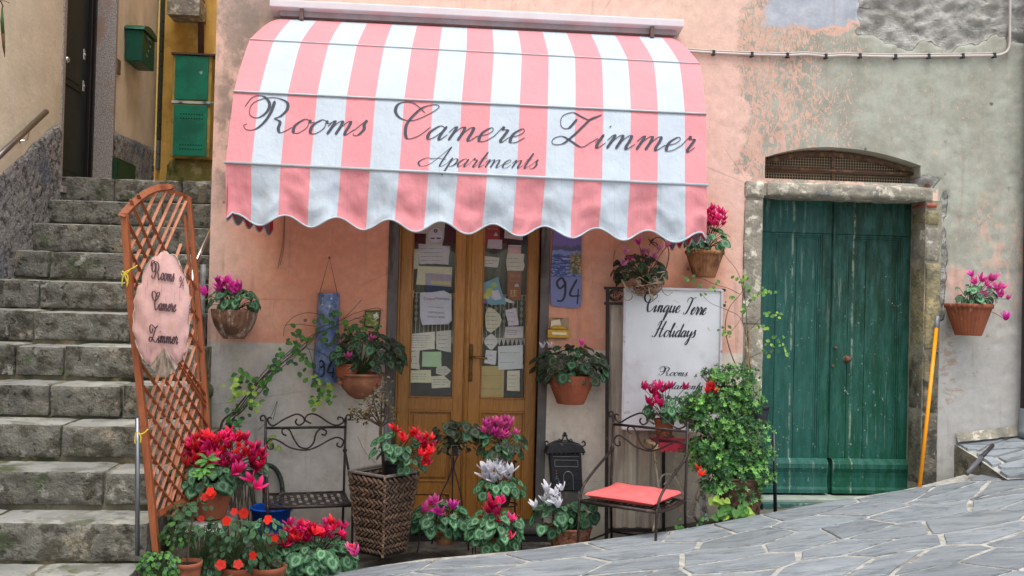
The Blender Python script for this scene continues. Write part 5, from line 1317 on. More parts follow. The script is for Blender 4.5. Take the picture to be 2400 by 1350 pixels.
def clf(u, v):
    px = lerp(lerp(1431, 1432, v), lerp(1556, 1545, v), u); py = lerp(714, 1236, v)
    p = P(px, py, -.06); p.y += .012*math.sin(u*22+1.5*v) + .006*math.sin(u*47); return p
mb = MB(); mb.grid(clf, 60, 20)
mb.build('sheet', mat('beige stained cloth', 'b9ad9c', .95, .12, 6, layers=[('9c9084', 3, .5, .62, (5,5,.4)), ('cbc3b8', 4, .55, .68, (4,4,.3))], bump=.4, bs=160), CL, smooth=True)

# ---- sewing-stand table with red cloth ----
TB = thing('side_table', P(1620, 1240, -.25), 'small table with red cloth on curly cream iron legs beside the sign board', 'table')
M_CRI = mat('cream painted iron', 'd6cdb8', .5, .2, 20, layers=[('7a6248', 14, .56, .64)], bump=.3)
ty = P(1600, 1028, -.25).z; x0, x1 = P(1512, 1030, -.25).x, P(1745, 1035, -.25).x
mb = MB(); mb.box((x0, -.46, ty-.045), (x1, -.19, ty-.012)); mb.build('table_top', mat('cream worn table edge', 'b5a584', .6, layers=[('6a5038', 12, .54, .62)]), TB, bevel=.006)
M_RED = mat('dark red cloth', '8f2436', .9, .2, 9, bump=.3, bs=120)
mb = MB(); xr0 = P(1545, 1030, -.46).x
mb.box((xr0, -.465, ty-.012), (x1+.005, -.185, ty-.004))
n = 34; vs = []
for i in range(n+1):
    x = lerp(xr0, x1, i/n); vs += [V((x, -.468, ty-.004)), V((x, -.474-.004*math.sin(i*1.3), ty-.045-.014*(i % 2)))]
mb.add(vs, [(2*i, 2*i+1, 2*i+3, 2*i+2) for i in range(n)]); mb.build('red_cloth', M_RED, TB)
def curve(mb, pts, Y, r, n=6): mb.tube(cr([P(a, b, Y) for a, b in pts], 6), r, n)
for pts in ([(1533,1044),(1537,1090),(1543,1140),(1543,1190),(1530,1246)], [(1530,1052),(1590,1050)], [(1546,1195),(1575,1172),(1605,1172),(1628,1180)], [(1545,1130),(1555,1113),(1575,1113),(1588,1130),(1600,1155),(1625,1178)], [(1586,1068),(1580,1092),(1590,1125)], [(1556,1136),(1562,1131),(1566,1138),(1560,1142)], [(1548,1192),(1570,1178),(1580,1160)]):
    mb = MB(); curve(mb, pts, -.24, .0080 if len(pts) == 5 and pts[0][0] == 1533 else .0058); mb.build('scroll_leg' if pts[0] == (1533,1044) else 'scroll', M_CRI, TB, smooth=True)
mb = MB(); curve(mb, [(1690,1044),(1694,1120),(1700,1215)], -.24, .007); mb.build('scroll_leg', M_CRI, TB, smooth=True)
# ---- white straw ornament with tassels ----
OR = thing('straw_ornament', P(1642, 1215, -.27), 'whitewashed tied bundle ornament with curled tendrils hanging under the table', 'ornament')
M_WW = mat('whitewashed straw', 'dcd6cc', .9, .3, 30, layers=[('8a8078', 25, .5, .6)], bump=.5)
q = lambda a, b: P(a, b, -.28)
mb = MB(); mb.lathe([(.012,.12),(.028,.10),(.036,.07),(.03,.04),(.04,.0),(.05,-.05),(.03,-.08)], q(1642,1185)+V((0,0,-.02)), 14, 7, .1); mb.build('bundle', M_WW, OR, smooth=True)
for pts in ([(1636,1140),(1636,1162)], [(1641,1140),(1641,1162)], [(1646,1140),(1645,1164)]):
    mb = MB(); curve(mb, pts, -.28, .002); mb.build('string', M_WW, OR)
for pts in ([(1632,1205),(1620,1212),(1611,1207),(1611,1199),(1618,1198),(1618,1204)], [(1650,1185),(1662,1165),(1668,1153)], [(1655,1190),(1668,1205),(1676,1222)], [(1636,1180),(1622,1182),(1618,1178)]):
    mb = MB(); curve(mb, pts, -.28, .003); mb.build('tendril', M_WW, OR, smooth=True)
mb = MB()
for k in range(9):
    a = 2*math.pi*k/9; c0 = q(1645,1158); mb.tube([c0, c0+V((.03*math.cos(a), -.01, .022*math.sin(a)))], [.004,.001], 5)
mb.build('raffia_bow', M_WW, OR)

# ---- black ornate letter box ----
BX = thing('ornate_letter_box', P(1328, 1150, -.1), 'black antique letter box with scrolled crest standing by the door frame', 'letter box')
M_CAST = mat('black cast metal', '2c2d31', .45, .3, 24, layers=[('6f7276', 18, .62, .7)], metal=.4, bump=.4, bs=70)
b_ = lambda a, b, Y=-.11: P(a, b, Y)
tilt = lambda a, b, Y=-.11: P(a+(b-1100)*.04, b, Y)
mb = MB(); f4 = [tilt(1292,1150), tilt(1364,1151), tilt(1364,1064), tilt(1290,1062)]; mb.prism(f4, (0,.10,0)); mb.build('body', M_CAST, BX, bevel=.004)
mb = MB(); mb.prism([tilt(a, b, -.135) for a, b in ((1280,1064),(1375,1062),(1368,1046),(1340,1037),(1310,1038),(1288,1048))], (0,.13,0)); mb.build('roof', M_CAST, BX, bevel=.006)
mb = MB()
for a in range(9): mb.ball(tilt(1285+10.5*a, 1064, -.136), .008, 6, 4)
mb.build('roof_edge_beads', M_CAST, BX, smooth=True)
for sgn in (-1, 1):
    mb = MB(); c0 = 1327; mb.tube(cr([tilt(c0+sgn*4, 1019,-.1), tilt(c0+sgn*6,1030,-.1), tilt(c0+sgn*22,1038,-.1), tilt(c0+sgn*38,1046,-.1), tilt(c0+sgn*47,1042,-.1), tilt(c0+sgn*44,1034,-.1), tilt(c0+sgn*39,1038,-.1)], 5), .005, 6)
    mb.tube(cr([tilt(c0+sgn*8,1036,-.1), tilt(c0+sgn*13,1029,-.1), tilt(c0+sgn*17,1034,-.1), tilt(c0+sgn*13,1037,-.1)], 5), .0035, 6); mb.build('crest_scroll', M_CAST, BX, smooth=True)
mb = MB(); mb.ball(tilt(1327,1018,-.1), .013, 8, 6, sc=(.9,.7,1.3)); mb.build('finial', M_CAST, BX, smooth=True)
M_WORN = mat('rubbed metal edge', '85888a', .4, .2, 20, metal=.5)
mb = MB()
for (x0, y0, x1, y1) in ((1301,1078,1355,1079),(1301,1093,1355,1094),(1301,1078,1301,1093),(1355,1079,1355,1094),(1297,1070,1359,1070)): mb.bar(tilt(x0,y0,-.114), tilt(x1,y1,-.114), .003, .003, (0,1,0))
mb.build('slot_frame', M_WORN, BX)
mb = MB(); mb.tube([tilt(1320,1148,-.114)]+[tilt(1331+11*math.cos(a), 1118-13*math.sin(a), -.114) for a in [math.pi*(1-i/8) for i in range(9)]]+[tilt(1342,1148,-.114)], .0025, 5); mb.build('arched_door', M_WORN, BX)
mb = MB(); [mb.ball(tilt(1304, 1104+6*k, -.114), .0045, 6, 4) for k in range(3)]; mb.build('studs', mat('copper stud', '9a7a58', .4, metal=.6), BX)
mb = MB(); mb.box((b_(1300,1160).x, -.1, zfloor(.8)), (b_(1356,1160).x, -.02, b_(1328,1151).z)); mb.build('plinth', M_STEPD, BX)

# ---- tools ----
q0, q1 = P(2155, 1142, -.30), P(2198, 742, -.035)
BH = thing('broom_handle', q0, 'bright orange broom handle with grey cap leaning on the green door jamb', 'broom handle')
mb = MB(); qm = q0.lerp(q1, .93); mb.tube([q0, qm], .0125, 10); mb.build('stick', mat('orange plastic sleeve', 'f59a0c', .4, .03, bump=0), BH, smooth=True)
mb = MB(); mb.tube([qm, q1, q1+(q1-q0).normalized()*.004], [.0135,.0125,.006], 10); mb.ball(q1.lerp(qm,.2)+V((0,-.012,0)), .004); mb.build('grey_cap', mat('grey plastic cap', '8d929c', .4, bump=0), BH, smooth=True)
q0, q1 = P(1817, 1200, -.44), P(1814, 1016, -.40)
BK = thing('black_stick', q0, 'thin black upright stick standing before the left leaf of the green door', 'stick')
mb = MB(); mb.tube([q0, q1], .0115, 10); mb.build('stick', mat('black plastic', '24242a', .4, bump=0), BK, smooth=True)
q0, q1 = P(2266, 1110, -.36), P(2327, 1043, -.12)
LH = thing('leaning_handle', q0, 'short grey and black tool handle leaning over the stone apron at the right', 'tool handle')
mb = MB(); qm = q0.lerp(q1, .55); mb.tube([q0, qm], .016, 10); mb.build('grey_grip', mat('grey grip', '5b5b5f', .5, bump=0), LH, smooth=True)
mb = MB(); mb.tube([qm, q1], [.0165,.012], 10); mb.build('black_tip', mat('black tip', '2b2a2e', .5, bump=0), LH, smooth=True)
# blue bucket and hose
q = P(636, 1235, -.32); s_ = (DIST-.32)/F; zb = P(636, 1262, -.32).z
BU = thing('bucket', (q.x, -.34, zb), 'bright blue plastic bucket under the empty iron chair', 'bucket')
zt = P(636, 1187, -.34).z; mb = MB()
mb.lathe([(.095,0),(.122,zt-zb-.012),(.13,zt-zb-.012),(.13,zt-zb),(.120,zt-zb),(.118,zt-zb-.01),(.092,.008),(.0,.008)], (q.x, -.34, zb), 28, cap=False); mb.build('body', mat('blue plastic', '0a4fb4', .4, .05, bump=0), BU, smooth=True)
mb = MB(); mb.tube([(q.x+.128*math.cos(a), -.34+.128*math.sin(a)*1, zt-.03-.09*abs(math.sin(a))*0) for a in [math.pi*i/10 for i in range(11)]], .003, 5); mb.build('handle', mat('wire handle', '3a3a44', .4, metal=.6), BU)
HS = thing('hose', P(640, 1150, -.06), 'dark green hose coil hanging low on the wall behind the empty chair', 'hose')
mb = MB(); mb.tube([P(626+36*math.cos(a), 1158+60*math.sin(a)-8, -.06-.02*math.sin(3*a)) for a in [2*math.pi*i/36 for i in range(37)]], .015, 8); mb.build('coil', mat('dark green hose', '2f3d34', .5), HS, smooth=True)
mb = MB(); mb.bar(P(613, 1100, -.12), P(626, 1190, -.16), .03, .02, (0,1,0)); tag(mb.build('wooden_stake', mat('orange brown stake', '8a5230', .6), at=P(620, 1190, -.14)), 'orange brown wooden stake beside the hose behind the empty chair', 'stake')
# =====================================================================
# iron chairs, cushion, trellis with shell sign
# =====================================================================
def chair(px, pyb, Y, width, rot, zb, seat_h, H, label):
    p0 = P(px, pyb, Y); base = V((p0.x, Y, zb))
    xf = Matrix.Translation(base) @ Matrix.Rotation(math.radians(rot), 4, 'Z')
    c = thing('garden_chair', base, label, 'chair', 'wrought iron chairs in front of the house')
    w, d = width, .42; r = .0085; zr = H-.07; za = H-.22
    def T(pts, rr, nm, smooth=True, spl=0, n=7):
        mb = MB(xf); mb.tube(cr(pts, 6) if spl else pts, rr, n); return mb.build(nm, M_DIRON, c, smooth=smooth)
    for x in (0, w):
        T([(x, .03, 0), (x, .0, seat_h), (x, .01, H-.01)], r, 'leg')
        sg = -1 if x == 0 else 1
        T([(x, .01, H-.01), (x-.012*0+sg*.012, .01, H+.008), (x+sg*.03, .01, H+.002), (x+sg*.03, .01, H-.022), (x+sg*.012, .01, H-.022)], .006, 'finial_curl', spl=1)
        T([(x, 0, za), (x, -.06, za-.035), (x, -d*.62, za-.12), (x, -d*.93, za-.20), (x, -d, za-.30), (x, -d-.005, seat_h), (x, -d-.012, 0)], r, 'arm', spl=1)
        mb = MB(xf); mb.ball((x, 0, za), .015, 8, 6); mb.build('joint', M_DIRON, c, smooth=True)
        T([(x, .02, .14), (x, -d-.01, .14)], .006, 'stretcher')
    T([(0, .02, .14), (w, .02, .14)], .006, 'stretcher')
    T([(0, .008, zr), (w, .008, zr)], r, 'back_rail')
    def S(pts): 
        q = []
        for X, Yp in pts:
            u = (X-745)/560; q.append((u*w, .008, zr+(235-30*u-Yp)/1146))
        return q
    for pts in ([(785,165),(768,158),(757,172),(770,203),(800,215),(850,180),(900,150),(960,125),(1003,145),(1010,180),(975,205),(950,185),(960,160)],
                [(1060,190),(1018,165),(1030,132),(1065,118),(1110,130),(1180,175),(1240,195),(1288,170),(1282,140),(1252,135),(1250,155)],
                [(890,285),(862,270),(862,240),(890,232),(915,250),(945,310),(985,362),(1040,370),(1080,330),(1098,260),(1130,225),(1168,240),(1162,270),(1135,265)],
                [(800,350),(800,380),(770,382),(755,345),(790,310),(850,330),(920,370),(1020,385),(1100,360),(1200,300),(1250,283),(1292,305),(1280,350),(1250,345),(1252,322)]):
        T(S(pts), .0055, 'back_scroll', spl=1)
    # seat of woven strips in a frame
    zs_ = lambda y: seat_h - .012*math.sin(math.pi*(-y/d))
    for x in (0, w): T([(x, 0, seat_h), (x, -d*.5, seat_h-.014), (x, -d, seat_h)], .008, 'seat_frame', spl=1)
    T([(0, 0, seat_h), (w, 0, seat_h)], .008, 'seat_frame'); T([(0, -d, seat_h), (w, -d, seat_h)], .011, 'seat_frame')
    nx, ny = 12, 6
    for i in range(nx):
        x = w*(i+.5)/nx; mb = MB(xf); k = 12
        pts = [(x, -d*j/k, zs_(-d*j/k)+.004*math.cos(math.pi*(j*ny/k+i))) for j in range(k+1)]
        for a, b in zip(pts, pts[1:]): mb.bar(a, b, .0215, .0025)
        mb.build('slat', M_DIRON, c)
    for j in range(ny):
        y = -d*(j+.5)/ny; mb = MB(xf); k = 24
        pts = [(w*i/k, y, zs_(y)-.004*math.cos(math.pi*(i*nx/k+j))) for i in range(k+1)]
        for a, b in zip(pts, pts[1:]): mb.bar(a, b, .019, .0025)
        mb.build('slat', M_DIRON, c)
    return xf
c1 = chair(617, 1200, -.22, .50, 12, -.205, .415, .90, 'empty black iron chair with scrolled back and woven seat left of the wicker planter')
c2 = chair(1431, 1200, -.36, .50, -37, -.12, .40, .89, 'black iron chair with a coral cushion in front of the sign board')
# cushion
cu = thing('seat_cushion', c2 @ V((.26, -.2, .41)), 'flat coral red tufted cushion on the right iron chair', 'cushion')
M_CUSH = mat('coral cotton', 'e06868', .85, .06, 8, bump=.25, bs=90)
def cus(sgn):
    def fn(u, v):
        a, b = 2*u-1, 2*v-1
        e = max(0, 1-max(abs(a), abs(b))**5); tuft = 0
        for ta in (-.4, .4):
            for tb in (-.4, .4): tuft += math.exp(-((a-ta)**2+(b-tb)**2)*40)
        for q in (-.4, .4): tuft += .35*math.exp(-((a-q)**2)*90)+.35*math.exp(-((b-q)**2)*90)
        z = sgn*(.026*e**.42 + .004*fbm(a*2, b*2, 3, 3)) - (sgn > 0)*.017*tuft*e
        pin = 1-.06*(1-abs(a)**3)*(abs(b)**4)-.0
        return c2 @ V((.24+a*.225*(1-.05*(1-b*b)*abs(a)**4)+.01, -.20+b*.205*(1-.05*(1-a*a)*abs(b)**4), .438+z+.012*(b > .5)*(b-.5)))
    return fn
mb = MB(); mb.grid(cus(1), 40, 40); mb.grid(cus(-1), 20, 20, flip=True); mb.build('pad', M_CUSH, cu, smooth=True)
for x in (.04, .46):
    mb = MB(c2); mb.tube(cr([(x, -.02, .43), (x+.01, -.005, .41), (x-.01, .005, .37), (x+.012, .0, .33)], 4), .003, 5); mb.build('tie', M_CUSH, cu)

# ---- trellis ----
def wood2(name, a, b):
    t = NT(name); v = t.map((6, 6, 1.0)); g = t.noise(9, 6, .65, v)
    cur = t.mix(t.ss(.3, .7, g), col(a), col(b)); cur = t.mix(t.ss(.66, .71, t.noise(40, 5, .7, t.map((1,1,.4))), 0, .6), cur, col('c99a80')); cur = t.mix(t.ss(.52, .66, t.noise(5, 7, .7, t.map((2,2,.4), (4,4,4))), 0, .55), cur, col('6e3a20'))
    cur = t.val(cur, t.ss(0, 1, t.rand(), .85, 1.12)); t.done(cur, .55, t.bump(g, .2, .004), spec=.35); return t.m
M_TR = wood2('orange stained trellis wood', '84492a', '985636'); M_TRP = wood2('paler back slat', 'aa6a4c', 'b87c5e')
xl = lambda y: interp(y, [(490, 288), (700, 303), (1000, 335), (1295, 364)])
xr = lambda y: interp(y, [(455, 441), (700, 464), (1000, 487), (1295, 508)])
def TY(px, py):                                               # the frame stands askew: its right side nearer the wall, its foot further out
    u = (px-xl(py))/(xr(py)-xl(py)); v = (py-460)/830
    return lerp(-1.56, -.98, u) - .06*v
def tp(px, py, off=0): return P(px, py, TY(px, py)+off)
TR = thing('trellis', tp(365, 1295), 'arched orange stained wooden trellis leaning at the foot of the stairs', 'trellis')
def stile(f, ys, dxs, nm='stile', w=.036, d=.03):
    mb = MB(); q = [tp(f(y)+dxs, y) for y in ys]
    for a, b in zip(q, q[1:]): mb.bar(a, b, w, d, (0,1,0))
    return mb.build(nm, M_TR, TR, bevel=.002)
stile(xl, (500, 700, 1000, 1298), 3, w=.031, d=.04); stile(xr, (462, 700, 1000, 1296), 0, w=.024, d=.035); stile(lambda y: xr(y)-13, (505, 700, 1000, 1290), 0, 'inner_stile', w=.012, d=.03)
def arc_part(pts, w, d, mt):
    mb = MB(); q = [tp(a, b, -.002) for a, b in cr([(x, y, 0) for x, y in pts], 6) and [(p.x, p.y) for p in cr([(x, y, 0) for x, y in pts], 6)]]
    n = len(q); lo = []; hi = []
    ups = []
    for i in range(n):
        t = (q[min(i+1, n-1)]-q[max(i-1, 0)]).normalized(); nn = V((-t.z, 0, t.x)).normalized(); nn = nn if nn.z > 0 else -nn
        ww = w*(1 if i < n-3 else (n-1-i+.2)/3.2) if mt else w; ups.append((q[i]+nn*ww/2, q[i]-nn*ww/2))
    for i in range(n-1):
        a, b = ups[i], ups[i+1]; dd = V((0, d, 0)); mb.hexa([a[1], b[1], b[1]+dd, a[1]+dd, a[0], b[0], b[0]+dd, a[0]+dd])
    return mb.build('arch_rail', M_TR, TR)
arc_part([(284,506),(300,487),(322,466),(346,449),(372,439),(392,437),(404,433)], .036, .045, True)
arc_part([(376,442),(395,448),(412,452),(430,458),(445,468)], .022, .035, False)
# slats: front family falls to the right, back family rises to the right
def seg(p, q, off, w, m, d=.009):
    mb = MB(); a, b = tp(*p, off), tp(*q, off); mb.bar(a, b, w, d, (0,1,0)); return mb.build('slat', m, TR)
def run_slat(x0, y0, m, direction, ystop):
    """step along the slat until it meets the other stile"""
    x, y = x0, y0; st = 3
    while True:
        y += st; x += st/m*direction
        if y > ystop: break
        if direction > 0 and x > xr(y)-3: break
        if direction < 0 and x < xl(y)+2: break
        if y > 1215: break
    return x, y
for (a, b) in (((306,468),(360,598)), ((323,456),(392,600))): seg(a, b, -.010, .0155, M_TR)
for y0 in (520, 585, 640): seg((xl(y0)+8, y0), run_slat(xl(y0)+8, y0, 1.9, 1, {520: 620, 585: 680, 640: 700}[y0]), -.010, .0155, M_TR)
y0 = 690; k = 0
while y0 < 1130:
    m = lerp(1.55, 1.22, (y0-690)/440); x1, y1 = run_slat(xl(y0)+8, y0, m, 1, 1200); 
    seg((xl(y0)+8, y0), (x1, y1), -.010, .0155, M_TR); y0 += lerp(52, 56, k/8); k += 1
for x0, y0 in ((343, 735), (390, 790), (400, 715), (425, 690), (436, 640)):
    x1, y1 = run_slat(x0, y0, 1.5, 1, 1200); seg((x0, y0), (x1, y1), -.010, .0155, M_TR)
tops = [(367,446),(389,448),(408,454),(426,461),(436,472)]
for (x, y), ye in zip(tops, (700, 760, 820, 860, 880)):
    x1, y1 = run_slat(x, y, 2.25, -1, ye); seg((x, y), (x1, y1), .004, .0150, M_TRP)
seg((424,572),(400,640), .004, .0150, M_TRP); seg((444,612),(410,700), .004, .0150, M_TRP)
y0 = 650
while y0 < 1010:
    x, y = xr(y0)-14, y0; x1, y1 = run_slat(x, y, 3.1, -1, 1180+((y0*7) % 45)); seg((x, y), (x1, y1), .004, .0150, M_TRP); y0 += 39
for x in (400, 418, 436): seg((x+32, 960), (x-8, 1190+(x % 3)*14), .004, .0150, M_TRP)
seg((372,1204),(440,1168), -.004, .03, M_TR, .014)
# post
PT = thing('steel_post', tp(322, 1300), 'grey steel post standing upright on the stair edge left of the trellis', 'post')
mb = MB(); mb.tube([P(322, 1302, -1.68), P(322, 980, -1.68)], .0108, 10); mb.build('tube', mat('galvanised tube', '7c8088', .35, .15, metal=.8, bump=.05), PT, smooth=True)
# ties
M_YEL2 = mat('yellow cord', 'd8c53a', .7, bump=0)
for grp in ([[(322,622),(305,632),(292,638),(286,636)],[(292,638),(300,650),(297,672)],[(292,638),(287,655),(285,671)],[(303,634),(290,646),(284,642)],[(290,640),(296,655),(300,664)]],
            [[(347,1006),(338,1014),(328,1018),(320,1013),(316,1030),(317,1040)],[(326,1014),(330,1026),(329,1038)]]):
    tt = thing('string_tie', tp(*grp[0][0]), 'frayed yellow string knotted round the trellis stile %s' % ('beside the shell sign' if grp[0][0][1] < 800 else 'and the steel post low down'), 'string')
    for pts in grp:
        mb = MB(); mb.tube(cr([P(a, b, -1.62 if b < 800 else -1.71) for a, b in pts], 5), .0032, 5); mb.build('strand', M_YEL2, tt, smooth=True)
# shell sign
SS = thing('shell_sign', P(385, 880, -1.66), 'pink scallop shell sign with handwritten Rooms Camere Zimmer hung on the trellis', 'sign')
out = [(377,592),(390,590),(398,598),(405,596),(414,603),(420,617),(428,634),(436,648),(440,668),(443,690),(445,720),(444,748),(442,775),(440,800),(436,822),(428,840),(415,852),(407,868),(396,880),(382,883),(370,876),(361,862),(350,856),(340,848),(330,832),(321,812),(315,790),(311,772),(313,755),(312,738),(316,722),(314,705),(320,690),(323,672),(332,664),(334,650),(340,630),(350,612),(358,604),(368,602)]
op = [(p.x, p.y) for p in cr([(x, y, 0) for x, y in out+out[:1]], 3)][:-1]
cxs, cys = 382, 850
def bul(px, py):
    a = math.atan2(px-cxs, cys-py); rr = min(1, math.hypot((px-378)/66, (py-737)/146))
    return -.035*(1-rr**2.2) - .006*math.cos(a*17)*(.25+.75*rr)
SY = -1.66
SSW = .06
vs = []; fs = []; n = len(op); rings = 9
for k in range(rings+1):
    f = k/rings
    for (x, y) in op:
        qx, qy = lerp(378, x, f), lerp(737, y, f); vs.append(P(qx, qy, SY+bul(qx, qy)))
for (x, y) in op: vs.append(P(x, y, SY+.012))
fs = [(k*n+i, k*n+(i+1) % n, (k+1)*n+(i+1) % n, (k+1)*n+i) for k in range(rings+1) for i in range(n)] + [tuple((rings+1)*n+i for i in range(n))]
def shellmat():
    t = NT('painted shell'); x, y, z = t.xyz(); n1 = t.noise(18, 5, .65)
    cur = t.mix(t.ss(.4, .65, n1), col('c79c98'), col('d3a8a2'))
    st = t.ss(.60, .68, t.noise(26, 5, .6, t.map((3.4,1,.35)))); cur = t.mix(t.op('MULTIPLY', st, .45), cur, col('8f6470'))
    cur = t.mix(t.ss(.62, .7, t.noise(11, 4, .6, t.map((1.6,1,.6), (5,2,1))), 0, .35), cur, col('b8936a'))
    t.done(cur, .6, t.bump(n1, .2, .004)); return t.m
mb = MB(); mb.add(vs, fs); mb.build('shell', shellmat(), SS, auto=70)
mb = MB(); mb.tube([P(x, y, SY-.001) for x, y in op+op[:1]], .0028, 5); mb.build('rim', mat('whitish worn rim', 'b5aba0', .7, .3, 40, layers=[('5a4638', 25, .5, .6)]), SS, smooth=True)
# raised umbo fan
mb = MB()
def fan(u, v):
    a = lerp(-.85, .85, u); rr = lerp(0, 1, v)
    px = 385+ math.sin(a)*rr*44*(1+.0*u); py = 815 + math.cos(a)*rr*66*(.85+.15*math.cos(a))
    return P(px, py, SY-.038-.020*math.sin(math.pi*(.15+.7*u))*(1-.5*rr) - .005*math.cos(a*20)*rr)
mb.grid(fan, 40, 8); mb.build('umbo', mat('bare grey shell', '98887a', .7, .2, 20, layers=[('6f6256', 20, .5, .6, (3,1,.5))], bump=.3), SS, smooth=True)
M_SHINK = mat('brown sign paint', '4a3338', .6, bump=0)
sf = lambda a, b: P(a, b, SY+bul(a, b)-.0085)
for (s, x0, y0, x1, y1, xh, sl_) in (('Rooms', 366, 655, 408, 660, 17, .12), ('Camere', 364, 727, 412, 731, 17, .12), ('Zimmer', 364, 803, 416, 807, 17, .14)):
    pen(s, sf, x0, y0, x1, y1, xh, sl_, .045, .085, True).build('lettering', M_SHINK, SS)
pen('94', sf, 419, 674, 431, 678, 14, .1, .04, .06, True).build('number', M_SHINK, SS)

# =====================================================================
# plants
# =====================================================================
def leafmat(name, dark, ring, edge=None, ringk=1.0, r=.5, jit=.3, hue=None):
    t = NT(name); x, y, z = t.xyz()
    dx_ = t.op('MULTIPLY', x, 1.0); dy_ = t.op('MULTIPLY', t.op('SUBTRACT', y, .34), .85)
    d = t.op('SQRT', t.op('ADD', t.op('MULTIPLY', dx_, dx_), t.op('MULTIPLY', dy_, dy_)))
    d = t.op('ADD', d, t.op('MULTIPLY', t.op('SUBTRACT', t.noise(6, 5, .75), .5), .38))
    rg = t.op('MULTIPLY', t.ss(.15, .25, d), t.ss(.30, .40, d, 1, 0))
    c0 = t.node('ShaderNodeRGB'); c0.outputs[0].default_value = col(dark)
    cur = t.mix(t.op('MULTIPLY', rg, ringk), c0.outputs[0], col(ring))
    if edge: cur = t.mix(t.ss(.42, .5, d, 0, .6), cur, col(edge))
    mid = t.ss(.0, .03, t.op('ABSOLUTE', x), 1, 0); cur = t.mix(t.op('MULTIPLY', mid, .35), cur, col(ring))
    cur = t.val(cur, t.ss(0, 1, t.rand(), 1-jit, 1+jit))
    t.done(cur, r, t.bump(t.noise(9, 3), .3, .05), spec=.45)
    trn = t.node('ShaderNodeBsdfTranslucent'); t.put(trn.inputs[0], t.val(cur, 1.3)); mx = t.node('ShaderNodeMixShader'); mx.inputs[0].default_value = .18
    t.t.links.new(t.b.outputs[0], mx.inputs[1]); t.t.links.new(trn.outputs[0], mx.inputs[2]); t.t.links.new(mx.outputs[0], t.out.inputs[0]); return t.m
def petalmat(name, c, c2, jit=.25):
    t = NT(name); x, y, z = t.xyz(); cur = t.mix(t.ss(.2, .9, z), col(c2), col(c)); cur = t.val(cur, t.ss(0, 1, t.rand(), 1-jit, 1+jit))
    t.done(cur, .5, None, spec=.3)
    trn = t.node('ShaderNodeBsdfTranslucent'); t.put(trn.inputs[0], cur); mx = t.node('ShaderNodeMixShader'); mx.inputs[0].default_value = .3
    t.t.links.new(t.b.outputs[0], mx.inputs[1]); t.t.links.new(trn.outputs[0], mx.inputs[2]); t.t.links.new(mx.outputs[0], t.out.inputs[0]); return t.m
LB = leafmat('bright cyclamen leaf', '2c6238', '86ae8a', '326b3e', .6)
LM = leafmat('mid cyclamen leaf', '24502f', '6a9474', '2a5a36', .55)
LD = leafmat('dark cyclamen leaf', '222e1e', '55694a', '33422c', .6)
LO = leafmat('impatiens leaf', '2f5230', '4d7a4a', None, .3)
LZ = leafmat('azalea leaf', '4a8640', '68a856', None, .3, .35, .35)
LY = leafmat('yellow green leaf', '86a53c', 'a9c25c', None, .3, .5, .3)
LG = leafmat('fresh green leaf', '45782f', '6a9a4a', None, .3, .5, .35)
LBR = leafmat('withered leaf', '4a3a22', '6a5a3a', None, .3, .7, .4)
LDY = leafmat('dry olive leaf', '6a5c30', '8a7a40', None, .3, .7, .4)
FM = petalmat('magenta petals', 'ee52c0', 'c02a8c'); FH = petalmat('hot pink petals', 'f23a8e', 'c8185e'); FR = petalmat('scarlet petals', 'f83c46', 'c81426')
FC = petalmat('crimson pink petals', 'f2305e', 'b41048'); FW = petalmat('white petals', 'f6f6fa', 'd4d4de', .05); FP = petalmat('pale pink petals', 'dc9cc4', 'c070a0'); FO = petalmat('orange red petals', 'fc4a34', 'd82818')
FV = petalmat('purple red petals', 'c8286c', '8a1048'); FPK = petalmat('rose pink petals', 'f474b8', 'c83c8c')
M_STEM = mat('green stalk', '4a5a34', .6, bump=0); M_STEMR = mat('reddish stalk', '5a2f30', .6, bump=0); M_BARK = mat('brown bark', '4f3d30', .85, .3, 30, bump=.6); M_SOIL = mat('dark soil', '2a211a', .95, .3, 60, bump=.8)
def heart_mesh(m, name='leaf'):
    L = [(0,0),(.2,-.13),(.4,-.1),(.52,.1),(.5,.35),(.36,.62),(.17,.84),(0,.98)]
    mid = [(0,0),(0,.15),(0,.4),(0,.62),(0,.98)]
    vs = []; fs = []
    def h(x, y): return .22*abs(x) - .35*(max(0, y-.45))**2 - .10*x*x*4*abs(x) + .05*math.sin(9*y+x*5)*abs(x)
    for (x, y) in mid: vs.append((x, y, h(x, y)))
    for sg in (1, -1):
        b = len(vs)
        for (x, y) in L[1:-1]: vs.append((sg*x, y, h(x, y)))
        inner = len(vs)
        for (x, y) in ((.22,.1),(.25,.35),(.17,.6)): vs.append((sg*x, y, h(x, y)-.015))
        i0, i1, i2 = inner, inner+1, inner+2
        f = [(0,b,i0,1),(b,b+1,b+2,i0),(1,i0,i1,2),(i0,b+2,b+3,i1),(2,i1,i2,3),(i1,b+3,b+4,i2),(3,i2,b+5,4),(i2,b+4,b+5)]
        fs += [q if sg > 0 else q[::-1] for q in f]
    me = bpy.data.meshes.new(name); me.from_pydata(vs, [], fs); me.materials.append(m); me.shade_smooth(); return me
def oval_mesh(m, wd=.3, name='leaf', fold=.25):
    pr = [(0,0),(.25,.7),(.55,1),(.8,.7),(1,0)]; vs = [(0,y,-.25*(y-.3)**2) for y, _ in pr]; fs = []
    for sg in (1, -1):
        b = len(vs); 
        for y, k in pr[1:-1]: vs.append((sg*wd*k, y, fold*wd*k-.25*(y-.3)**2))
        f = [(0,b,1),(1,b,b+1,2),(2,b+1,b+2,3),(3,b+2,4)]; fs += [q if sg > 0 else q[::-1] for q in f]
    me = bpy.data.meshes.new(name); me.from_pydata(vs, [], fs); me.materials.append(m); me.shade_smooth(); return me
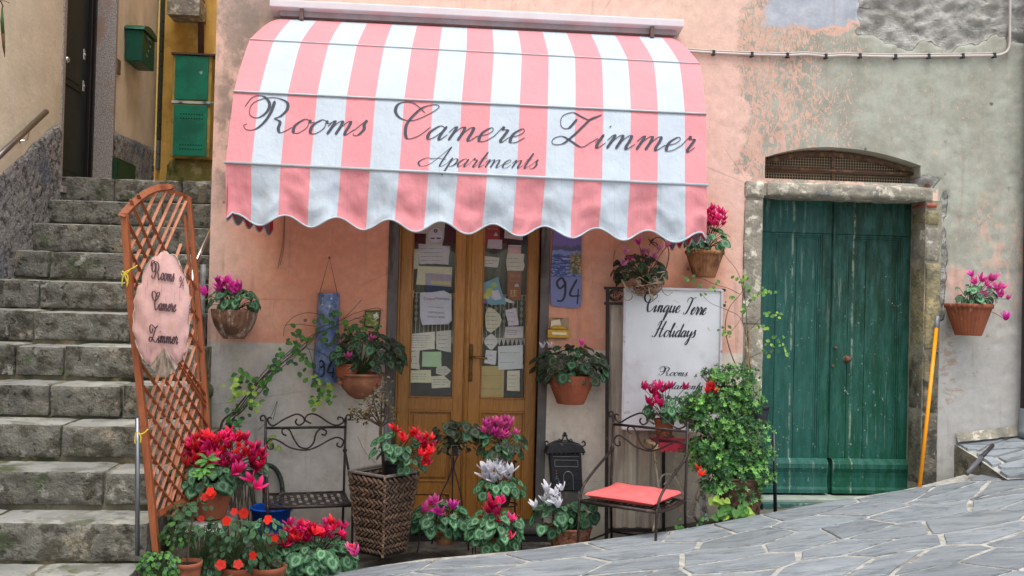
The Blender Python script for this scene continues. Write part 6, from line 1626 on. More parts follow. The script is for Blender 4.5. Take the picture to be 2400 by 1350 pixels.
def rosette_mesh(m, n=7, wd=.2, seed=0, name='leaf_rosette'):
    rr = random.Random(seed); base = oval_mesh(m, wd); mb = MB()
    bv = [v.co.copy() for v in base.vertices]; bf = [tuple(p.vertices) for p in base.polygons]
    for k in range(n):
        M = Matrix.Rotation(2*math.pi*k/n+rr.uniform(-.3,.3), 4, 'Z') @ Matrix.Rotation(rr.uniform(.15,.9), 4, 'X') @ Matrix.Scale(rr.uniform(.7,1.1), 4)
        mb.add([M @ v for v in bv], bf)
    me = mb.mesh(name, m, True); return me
def cyc_flower(m, seed, name='flower'):
    rr = random.Random(seed); mb = MB()
    for k in range(5):
        a = 2*math.pi*k/5+rr.uniform(-.25,.25); tw = rr.uniform(.3,.8); ln = rr.uniform(.8,1.05); spread = rr.uniform(.3,.85)
        ca, sa = math.cos(a), math.sin(a)
        def fn(u, v):
            t = v; rad = .10+spread*t**1.2; ang = a+tw*t
            w_ = .25*math.sin(math.pi*(.14+.80*t))**.8; o = (u-.5)*2*w_
            c, s = math.cos(ang), math.sin(ang)
            return V((c*rad - s*o, s*rad + c*o, t*ln - .08*(abs(u-.5)*2)**2 + .04*math.sin(u*9+k)))
        mb.grid(fn, 4, 5)
    mb.ball((0,0,.0), .12, 6, 4, sc=(1,1,.7))
    return mb.mesh(name, m, True)
def flat_flower(m, seed, name='flower'):
    rr = random.Random(seed); mb = MB()
    for k in range(5):
        a = 2*math.pi*k/5+rr.uniform(-.1,.1); M = Matrix.Rotation(a, 4, 'Z')
        pts = [(0,.05,0)] + [(.34*math.sin(q)*1.0, .34-.34*math.cos(q)*1.0+.05, .05+.04*math.cos(3*q+k)) for q in [math.pi*(.25+1.5*i/8) for i in range(9)]]
        n = len(pts); c = (0, .36, .02)
        mb.add([M @ V(p) for p in [c]+pts], [(0, i+1, (i+1) % n+1) for i in range(n)])
    mb.ball((0,0,.04), .05, 6, 4); return mb.mesh(name, m, True)
_c = {}
def cached(fn, *a):
    k = (fn.__name__,)+tuple(x.name if hasattr(x, 'name') else x for x in a)
    if k not in _c: _c[k] = fn(*a)
    return _c[k]
def frame_m(pos, n, tip, s, sx=1.0):
    n = V(n).normalized(); y = V(tip) - n*V(tip).dot(n)
    if y.length < 1e-4: y = n.orthogonal()
    y.normalize(); x = y.cross(n)
    M = Matrix(((x.x*s*sx, y.x*s, n.x*s, pos.x), (x.y*s*sx, y.y*s, n.y*s, pos.y), (x.z*s*sx, y.z*s, n.z*s, pos.z), (0,0,0,1))); return M
def mound(root, cpx, cpy, Y, rx, rz, n, size, mats, rng, mesh=heart_mesh, ry=.75, back=-.35, stems=None, origin=None, name='leaf', droop=.25, smin=.55, args=()):
    """leaves spread over a dome; size in metres"""
    s = (DIST+Y)/F; C = P(cpx, cpy, Y); RX, RZ = rx*s, rz*s; RY = min(RX, .2)*ry
    O = origin or (C+V((0,0,-RZ*.9))); pts = []
    made = 0; tries = 0
    while made < n and tries < n*20:
        tries += 1
        d = V((rng.gauss(0,1), rng.gauss(0,1), rng.gauss(0,1))).normalized()
        if d.y > -back and rng.random() < .8: continue
        if d.z < -.75: continue
        rad = rng.uniform(.62, 1.0)**.6
        p = C+V((d.x*RX*rad, d.y*RY*rad, d.z*RZ*rad))
        if p.y > -.015: p.y = -.015-rng.random()*.02
        # sparse rejection so leaves spread out
        if any((p-q).length < size*.42 for q in pts) and rng.random() < .75: continue
        pts.append(p); made += 1
        nn = V((d.x*.7+rng.uniform(-.35,.35), d.y*.6-.45+rng.uniform(-.3,.3), .55+d.z*.5+rng.uniform(-.25,.25)))
        tip = V((d.x*1.1+rng.uniform(-.5,.5), d.y*.5-.2, -droop-.4*(1-d.z)+rng.uniform(-.3,.3)))
        m = mats[int(rng.random()*len(mats))]
        link(name, cached(mesh, m, *args), root, frame_m(p, nn, tip, size*rng.uniform(smin, 1.2), rng.uniform(.85,1.1)))
    # stalks
    if stems is not False:
        mb = MB()
        for p in pts[::1]:
            mid = O.lerp(p, .55)+V((0,0,.25*RZ)); mb.tube([O+V((rng.uniform(-.02,.02), rng.uniform(-.02,.02), 0)), mid, p], .0022, 4, cap=False)
        o = mb.build('stalks', stems or M_STEM, root); o['kind'] = 'stuff'
    return O
def blossoms(root, spots, Y, mats, rng, size=.062, kind=cyc_flower, origin=None, stem=M_STEMR, jit=.03, name='flower'):
    for (px, py) in spots:
        y = Y+rng.uniform(-jit, jit); p = P(px, py, y)
        if kind is cyc_flower: n = V((rng.uniform(-.5,.5), rng.uniform(-.7,.1), 1)); p2 = p-V((0,0,size*.35))
        else: n = V((rng.uniform(-.3,.3), -1, rng.uniform(.1,.7))); p2 = p
        m = mats[int(rng.random()*len(mats))]
        M = frame_m(p2, n, V((math.cos(rng.random()*6), math.sin(rng.random()*6), .3)), size*rng.uniform(.62, 1.02))
        o = link(name, cached(kind, m, rng.randrange(4)), root, M)
        if origin is not None:
            mb = MB(); mb.tube(cr([origin, origin.lerp(p2, .6)+V((0,0,.02)), p2], 4), .0022, 4); mb.build('flower_stalk', stem, root)
def cluster(cx, cy, rx, ry, n, rng):
    out = []; t = 0
    while len(out) < n and t < 500:
        t += 1; a = rng.uniform(0, 6.283); r = math.sqrt(rng.random()); q = (cx+rx*r*math.cos(a), cy+ry*r*math.sin(a))
        if all(math.hypot(q[0]-p[0], q[1]-p[1]) > 9 for p in out): out.append(q)
    return out
M_TERRA = mat('terracotta', '8d4f36', .85, .2, 10, layers=[('7c4430', 6, .5, .62), ('b58468', 9, .6, .7)], bump=.3)
M_TERRAG = mat('limed terracotta', '83604c', .9, .25, 12, layers=[('a8978a', 20, .5, .6, (1,1,.3)), ('5d4436', 8, .5, .6)], bump=.5)
M_TERRAB = mat('brown terracotta', '8f6040', .85, .2, 12, layers=[('6c4630', 7, .5, .62), ('a57c58', 14, .56, .66, (1,1,.3))], bump=.4)
def pot(root, cpx, ytop, ybot, rt, rb, Y, m, rim=.06, flute=0, amp=0, sy=1, bulge=0, name='pot', collar=True):
    s = (DIST+Y)/F; a = P(cpx, ytop, Y); b = P(cpx, ybot, Y); h = a.z-b.z; RT, RB = rt*s, rb*s
    pr = [(0.001, 0), (RB*.96, 0), (RB, h*.03)]
    for k in range(1, 8):
        t = k/8; pr.append((lerp(RB, RT, t)+bulge*RT*math.sin(math.pi*t), h*lerp(.03, .86, t)))
    if collar: pr += [(RT*1.0, h*.86), (RT*1.06, h*.865), (RT*1.08, h*.99), (RT*1.05, h), (RT*.95, h), (RT*.93, h*.9), (.001, h*.88)]
    else: pr += [(RT, h*.93), (RT*1.01, h*.97), (RT*.98, h), (RT*.92, h), (RT*.9, h*.9), (.001, h*.88)]
    mb = MB(); c = V((lerp(a.x, b.x, .5), Y, b.z)); mb.lathe(pr, c, 96 if flute else 32, flute, amp, sy=sy, cap=False)
    o = mb.build(name, m, root, smooth=True)
    mb = MB(); mb.lathe([(.001, h*.9), (RT*.92, h*.9)], c, 20, sy=sy, cap=False); mb.build('soil', M_SOIL, root)
    return V((c.x, Y, c.z+h*.9)), c
G1 = 'potted cyclamens on the walls and ground'
rp = random.Random(77)
def cyc(px, py, Y, label, group=G1): return thing('potted_cyclamen', P(px, py, Y), label, 'potted plant', group)
# A
r_ = cyc(548, 792, -.17, 'magenta cyclamen in a fluted limed pot, leftmost on the pink wall')
o, _ = pot(r_, 549, 725, 794, 51, 24, -.165, M_TERRAG, flute=26, amp=.03, bulge=.10, collar=False)
mound(r_, 545, 706, -.19, 60, 30, 40, .062, [LM, LB, LM], rp, origin=o)
blossoms(r_, cluster(530, 668, 34, 22, 10, rp)+[(478,682),(560,680)], -.24, [FM], rp, .066, origin=o)
# B
r_ = cyc(1650, 650, -.14, 'hot pink cyclamen in a ribbed brown pot right of the awning corner')
o, _ = pot(r_, 1651, 588, 650, 43, 26, -.13, M_TERRAB, flute=30, amp=.025)
mound(r_, 1658, 562, -.16, 48, 32, 30, .072, [LB, LM], rp, origin=o)
blossoms(r_, cluster(1677, 507, 24, 22, 15, rp), -.18, [FH], rp, .048, origin=o)
# C
r_ = cyc(2272, 787, -.15, 'magenta cyclamen in a chipped terracotta pot on the grey wall at far right')
o, _ = pot(r_, 2270, 712, 786, 52, 31, -.14, M_TERRA, flute=30, amp=.025)
mound(r_, 2282, 690, -.18, 56, 28, 38, .05, [LB, LM], rp, origin=o)
blossoms(r_, [(2278,640),(2300,652),(2322,650),(2332,648),(2318,672),(2345,688),(2362,694),(2300,690),(2357,742),(2352,668),(2285,658),(2338,672),(2310,660)], -.22, [FM, FPK], rp, .06, origin=o)
# D
r_ = cyc(1335, 945, -.19, 'dark leaved cyclamen with few flowers in a fluted terracotta pot right of the door')
o, _ = pot(r_, 1338, 878, 946, 55, 32, -.175, M_TERRA, flute=34, amp=.028, collar=False)
mound(r_, 1336, 855, -.2, 90, 46, 85, .066, [LD, LD, LM], rp, origin=o)
blossoms(r_, [(1272,808),(1290,806)], -.28, [FW], rp, .05, origin=o); blossoms(r_, [(1363,802)], -.28, [FPK], rp, .05, origin=o)
# E
r_ = cyc(845, 932, -.2, 'large dark cyclamen overflowing a terracotta half bowl left of the door')
mb = MB(); s_ = (DIST-.19)/F; c = P(845, 880, -.19)
mb.lathe([(.001,-.15),(.03,-.148),(.075,-.125),(.115,-.075),(.135,-.02),(.137,0),(.15,.003),(.152,.016),(.14,.018),(.128,.0),(.001,-.01)], c, 36, cap=False); mb.build('bowl', mat('pinkish terracotta', 'a06a50', .85, .2, 8, layers=[('8a5a42', 5, .5, .6)], bump=.3), r_, smooth=True)
for sx in (-1, 1):
    mb = MB(); mb.ball(c+V((sx*.12, -.06, -.045)), .018, 8, 6); mb.build('lug', M_TERRAB, r_, smooth=True)
o, _ = pot(r_, 812, 852, 885, 26, 22, -.24, M_TERRA, name='inner_pot')
mound(r_, 868, 826, -.24, 76, 50, 85, .064, [LD, LD, LM], rp, origin=c)
mound(r_, 805, 818, -.26, 36, 34, 16, .066, [LD, LM], rp, origin=o)
blossoms(r_, [(868,790),(815,833)], -.36, [FPK, FM], rp, .045, origin=c)
# F wire basket
r_ = cyc(1500, 690, -.2, 'pale pink cyclamen in a scrolled cream wire basket above the sign board')
M_WIRE = mat('cream wire', 'b3a68c', .5, .2, 40, layers=[('6a4a3a', 20, .52, .62)], bump=0)
def wcurve(pts, Y, r=.003, m=M_WIRE, nm='wire'):
    mb = MB(); mb.tube(cr([P(a, b, Y) for a, b in pts], 6), r, 6); return mb.build(nm, m, r_, smooth=True)
wcurve([(1442,655),(1438,610),(1445,580),(1462,568),(1474,578)], -.03, .0025); wcurve([(1474,570),(1486,557),(1505,551),(1528,562),(1542,585)], -.03, .0025)
wcurve([(1527,565),(1540,556),(1556,562),(1567,585),(1566,610),(1558,640)], -.03, .0032, M_DIRON)
wcurve([(1520,560),(1530,572),(1540,578),(1538,570),(1524,567),(1532,560),(1521,575)], -.05, .003, M_DIRON)
wcurve([(1506,647),(1530,641),(1560,636)], -.28, .0042)
wcurve([(1490,671),(1520,667),(1556,660)], -.28, .0035); wcurve([(1456,655),(1464,668),(1470,684)], -.24, .004)
for (x, y) in ((1497,661),(1535,652)):
    wcurve([(x+8*k_*math.cos(a), y+7*k_*math.sin(a)) for a, k_ in [(i*.8, 1-i*.06) for i in range(14)]], -.285, .0026)
wcurve([(1490,655),(1500,650),(1515,660),(1530,664),(1545,655),(1552,645),(1558,640)], -.285, .003)
wcurve([(1520,667),(1522,685),(1527,700),(1531,697),(1526,690),(1530,705)], -.28, .0042); wcurve([(1552,665),(1553,683),(1565,692),(1576,684),(1570,677)], -.2, .0028); wcurve([(1470,680),(1482,690),(1478,702),(1465,703),(1462,693)], -.2, .003)
mb = MB(); c = P(1512, 665, -.18); rr = random.Random(3)
for k in range(70):
    a0 = rr.uniform(math.pi*.9, math.pi*2.1); z0 = rr.uniform(-.075, -.0); ln = rr.uniform(.2, .7)
    pts = []
    for i in range(6):
        a = a0+ln*i/5; z = z0+.012*math.sin(i*1.3+k); R_ = .105*math.sqrt(max(.05, 1-(z/.085)**2)); pts.append(c+V((R_*1.1*math.cos(a), R_*.95*math.sin(a), z)))
    mb.tube(pts, .0017, 4)
mb.build('wire_nest', mat('rusty cream wire', '9a7f6a', .7, .3, 60, bump=0), r_)['kind'] = 'stuff'
mb = MB(); mb.lathe([(.001,-.07),(.06,-.065),(.085,-.01),(.08,0),(.001,-.005)], c, 24, cap=False); mb.build('inner_pot', mat('dark red plastic pot', '5a2a20', .6), r_, smooth=True)
mound(r_, 1497, 632, -.19, 60, 38, 62, .058, [LD, LD, LM], rp, origin=c)
blossoms(r_, [(1465,587),(1506,588),(1520,586),(1538,598),(1546,578),(1562,572),(1460,616),(1511,602)], -.27, [FP], rp, .052, origin=c); blossoms(r_, [(1498,566),(1475,604)], -.26, [FM], rp, .048, origin=c)
# K wilted plant on a tall iron tripod
ST = thing('plant_stand', P(1062, 1160, -.36), 'tall slim iron tripod plant stand in front of the door centre', 'plant stand')
def stand_leg(pts, Y, r=.005, par=None): mb = MB(); mb.tube(cr([P(a, b, Y) for a, b in pts], 5), r, 6); mb.build('leg', M_DIRON, par or ST, smooth=True)
stand_leg([(1055,1062),(1060,1092),(1050,1125),(1032,1165),(1020,1230),(1012,1275)], -.40); stand_leg([(1075,1062),(1064,1092),(1072,1125),(1082,1170),(1088,1240)], -.40); stand_leg([(1063,1070),(1061,1110),(1060,1200),(1060,1262)], -.30)
mb = MB(); c = P(1064, 1052, -.36); 
for z, R_ in ((.0,.055), (.03,.07)): mb.tube([c+V((R_*math.cos(a), R_*math.sin(a), z)) for a in [2*math.pi*i/20 for i in range(21)]], .004, 5)
for i in range(6): a = math.pi*i/3; mb.tube([c+V((.07*math.cos(a), .07*math.sin(a), .03)), c+V((.02*math.cos(a), .02*math.sin(a), -.04))], .003, 5)
mb.build('ring_basket', M_DIRON, ST)
r_ = cyc(1064, 1060, -.36, 'half withered dark cyclamen in the tall tripod stand in front of the door')
o, _ = pot(r_, 1063, 1040, 1066, 21, 16, -.36, mat('dark plastic pot', '332622', .6))
mound(r_, 1042, 1005, -.38, 22, 22, 9, .075, [LD], rp, origin=o, stems=M_STEMR); mound(r_, 1095, 1012, -.38, 30, 24, 14, .07, [LD, LM], rp, origin=o); mound(r_, 1068, 995, -.36, 16, 8, 3, .07, [LD], rp, origin=o)
mound(r_, 1066, 1042, -.40, 42, 20, 34, .042, [LBR], rp, mesh=oval_mesh, origin=o, droop=1.2)
blossoms(r_, [(1066,1010),(1060,1018)], -.42, [petalmat('faded petals', '8a6a60', '6a4a40')], rp, .03, origin=o)
# L M stand tiers
ST2 = thing('plant_stand', P(1175, 1290, -.38), 'low iron plant stand holding pink and white cyclamens before the right door leaf', 'plant stand')
stand_leg([(1150,1080),(1152,1130),(1150,1200),(1140,1290)], -.30, .0055, ST2); stand_leg([(1205,1080),(1206,1160),(1210,1290)], -.30, .0055, ST2)
for (x0, x1, y) in ((1150,1212,1082),(1148,1212,1182)):
    c = P((x0+x1)/2, y, -.36); mb = MB(); R_ = (x1-x0)/2*(DIST-.36)/F; mb.tube([c+V((R_*math.cos(a), R_*.9*math.sin(a), 0)) for a in [2*math.pi*i/20 for i in range(21)]], .0045, 5); mb.build('ring', M_DIRON, ST2, smooth=True)
r_ = cyc(1180, 1085, -.36, 'pink cyclamen on the top tier of the stand, before the right door leaf')
o, _ = pot(r_, 1180, 1058, 1086, 29, 22, -.36, M_TERRA)
mound(r_, 1180, 1042, -.38, 58, 30, 38, .062, [LM, LD, LB], rp, origin=o); blossoms(r_, cluster(1170, 1000, 42, 24, 22, rp), -.44, [FPK, FPK, FM], rp, .054, origin=o)
r_ = cyc(1172, 1186, -.38, 'upper white cyclamen on the stand before the right door leaf')
o, _ = pot(r_, 1172, 1158, 1186, 27, 20, -.38, mat('dark brown pot', '3f2c24', .6))
mound(r_, 1172, 1140, -.42, 60, 24, 44, .06, [LB], rp, origin=o); blossoms(r_, cluster(1165, 1100, 38, 20, 15, rp), -.47, [FW], rp, .064, origin=o)
# N O
r_ = cyc(1045, 1275, -.5, 'rose pink cyclamen in a small clay pot, front row left of the stand')
o, _ = pot(r_, 1042, 1240, 1275, 26, 18, -.5, M_TERRAB)
mound(r_, 1032, 1216, -.54, 66, 38, 46, .066, [LB, LM], rp, origin=o); blossoms(r_, [(992,1188),(1010,1174),(1018,1170),(1056,1178),(1062,1184),(1028,1196)], -.62, [FPK, FM], rp, .066, origin=o)
mb = MB(); mb.tube(cr([P(984,1242,-.55), P(982,1270,-.55), P(978,1296,-.55)], 4), .005, 6); mb.tube(cr([P(984,1242,-.55), P(1030,1262,-.55), P(1090,1246,-.55), P(1098,1290,-.55)], 5), .005, 6); tag(mb.build('pot_rack', M_DIRON, at=P(1040,1270,-.55), smooth=True), 'thin iron rack under the rose pink cyclamen at the front', 'plant stand')
r_ = cyc(1160, 1292, -.6, 'crimson cyclamen with spilling mottled leaves, lowest in front of the door')
o, _ = pot(r_, 1160, 1255, 1292, 28, 20, -.58, M_TERRA)
mound(r_, 1160, 1240, -.62, 68, 48, 60, .068, [LB], rp, origin=o); blossoms(r_, [(1150,1176),(1160,1182),(1178,1170),(1146,1192),(1164,1196),(1165,1214),(1195,1213),(1188,1258)], -.7, [FC, FH], rp, .066, origin=o)
mb = MB(); 
for x in (1108, 1114, 1212, 1222): mb.tube(cr([P(x+(3 if x < 1160 else -8), 1252, -.58), P(x, 1270, -.58), P(x, 1300, -.58)], 4), .004, 6)
mb.tube([P(1108,1270,-.58), P(1222,1268,-.58)], .004, 6); tag(mb.build('pot_rack', M_DIRON, at=P(1160,1290,-.58), smooth=True), 'thin iron rack under the crimson cyclamen, lowest in front', 'plant stand')
# P
def basket(root, cpx, yt, yb, rt, rb, Y, m, rows=12, n=72, sp=18, amp=.0045, name='basket', sy=.8):
    a = P(cpx, yt, Y); b = P(cpx, yb, Y); s = (DIST+Y)/F; h = a.z-b.z; vs = []; fs = []; R_ = rows*3
    for j in range(R_+1):
        t = j/R_; row = j//3; rad = lerp(rb, rt, t)*s
        for k in range(n):
            an = 2*math.pi*k/n; w_ = math.sin(an*sp/1.0 + math.pi*row); bul_ = math.sin(math.pi*((j % 3)+.5)/3)
            r2 = rad + amp*w_*bul_ + .002*bul_
            vs.append((a.x+r2*math.cos(an), Y+sy*r2*math.sin(an), b.z+h*t))
    fs = [(j*n+k, j*n+(k+1) % n, (j+1)*n+(k+1) % n, (j+1)*n+k) for j in range(R_) for k in range(n)]
    mb = MB(); mb.add(vs, fs); mb.tube([V((a.x+(rt+1)*s*math.cos(q), Y+sy*(rt+1)*s*math.sin(q), a.z+.003*math.sin(q*20))) for q in [2*math.pi*i/40 for i in range(41)]], .008, 6)
    mb.lathe([(.001, h*.9), (rt*s*.95, h*.9)], (a.x, Y, b.z), 20, sy=sy, cap=False)
    o = mb.build(name, m, root, smooth=True); return V((a.x, Y, b.z+h*.9))
M_WK = mat('reddish wicker', 'a8735a', .75, .3, 30, layers=[('7a4c38', 26, .5, .6)], bump=.4)
r_ = cyc(1335, 1280, -.42, 'white cyclamen in a reddish wicker basket beside the right iron chair')
o = basket(r_, 1336, 1236, 1284, 50, 42, -.42, M_WK)
mound(r_, 1308, 1212, -.48, 62, 42, 42, .07, [LB, LM], rp, origin=o); mound(r_, 1378, 1200, -.45, 34, 34, 18, .07, [LM], rp, origin=o)
blossoms(r_, [(1253,1180),(1280,1142),(1275,1165),(1290,1160),(1302,1152),(1317,1140),(1300,1170),(1312,1165),(1288,1176),(1308,1180)], -.56, [FW], rp, .062, origin=o)
# Q
r_ = cyc(1557, 1022, -.42, 'crimson cyclamen in a plain terracotta pot on the table before the sign board')
o, _ = pot(r_, 1557, 982, 1022, 24, 17, -.36, M_TERRA)
mound(r_, 1570, 955, -.36, 60, 30, 42, .062, [LM, LB], rp, origin=o); blossoms(r_, [(1510,905),(1528,914),(1535,922),(1545,904),(1552,912),(1560,906),(1570,902),(1542,930),(1530,944),(1548,945),(1537,936),(1604,904),(1520,938)], -.42, [FC, FH, FV], rp, .055, origin=o)
mb = MB(); s_ = (DIST-.36)/F; c = P(1557, 1024, -.36); mb.lathe([(.001,0),(.06,0),(.068,.008),(.001,.006)], c, 20, cap=False); mb.build('saucer', M_TERRA, r_)

# G big red cyclamen, several heads over a large clay pot
r_ = cyc(490, 1215, -1.15, 'large clay pot crowded with red cyclamens in front of the trellis foot')
o, cc = pot(r_, 490, 1122, 1212, 56, 38, -1.15, M_TERRA)
mound(r_, 478, 1118, -1.2, 82, 34, 56, .066, [LM, LM, LB], rp, origin=o); mound(r_, 575, 1100, -1.1, 42, 34, 22, .062, [LM, LD], rp, origin=o)
blossoms(r_, cluster(468, 1055, 44, 38, 30, rp), -1.26, [FC, FR, FH], rp, .05, origin=o); blossoms(r_, cluster(540, 1048, 62, 42, 36, rp), -1.24, [FR, FC, FH], rp, .05, origin=o)
blossoms(r_, cluster(600, 1072, 20, 34, 11, rp), -1.18, [FV, FC], rp, .06, origin=o); blossoms(r_, [(560,1095),(548,1102),(588,1118),(600,1135)], -1.26, [FH], rp, .066, origin=o)
# I
r_ = cyc(735, 1335, -.95, 'red and pink cyclamen with mottled leaves at the kerb below the empty chair')
o, _ = pot(r_, 735, 1318, 1352, 40, 30, -.92, M_TERRAB)
mound(r_, 742, 1302, -.97, 92, 40, 62, .074, [LB], rp, origin=o); mound(r_, 690, 1310, -1.0, 50, 36, 24, .07, [LB, LM], rp, origin=o)
blossoms(r_, cluster(705, 1242, 36, 22, 18, rp)+cluster(768, 1236, 42, 20, 16, rp)+[(800,1246),(806,1256),(830,1288),(825,1278)], -1.02, [FC, FH, FR], rp, .05, origin=o); blossoms(r_, cluster(655, 1262, 26, 18, 10, rp), -1.02, [FC, FR], rp, .052, origin=o)
blossoms(r_, [(833,1292),(822,1282)], -1.06, [FPK], rp, .07, origin=o)
# J wicker planter
WP = thing('wicker_planter', P(897, 1312, -.75), 'tall square chunky brown wicker planter left of the wooden door', 'planter')
zt, zb = P(903, 1118, -.80).z, P(896, 1313, -.76).z
cxy = V((P(900, 1110, -.60).x, -.60)); A0 = math.radians(-90)
def corner(k, z):
    t = (z-zb)/(zt-zb); h_ = lerp(.138, .205, t); a = A0+k*math.pi/2+math.radians(4); return V((cxy.x+h_*math.cos(a), cxy.y+h_*math.sin(a), z))
M_WD = mat('brown woven hyacinth', '5e4838', .5, .35, 40, layers=[('957c66', 22, .52, .64), ('3a2a22', 30, .5, .6)], bump=.5, bs=120, jit=.35)
M_LIN = mat('black liner', '1c1c1f', .5)
mb = MB(); pts = [corner(k, zb+.004)*1 for k in range(4)] + [corner(k, zt-.01) for k in range(4)]
cc = sum(pts, V())/8; pts = [V((lerp(cc.x, p.x, .94), lerp(cc.y, p.y, .94), p.z)) for p in pts]
mb.add(pts, [(3,2,1,0), (0,1,5,4), (1,2,6,5), (2,3,7,6), (3,0,4,7)]); inn = [V((lerp(cc.x, p.x, .95), lerp(cc.y, p.y, .95), p.z-.05)) for p in pts[4:]]
mb.add(pts[4:]+inn, [(0,4,5,1), (1,5,6,2), (2,6,7,3), (3,7,4,0), (4,5,6,7)]); mb.build('liner', M_LIN, WP)
cap = MB(); cap.ball((0,0,0), .5, 7, 5, sc=(1,.30,.34)); capm = cap.mesh('strand', M_WD, True)
rr = random.Random(9)
for k in (0, 3):                                             # the two faces that meet at the front corner
    rows_, cols_ = 15, 7
    for j in range(rows_):
        for i in range(cols_):
            z = lerp(zb+.02, zt-.02, (j+.5)/rows_); a, b = corner(k, z), corner((k+1) % 4, z); u = (i+.5+(.5 if j % 2 else 0)-.25)/cols_
            if u > 1.0: continue
            p = a.lerp(b, u); e = (b-a).normalized(); up = V((0,0,1)); nn = e.cross(up); nn = nn if nn.dot(p-cc) > 0 else -nn
            L = (b-a).length/cols_*1.75; ang = math.radians(38 if (j+0) % 2 else -34)+rr.uniform(-.15,.15)
            dx_ = e*math.cos(ang)+up*math.sin(ang); dz_ = nn.cross(dx_)
            M = Matrix(((dx_.x*L, nn.x*L*.75, dz_.x*L*.9, 0), (dx_.y*L, nn.y*L*.75, dz_.y*L*.9, 0), (dx_.z*L, nn.z*L*.75, dz_.z*L*.9, 0), (0,0,0,1)))
            link('strand', capm, WP, Matrix.Translation(p+nn*.004) @ M)
mb = MB()
for k in (1, 2):
    for j in range(18):
        z = lerp(zb+.02, zt-.02, (j+.5)/18); a, b = corner(k, z), corner((k+1) % 4, z)
        mb.tube([a.lerp(b, q/16)+V((.006*math.sin(q*2+j*3),0,.004*math.sin(q*3))) for q in range(17)], .014, 5)
o = mb.build('back_weave', M_WD, WP, smooth=True); o['kind'] = 'stuff'
mb = MB(); mb.tube([corner(k % 4, zt) for k in range(5)], .0095, 6); mb.build('rim', mat('grey rim cord', '6a625c', .6, .3, 60), WP)
for k in range(4):
    mb = MB(); mb.tube([corner(k, zb)+V((0,0,.01)), corner(k, zt)], .009, 6); mb.build('corner_cord', M_WD, WP)
root = V((cxy.x, cxy.y, zt-.05))
r_ = thing('dry_shrub', root, 'leggy shrub with small dry olive leaves in the tall wicker planter', 'shrub')
rr = random.Random(31)
def branchy(root_obj, base, tips, r0, m, leaf, lmats, nleaf, lsize, rng, spread=.02, name='leaf', sub=3):
    ends = []
    mb = MB()
    for tp_ in tips:
        mid = base.lerp(tp_, .55)+V((rng.uniform(-.03,.03), rng.uniform(-.02,.02), rng.uniform(-.01,.03)))
        path = cr([base, mid, tp_], 6); mb.tube(path, [lerp(r0, r0*.3, i/(len(path)-1)) for i in range(len(path))], 5)
        for _ in range(sub):
            s0 = path[rng.randrange(len(path)//3, len(path))]; e = s0+V((rng.uniform(-.06,.06), rng.uniform(-.05,.03), rng.uniform(-.01,.07))); mb.tube([s0, s0.lerp(e,.5)+V((0,0,.01)), e], r0*.3, 4); ends += [s0.lerp(e, .5), e]
        ends += path[len(path)//2:]
    mb.build('branches', m, root_obj)['kind'] = 'stuff'
    for _ in range(nleaf):
        e = ends[rng.randrange(len(ends))]+V((rng.gauss(0,spread), rng.gauss(0,spread), rng.gauss(0,spread)))
        nn = V((rng.uniform(-1,1), rng.uniform(-1.4,.2), rng.uniform(-.2,1))); tip = V((rng.uniform(-1,1), rng.uniform(-1,1), rng.uniform(-.8,.5)))
        lm = lmats[rng.randrange(len(lmats))]; link(name, cached(leaf, lm), root_obj, frame_m(e, nn, tip, lsize*rng.uniform(.6,1.2)))
trunk_top = P(893, 1000, -.60)
mb = MB(); tpts = cr([root+V((-.0,0,-.02)), P(897, 1060, -.6), P(892,1020,-.6), trunk_top], 5); mb.tube(tpts, .0095, 7); mb.build('trunk', M_BARK, r_, smooth=True)
branchy(r_, trunk_top, [P(838,958,-.55), P(830,985,-.6), P(855,932,-.55), P(876,915,-.6), P(893,925,-.65), P(905,945,-.6), P(915,965,-.6), P(868,958,-.68), P(850,975,-.5), P(900,905,-.55)], .006, M_BARK, oval_mesh, [LDY, LDY, LBR, LD], 250, .022, rr, .016, sub=6)
mb = MB(); mb.tube(cr([P(880,1085,-.6), P(858,1062,-.6), P(848,1045,-.6), P(838,1022,-.6)], 5), .0014, 4)
mb.build('twig', M_BARK, r_)
r_ = cyc(935, 1100, -.62, 'scarlet cyclamen leaning out of the tall wicker planter', G1)
o, _ = pot(r_, 925, 1082, 1122, 24, 20, -.62, M_LIN)
mound(r_, 930, 1046, -.70, 50, 34, 26, .066, [LM, LB, LM], rp, origin=o); mound(r_, 962, 1085, -.74, 26, 30, 10, .062, [LM], rp, origin=o, droop=1)
blossoms(r_, [(922,998),(928,1004),(945,1016),(946,1026),(972,1008),(966,1014),(1002,1016),(1008,1024),(996,1030),(1012,1038),(1000,1042),(990,1052),(1006,1056),(984,1060),(996,1070),(1002,1080),(990,1082),(982,1024)], -.78, [FR, FC, FR], rp, .052, origin=o)
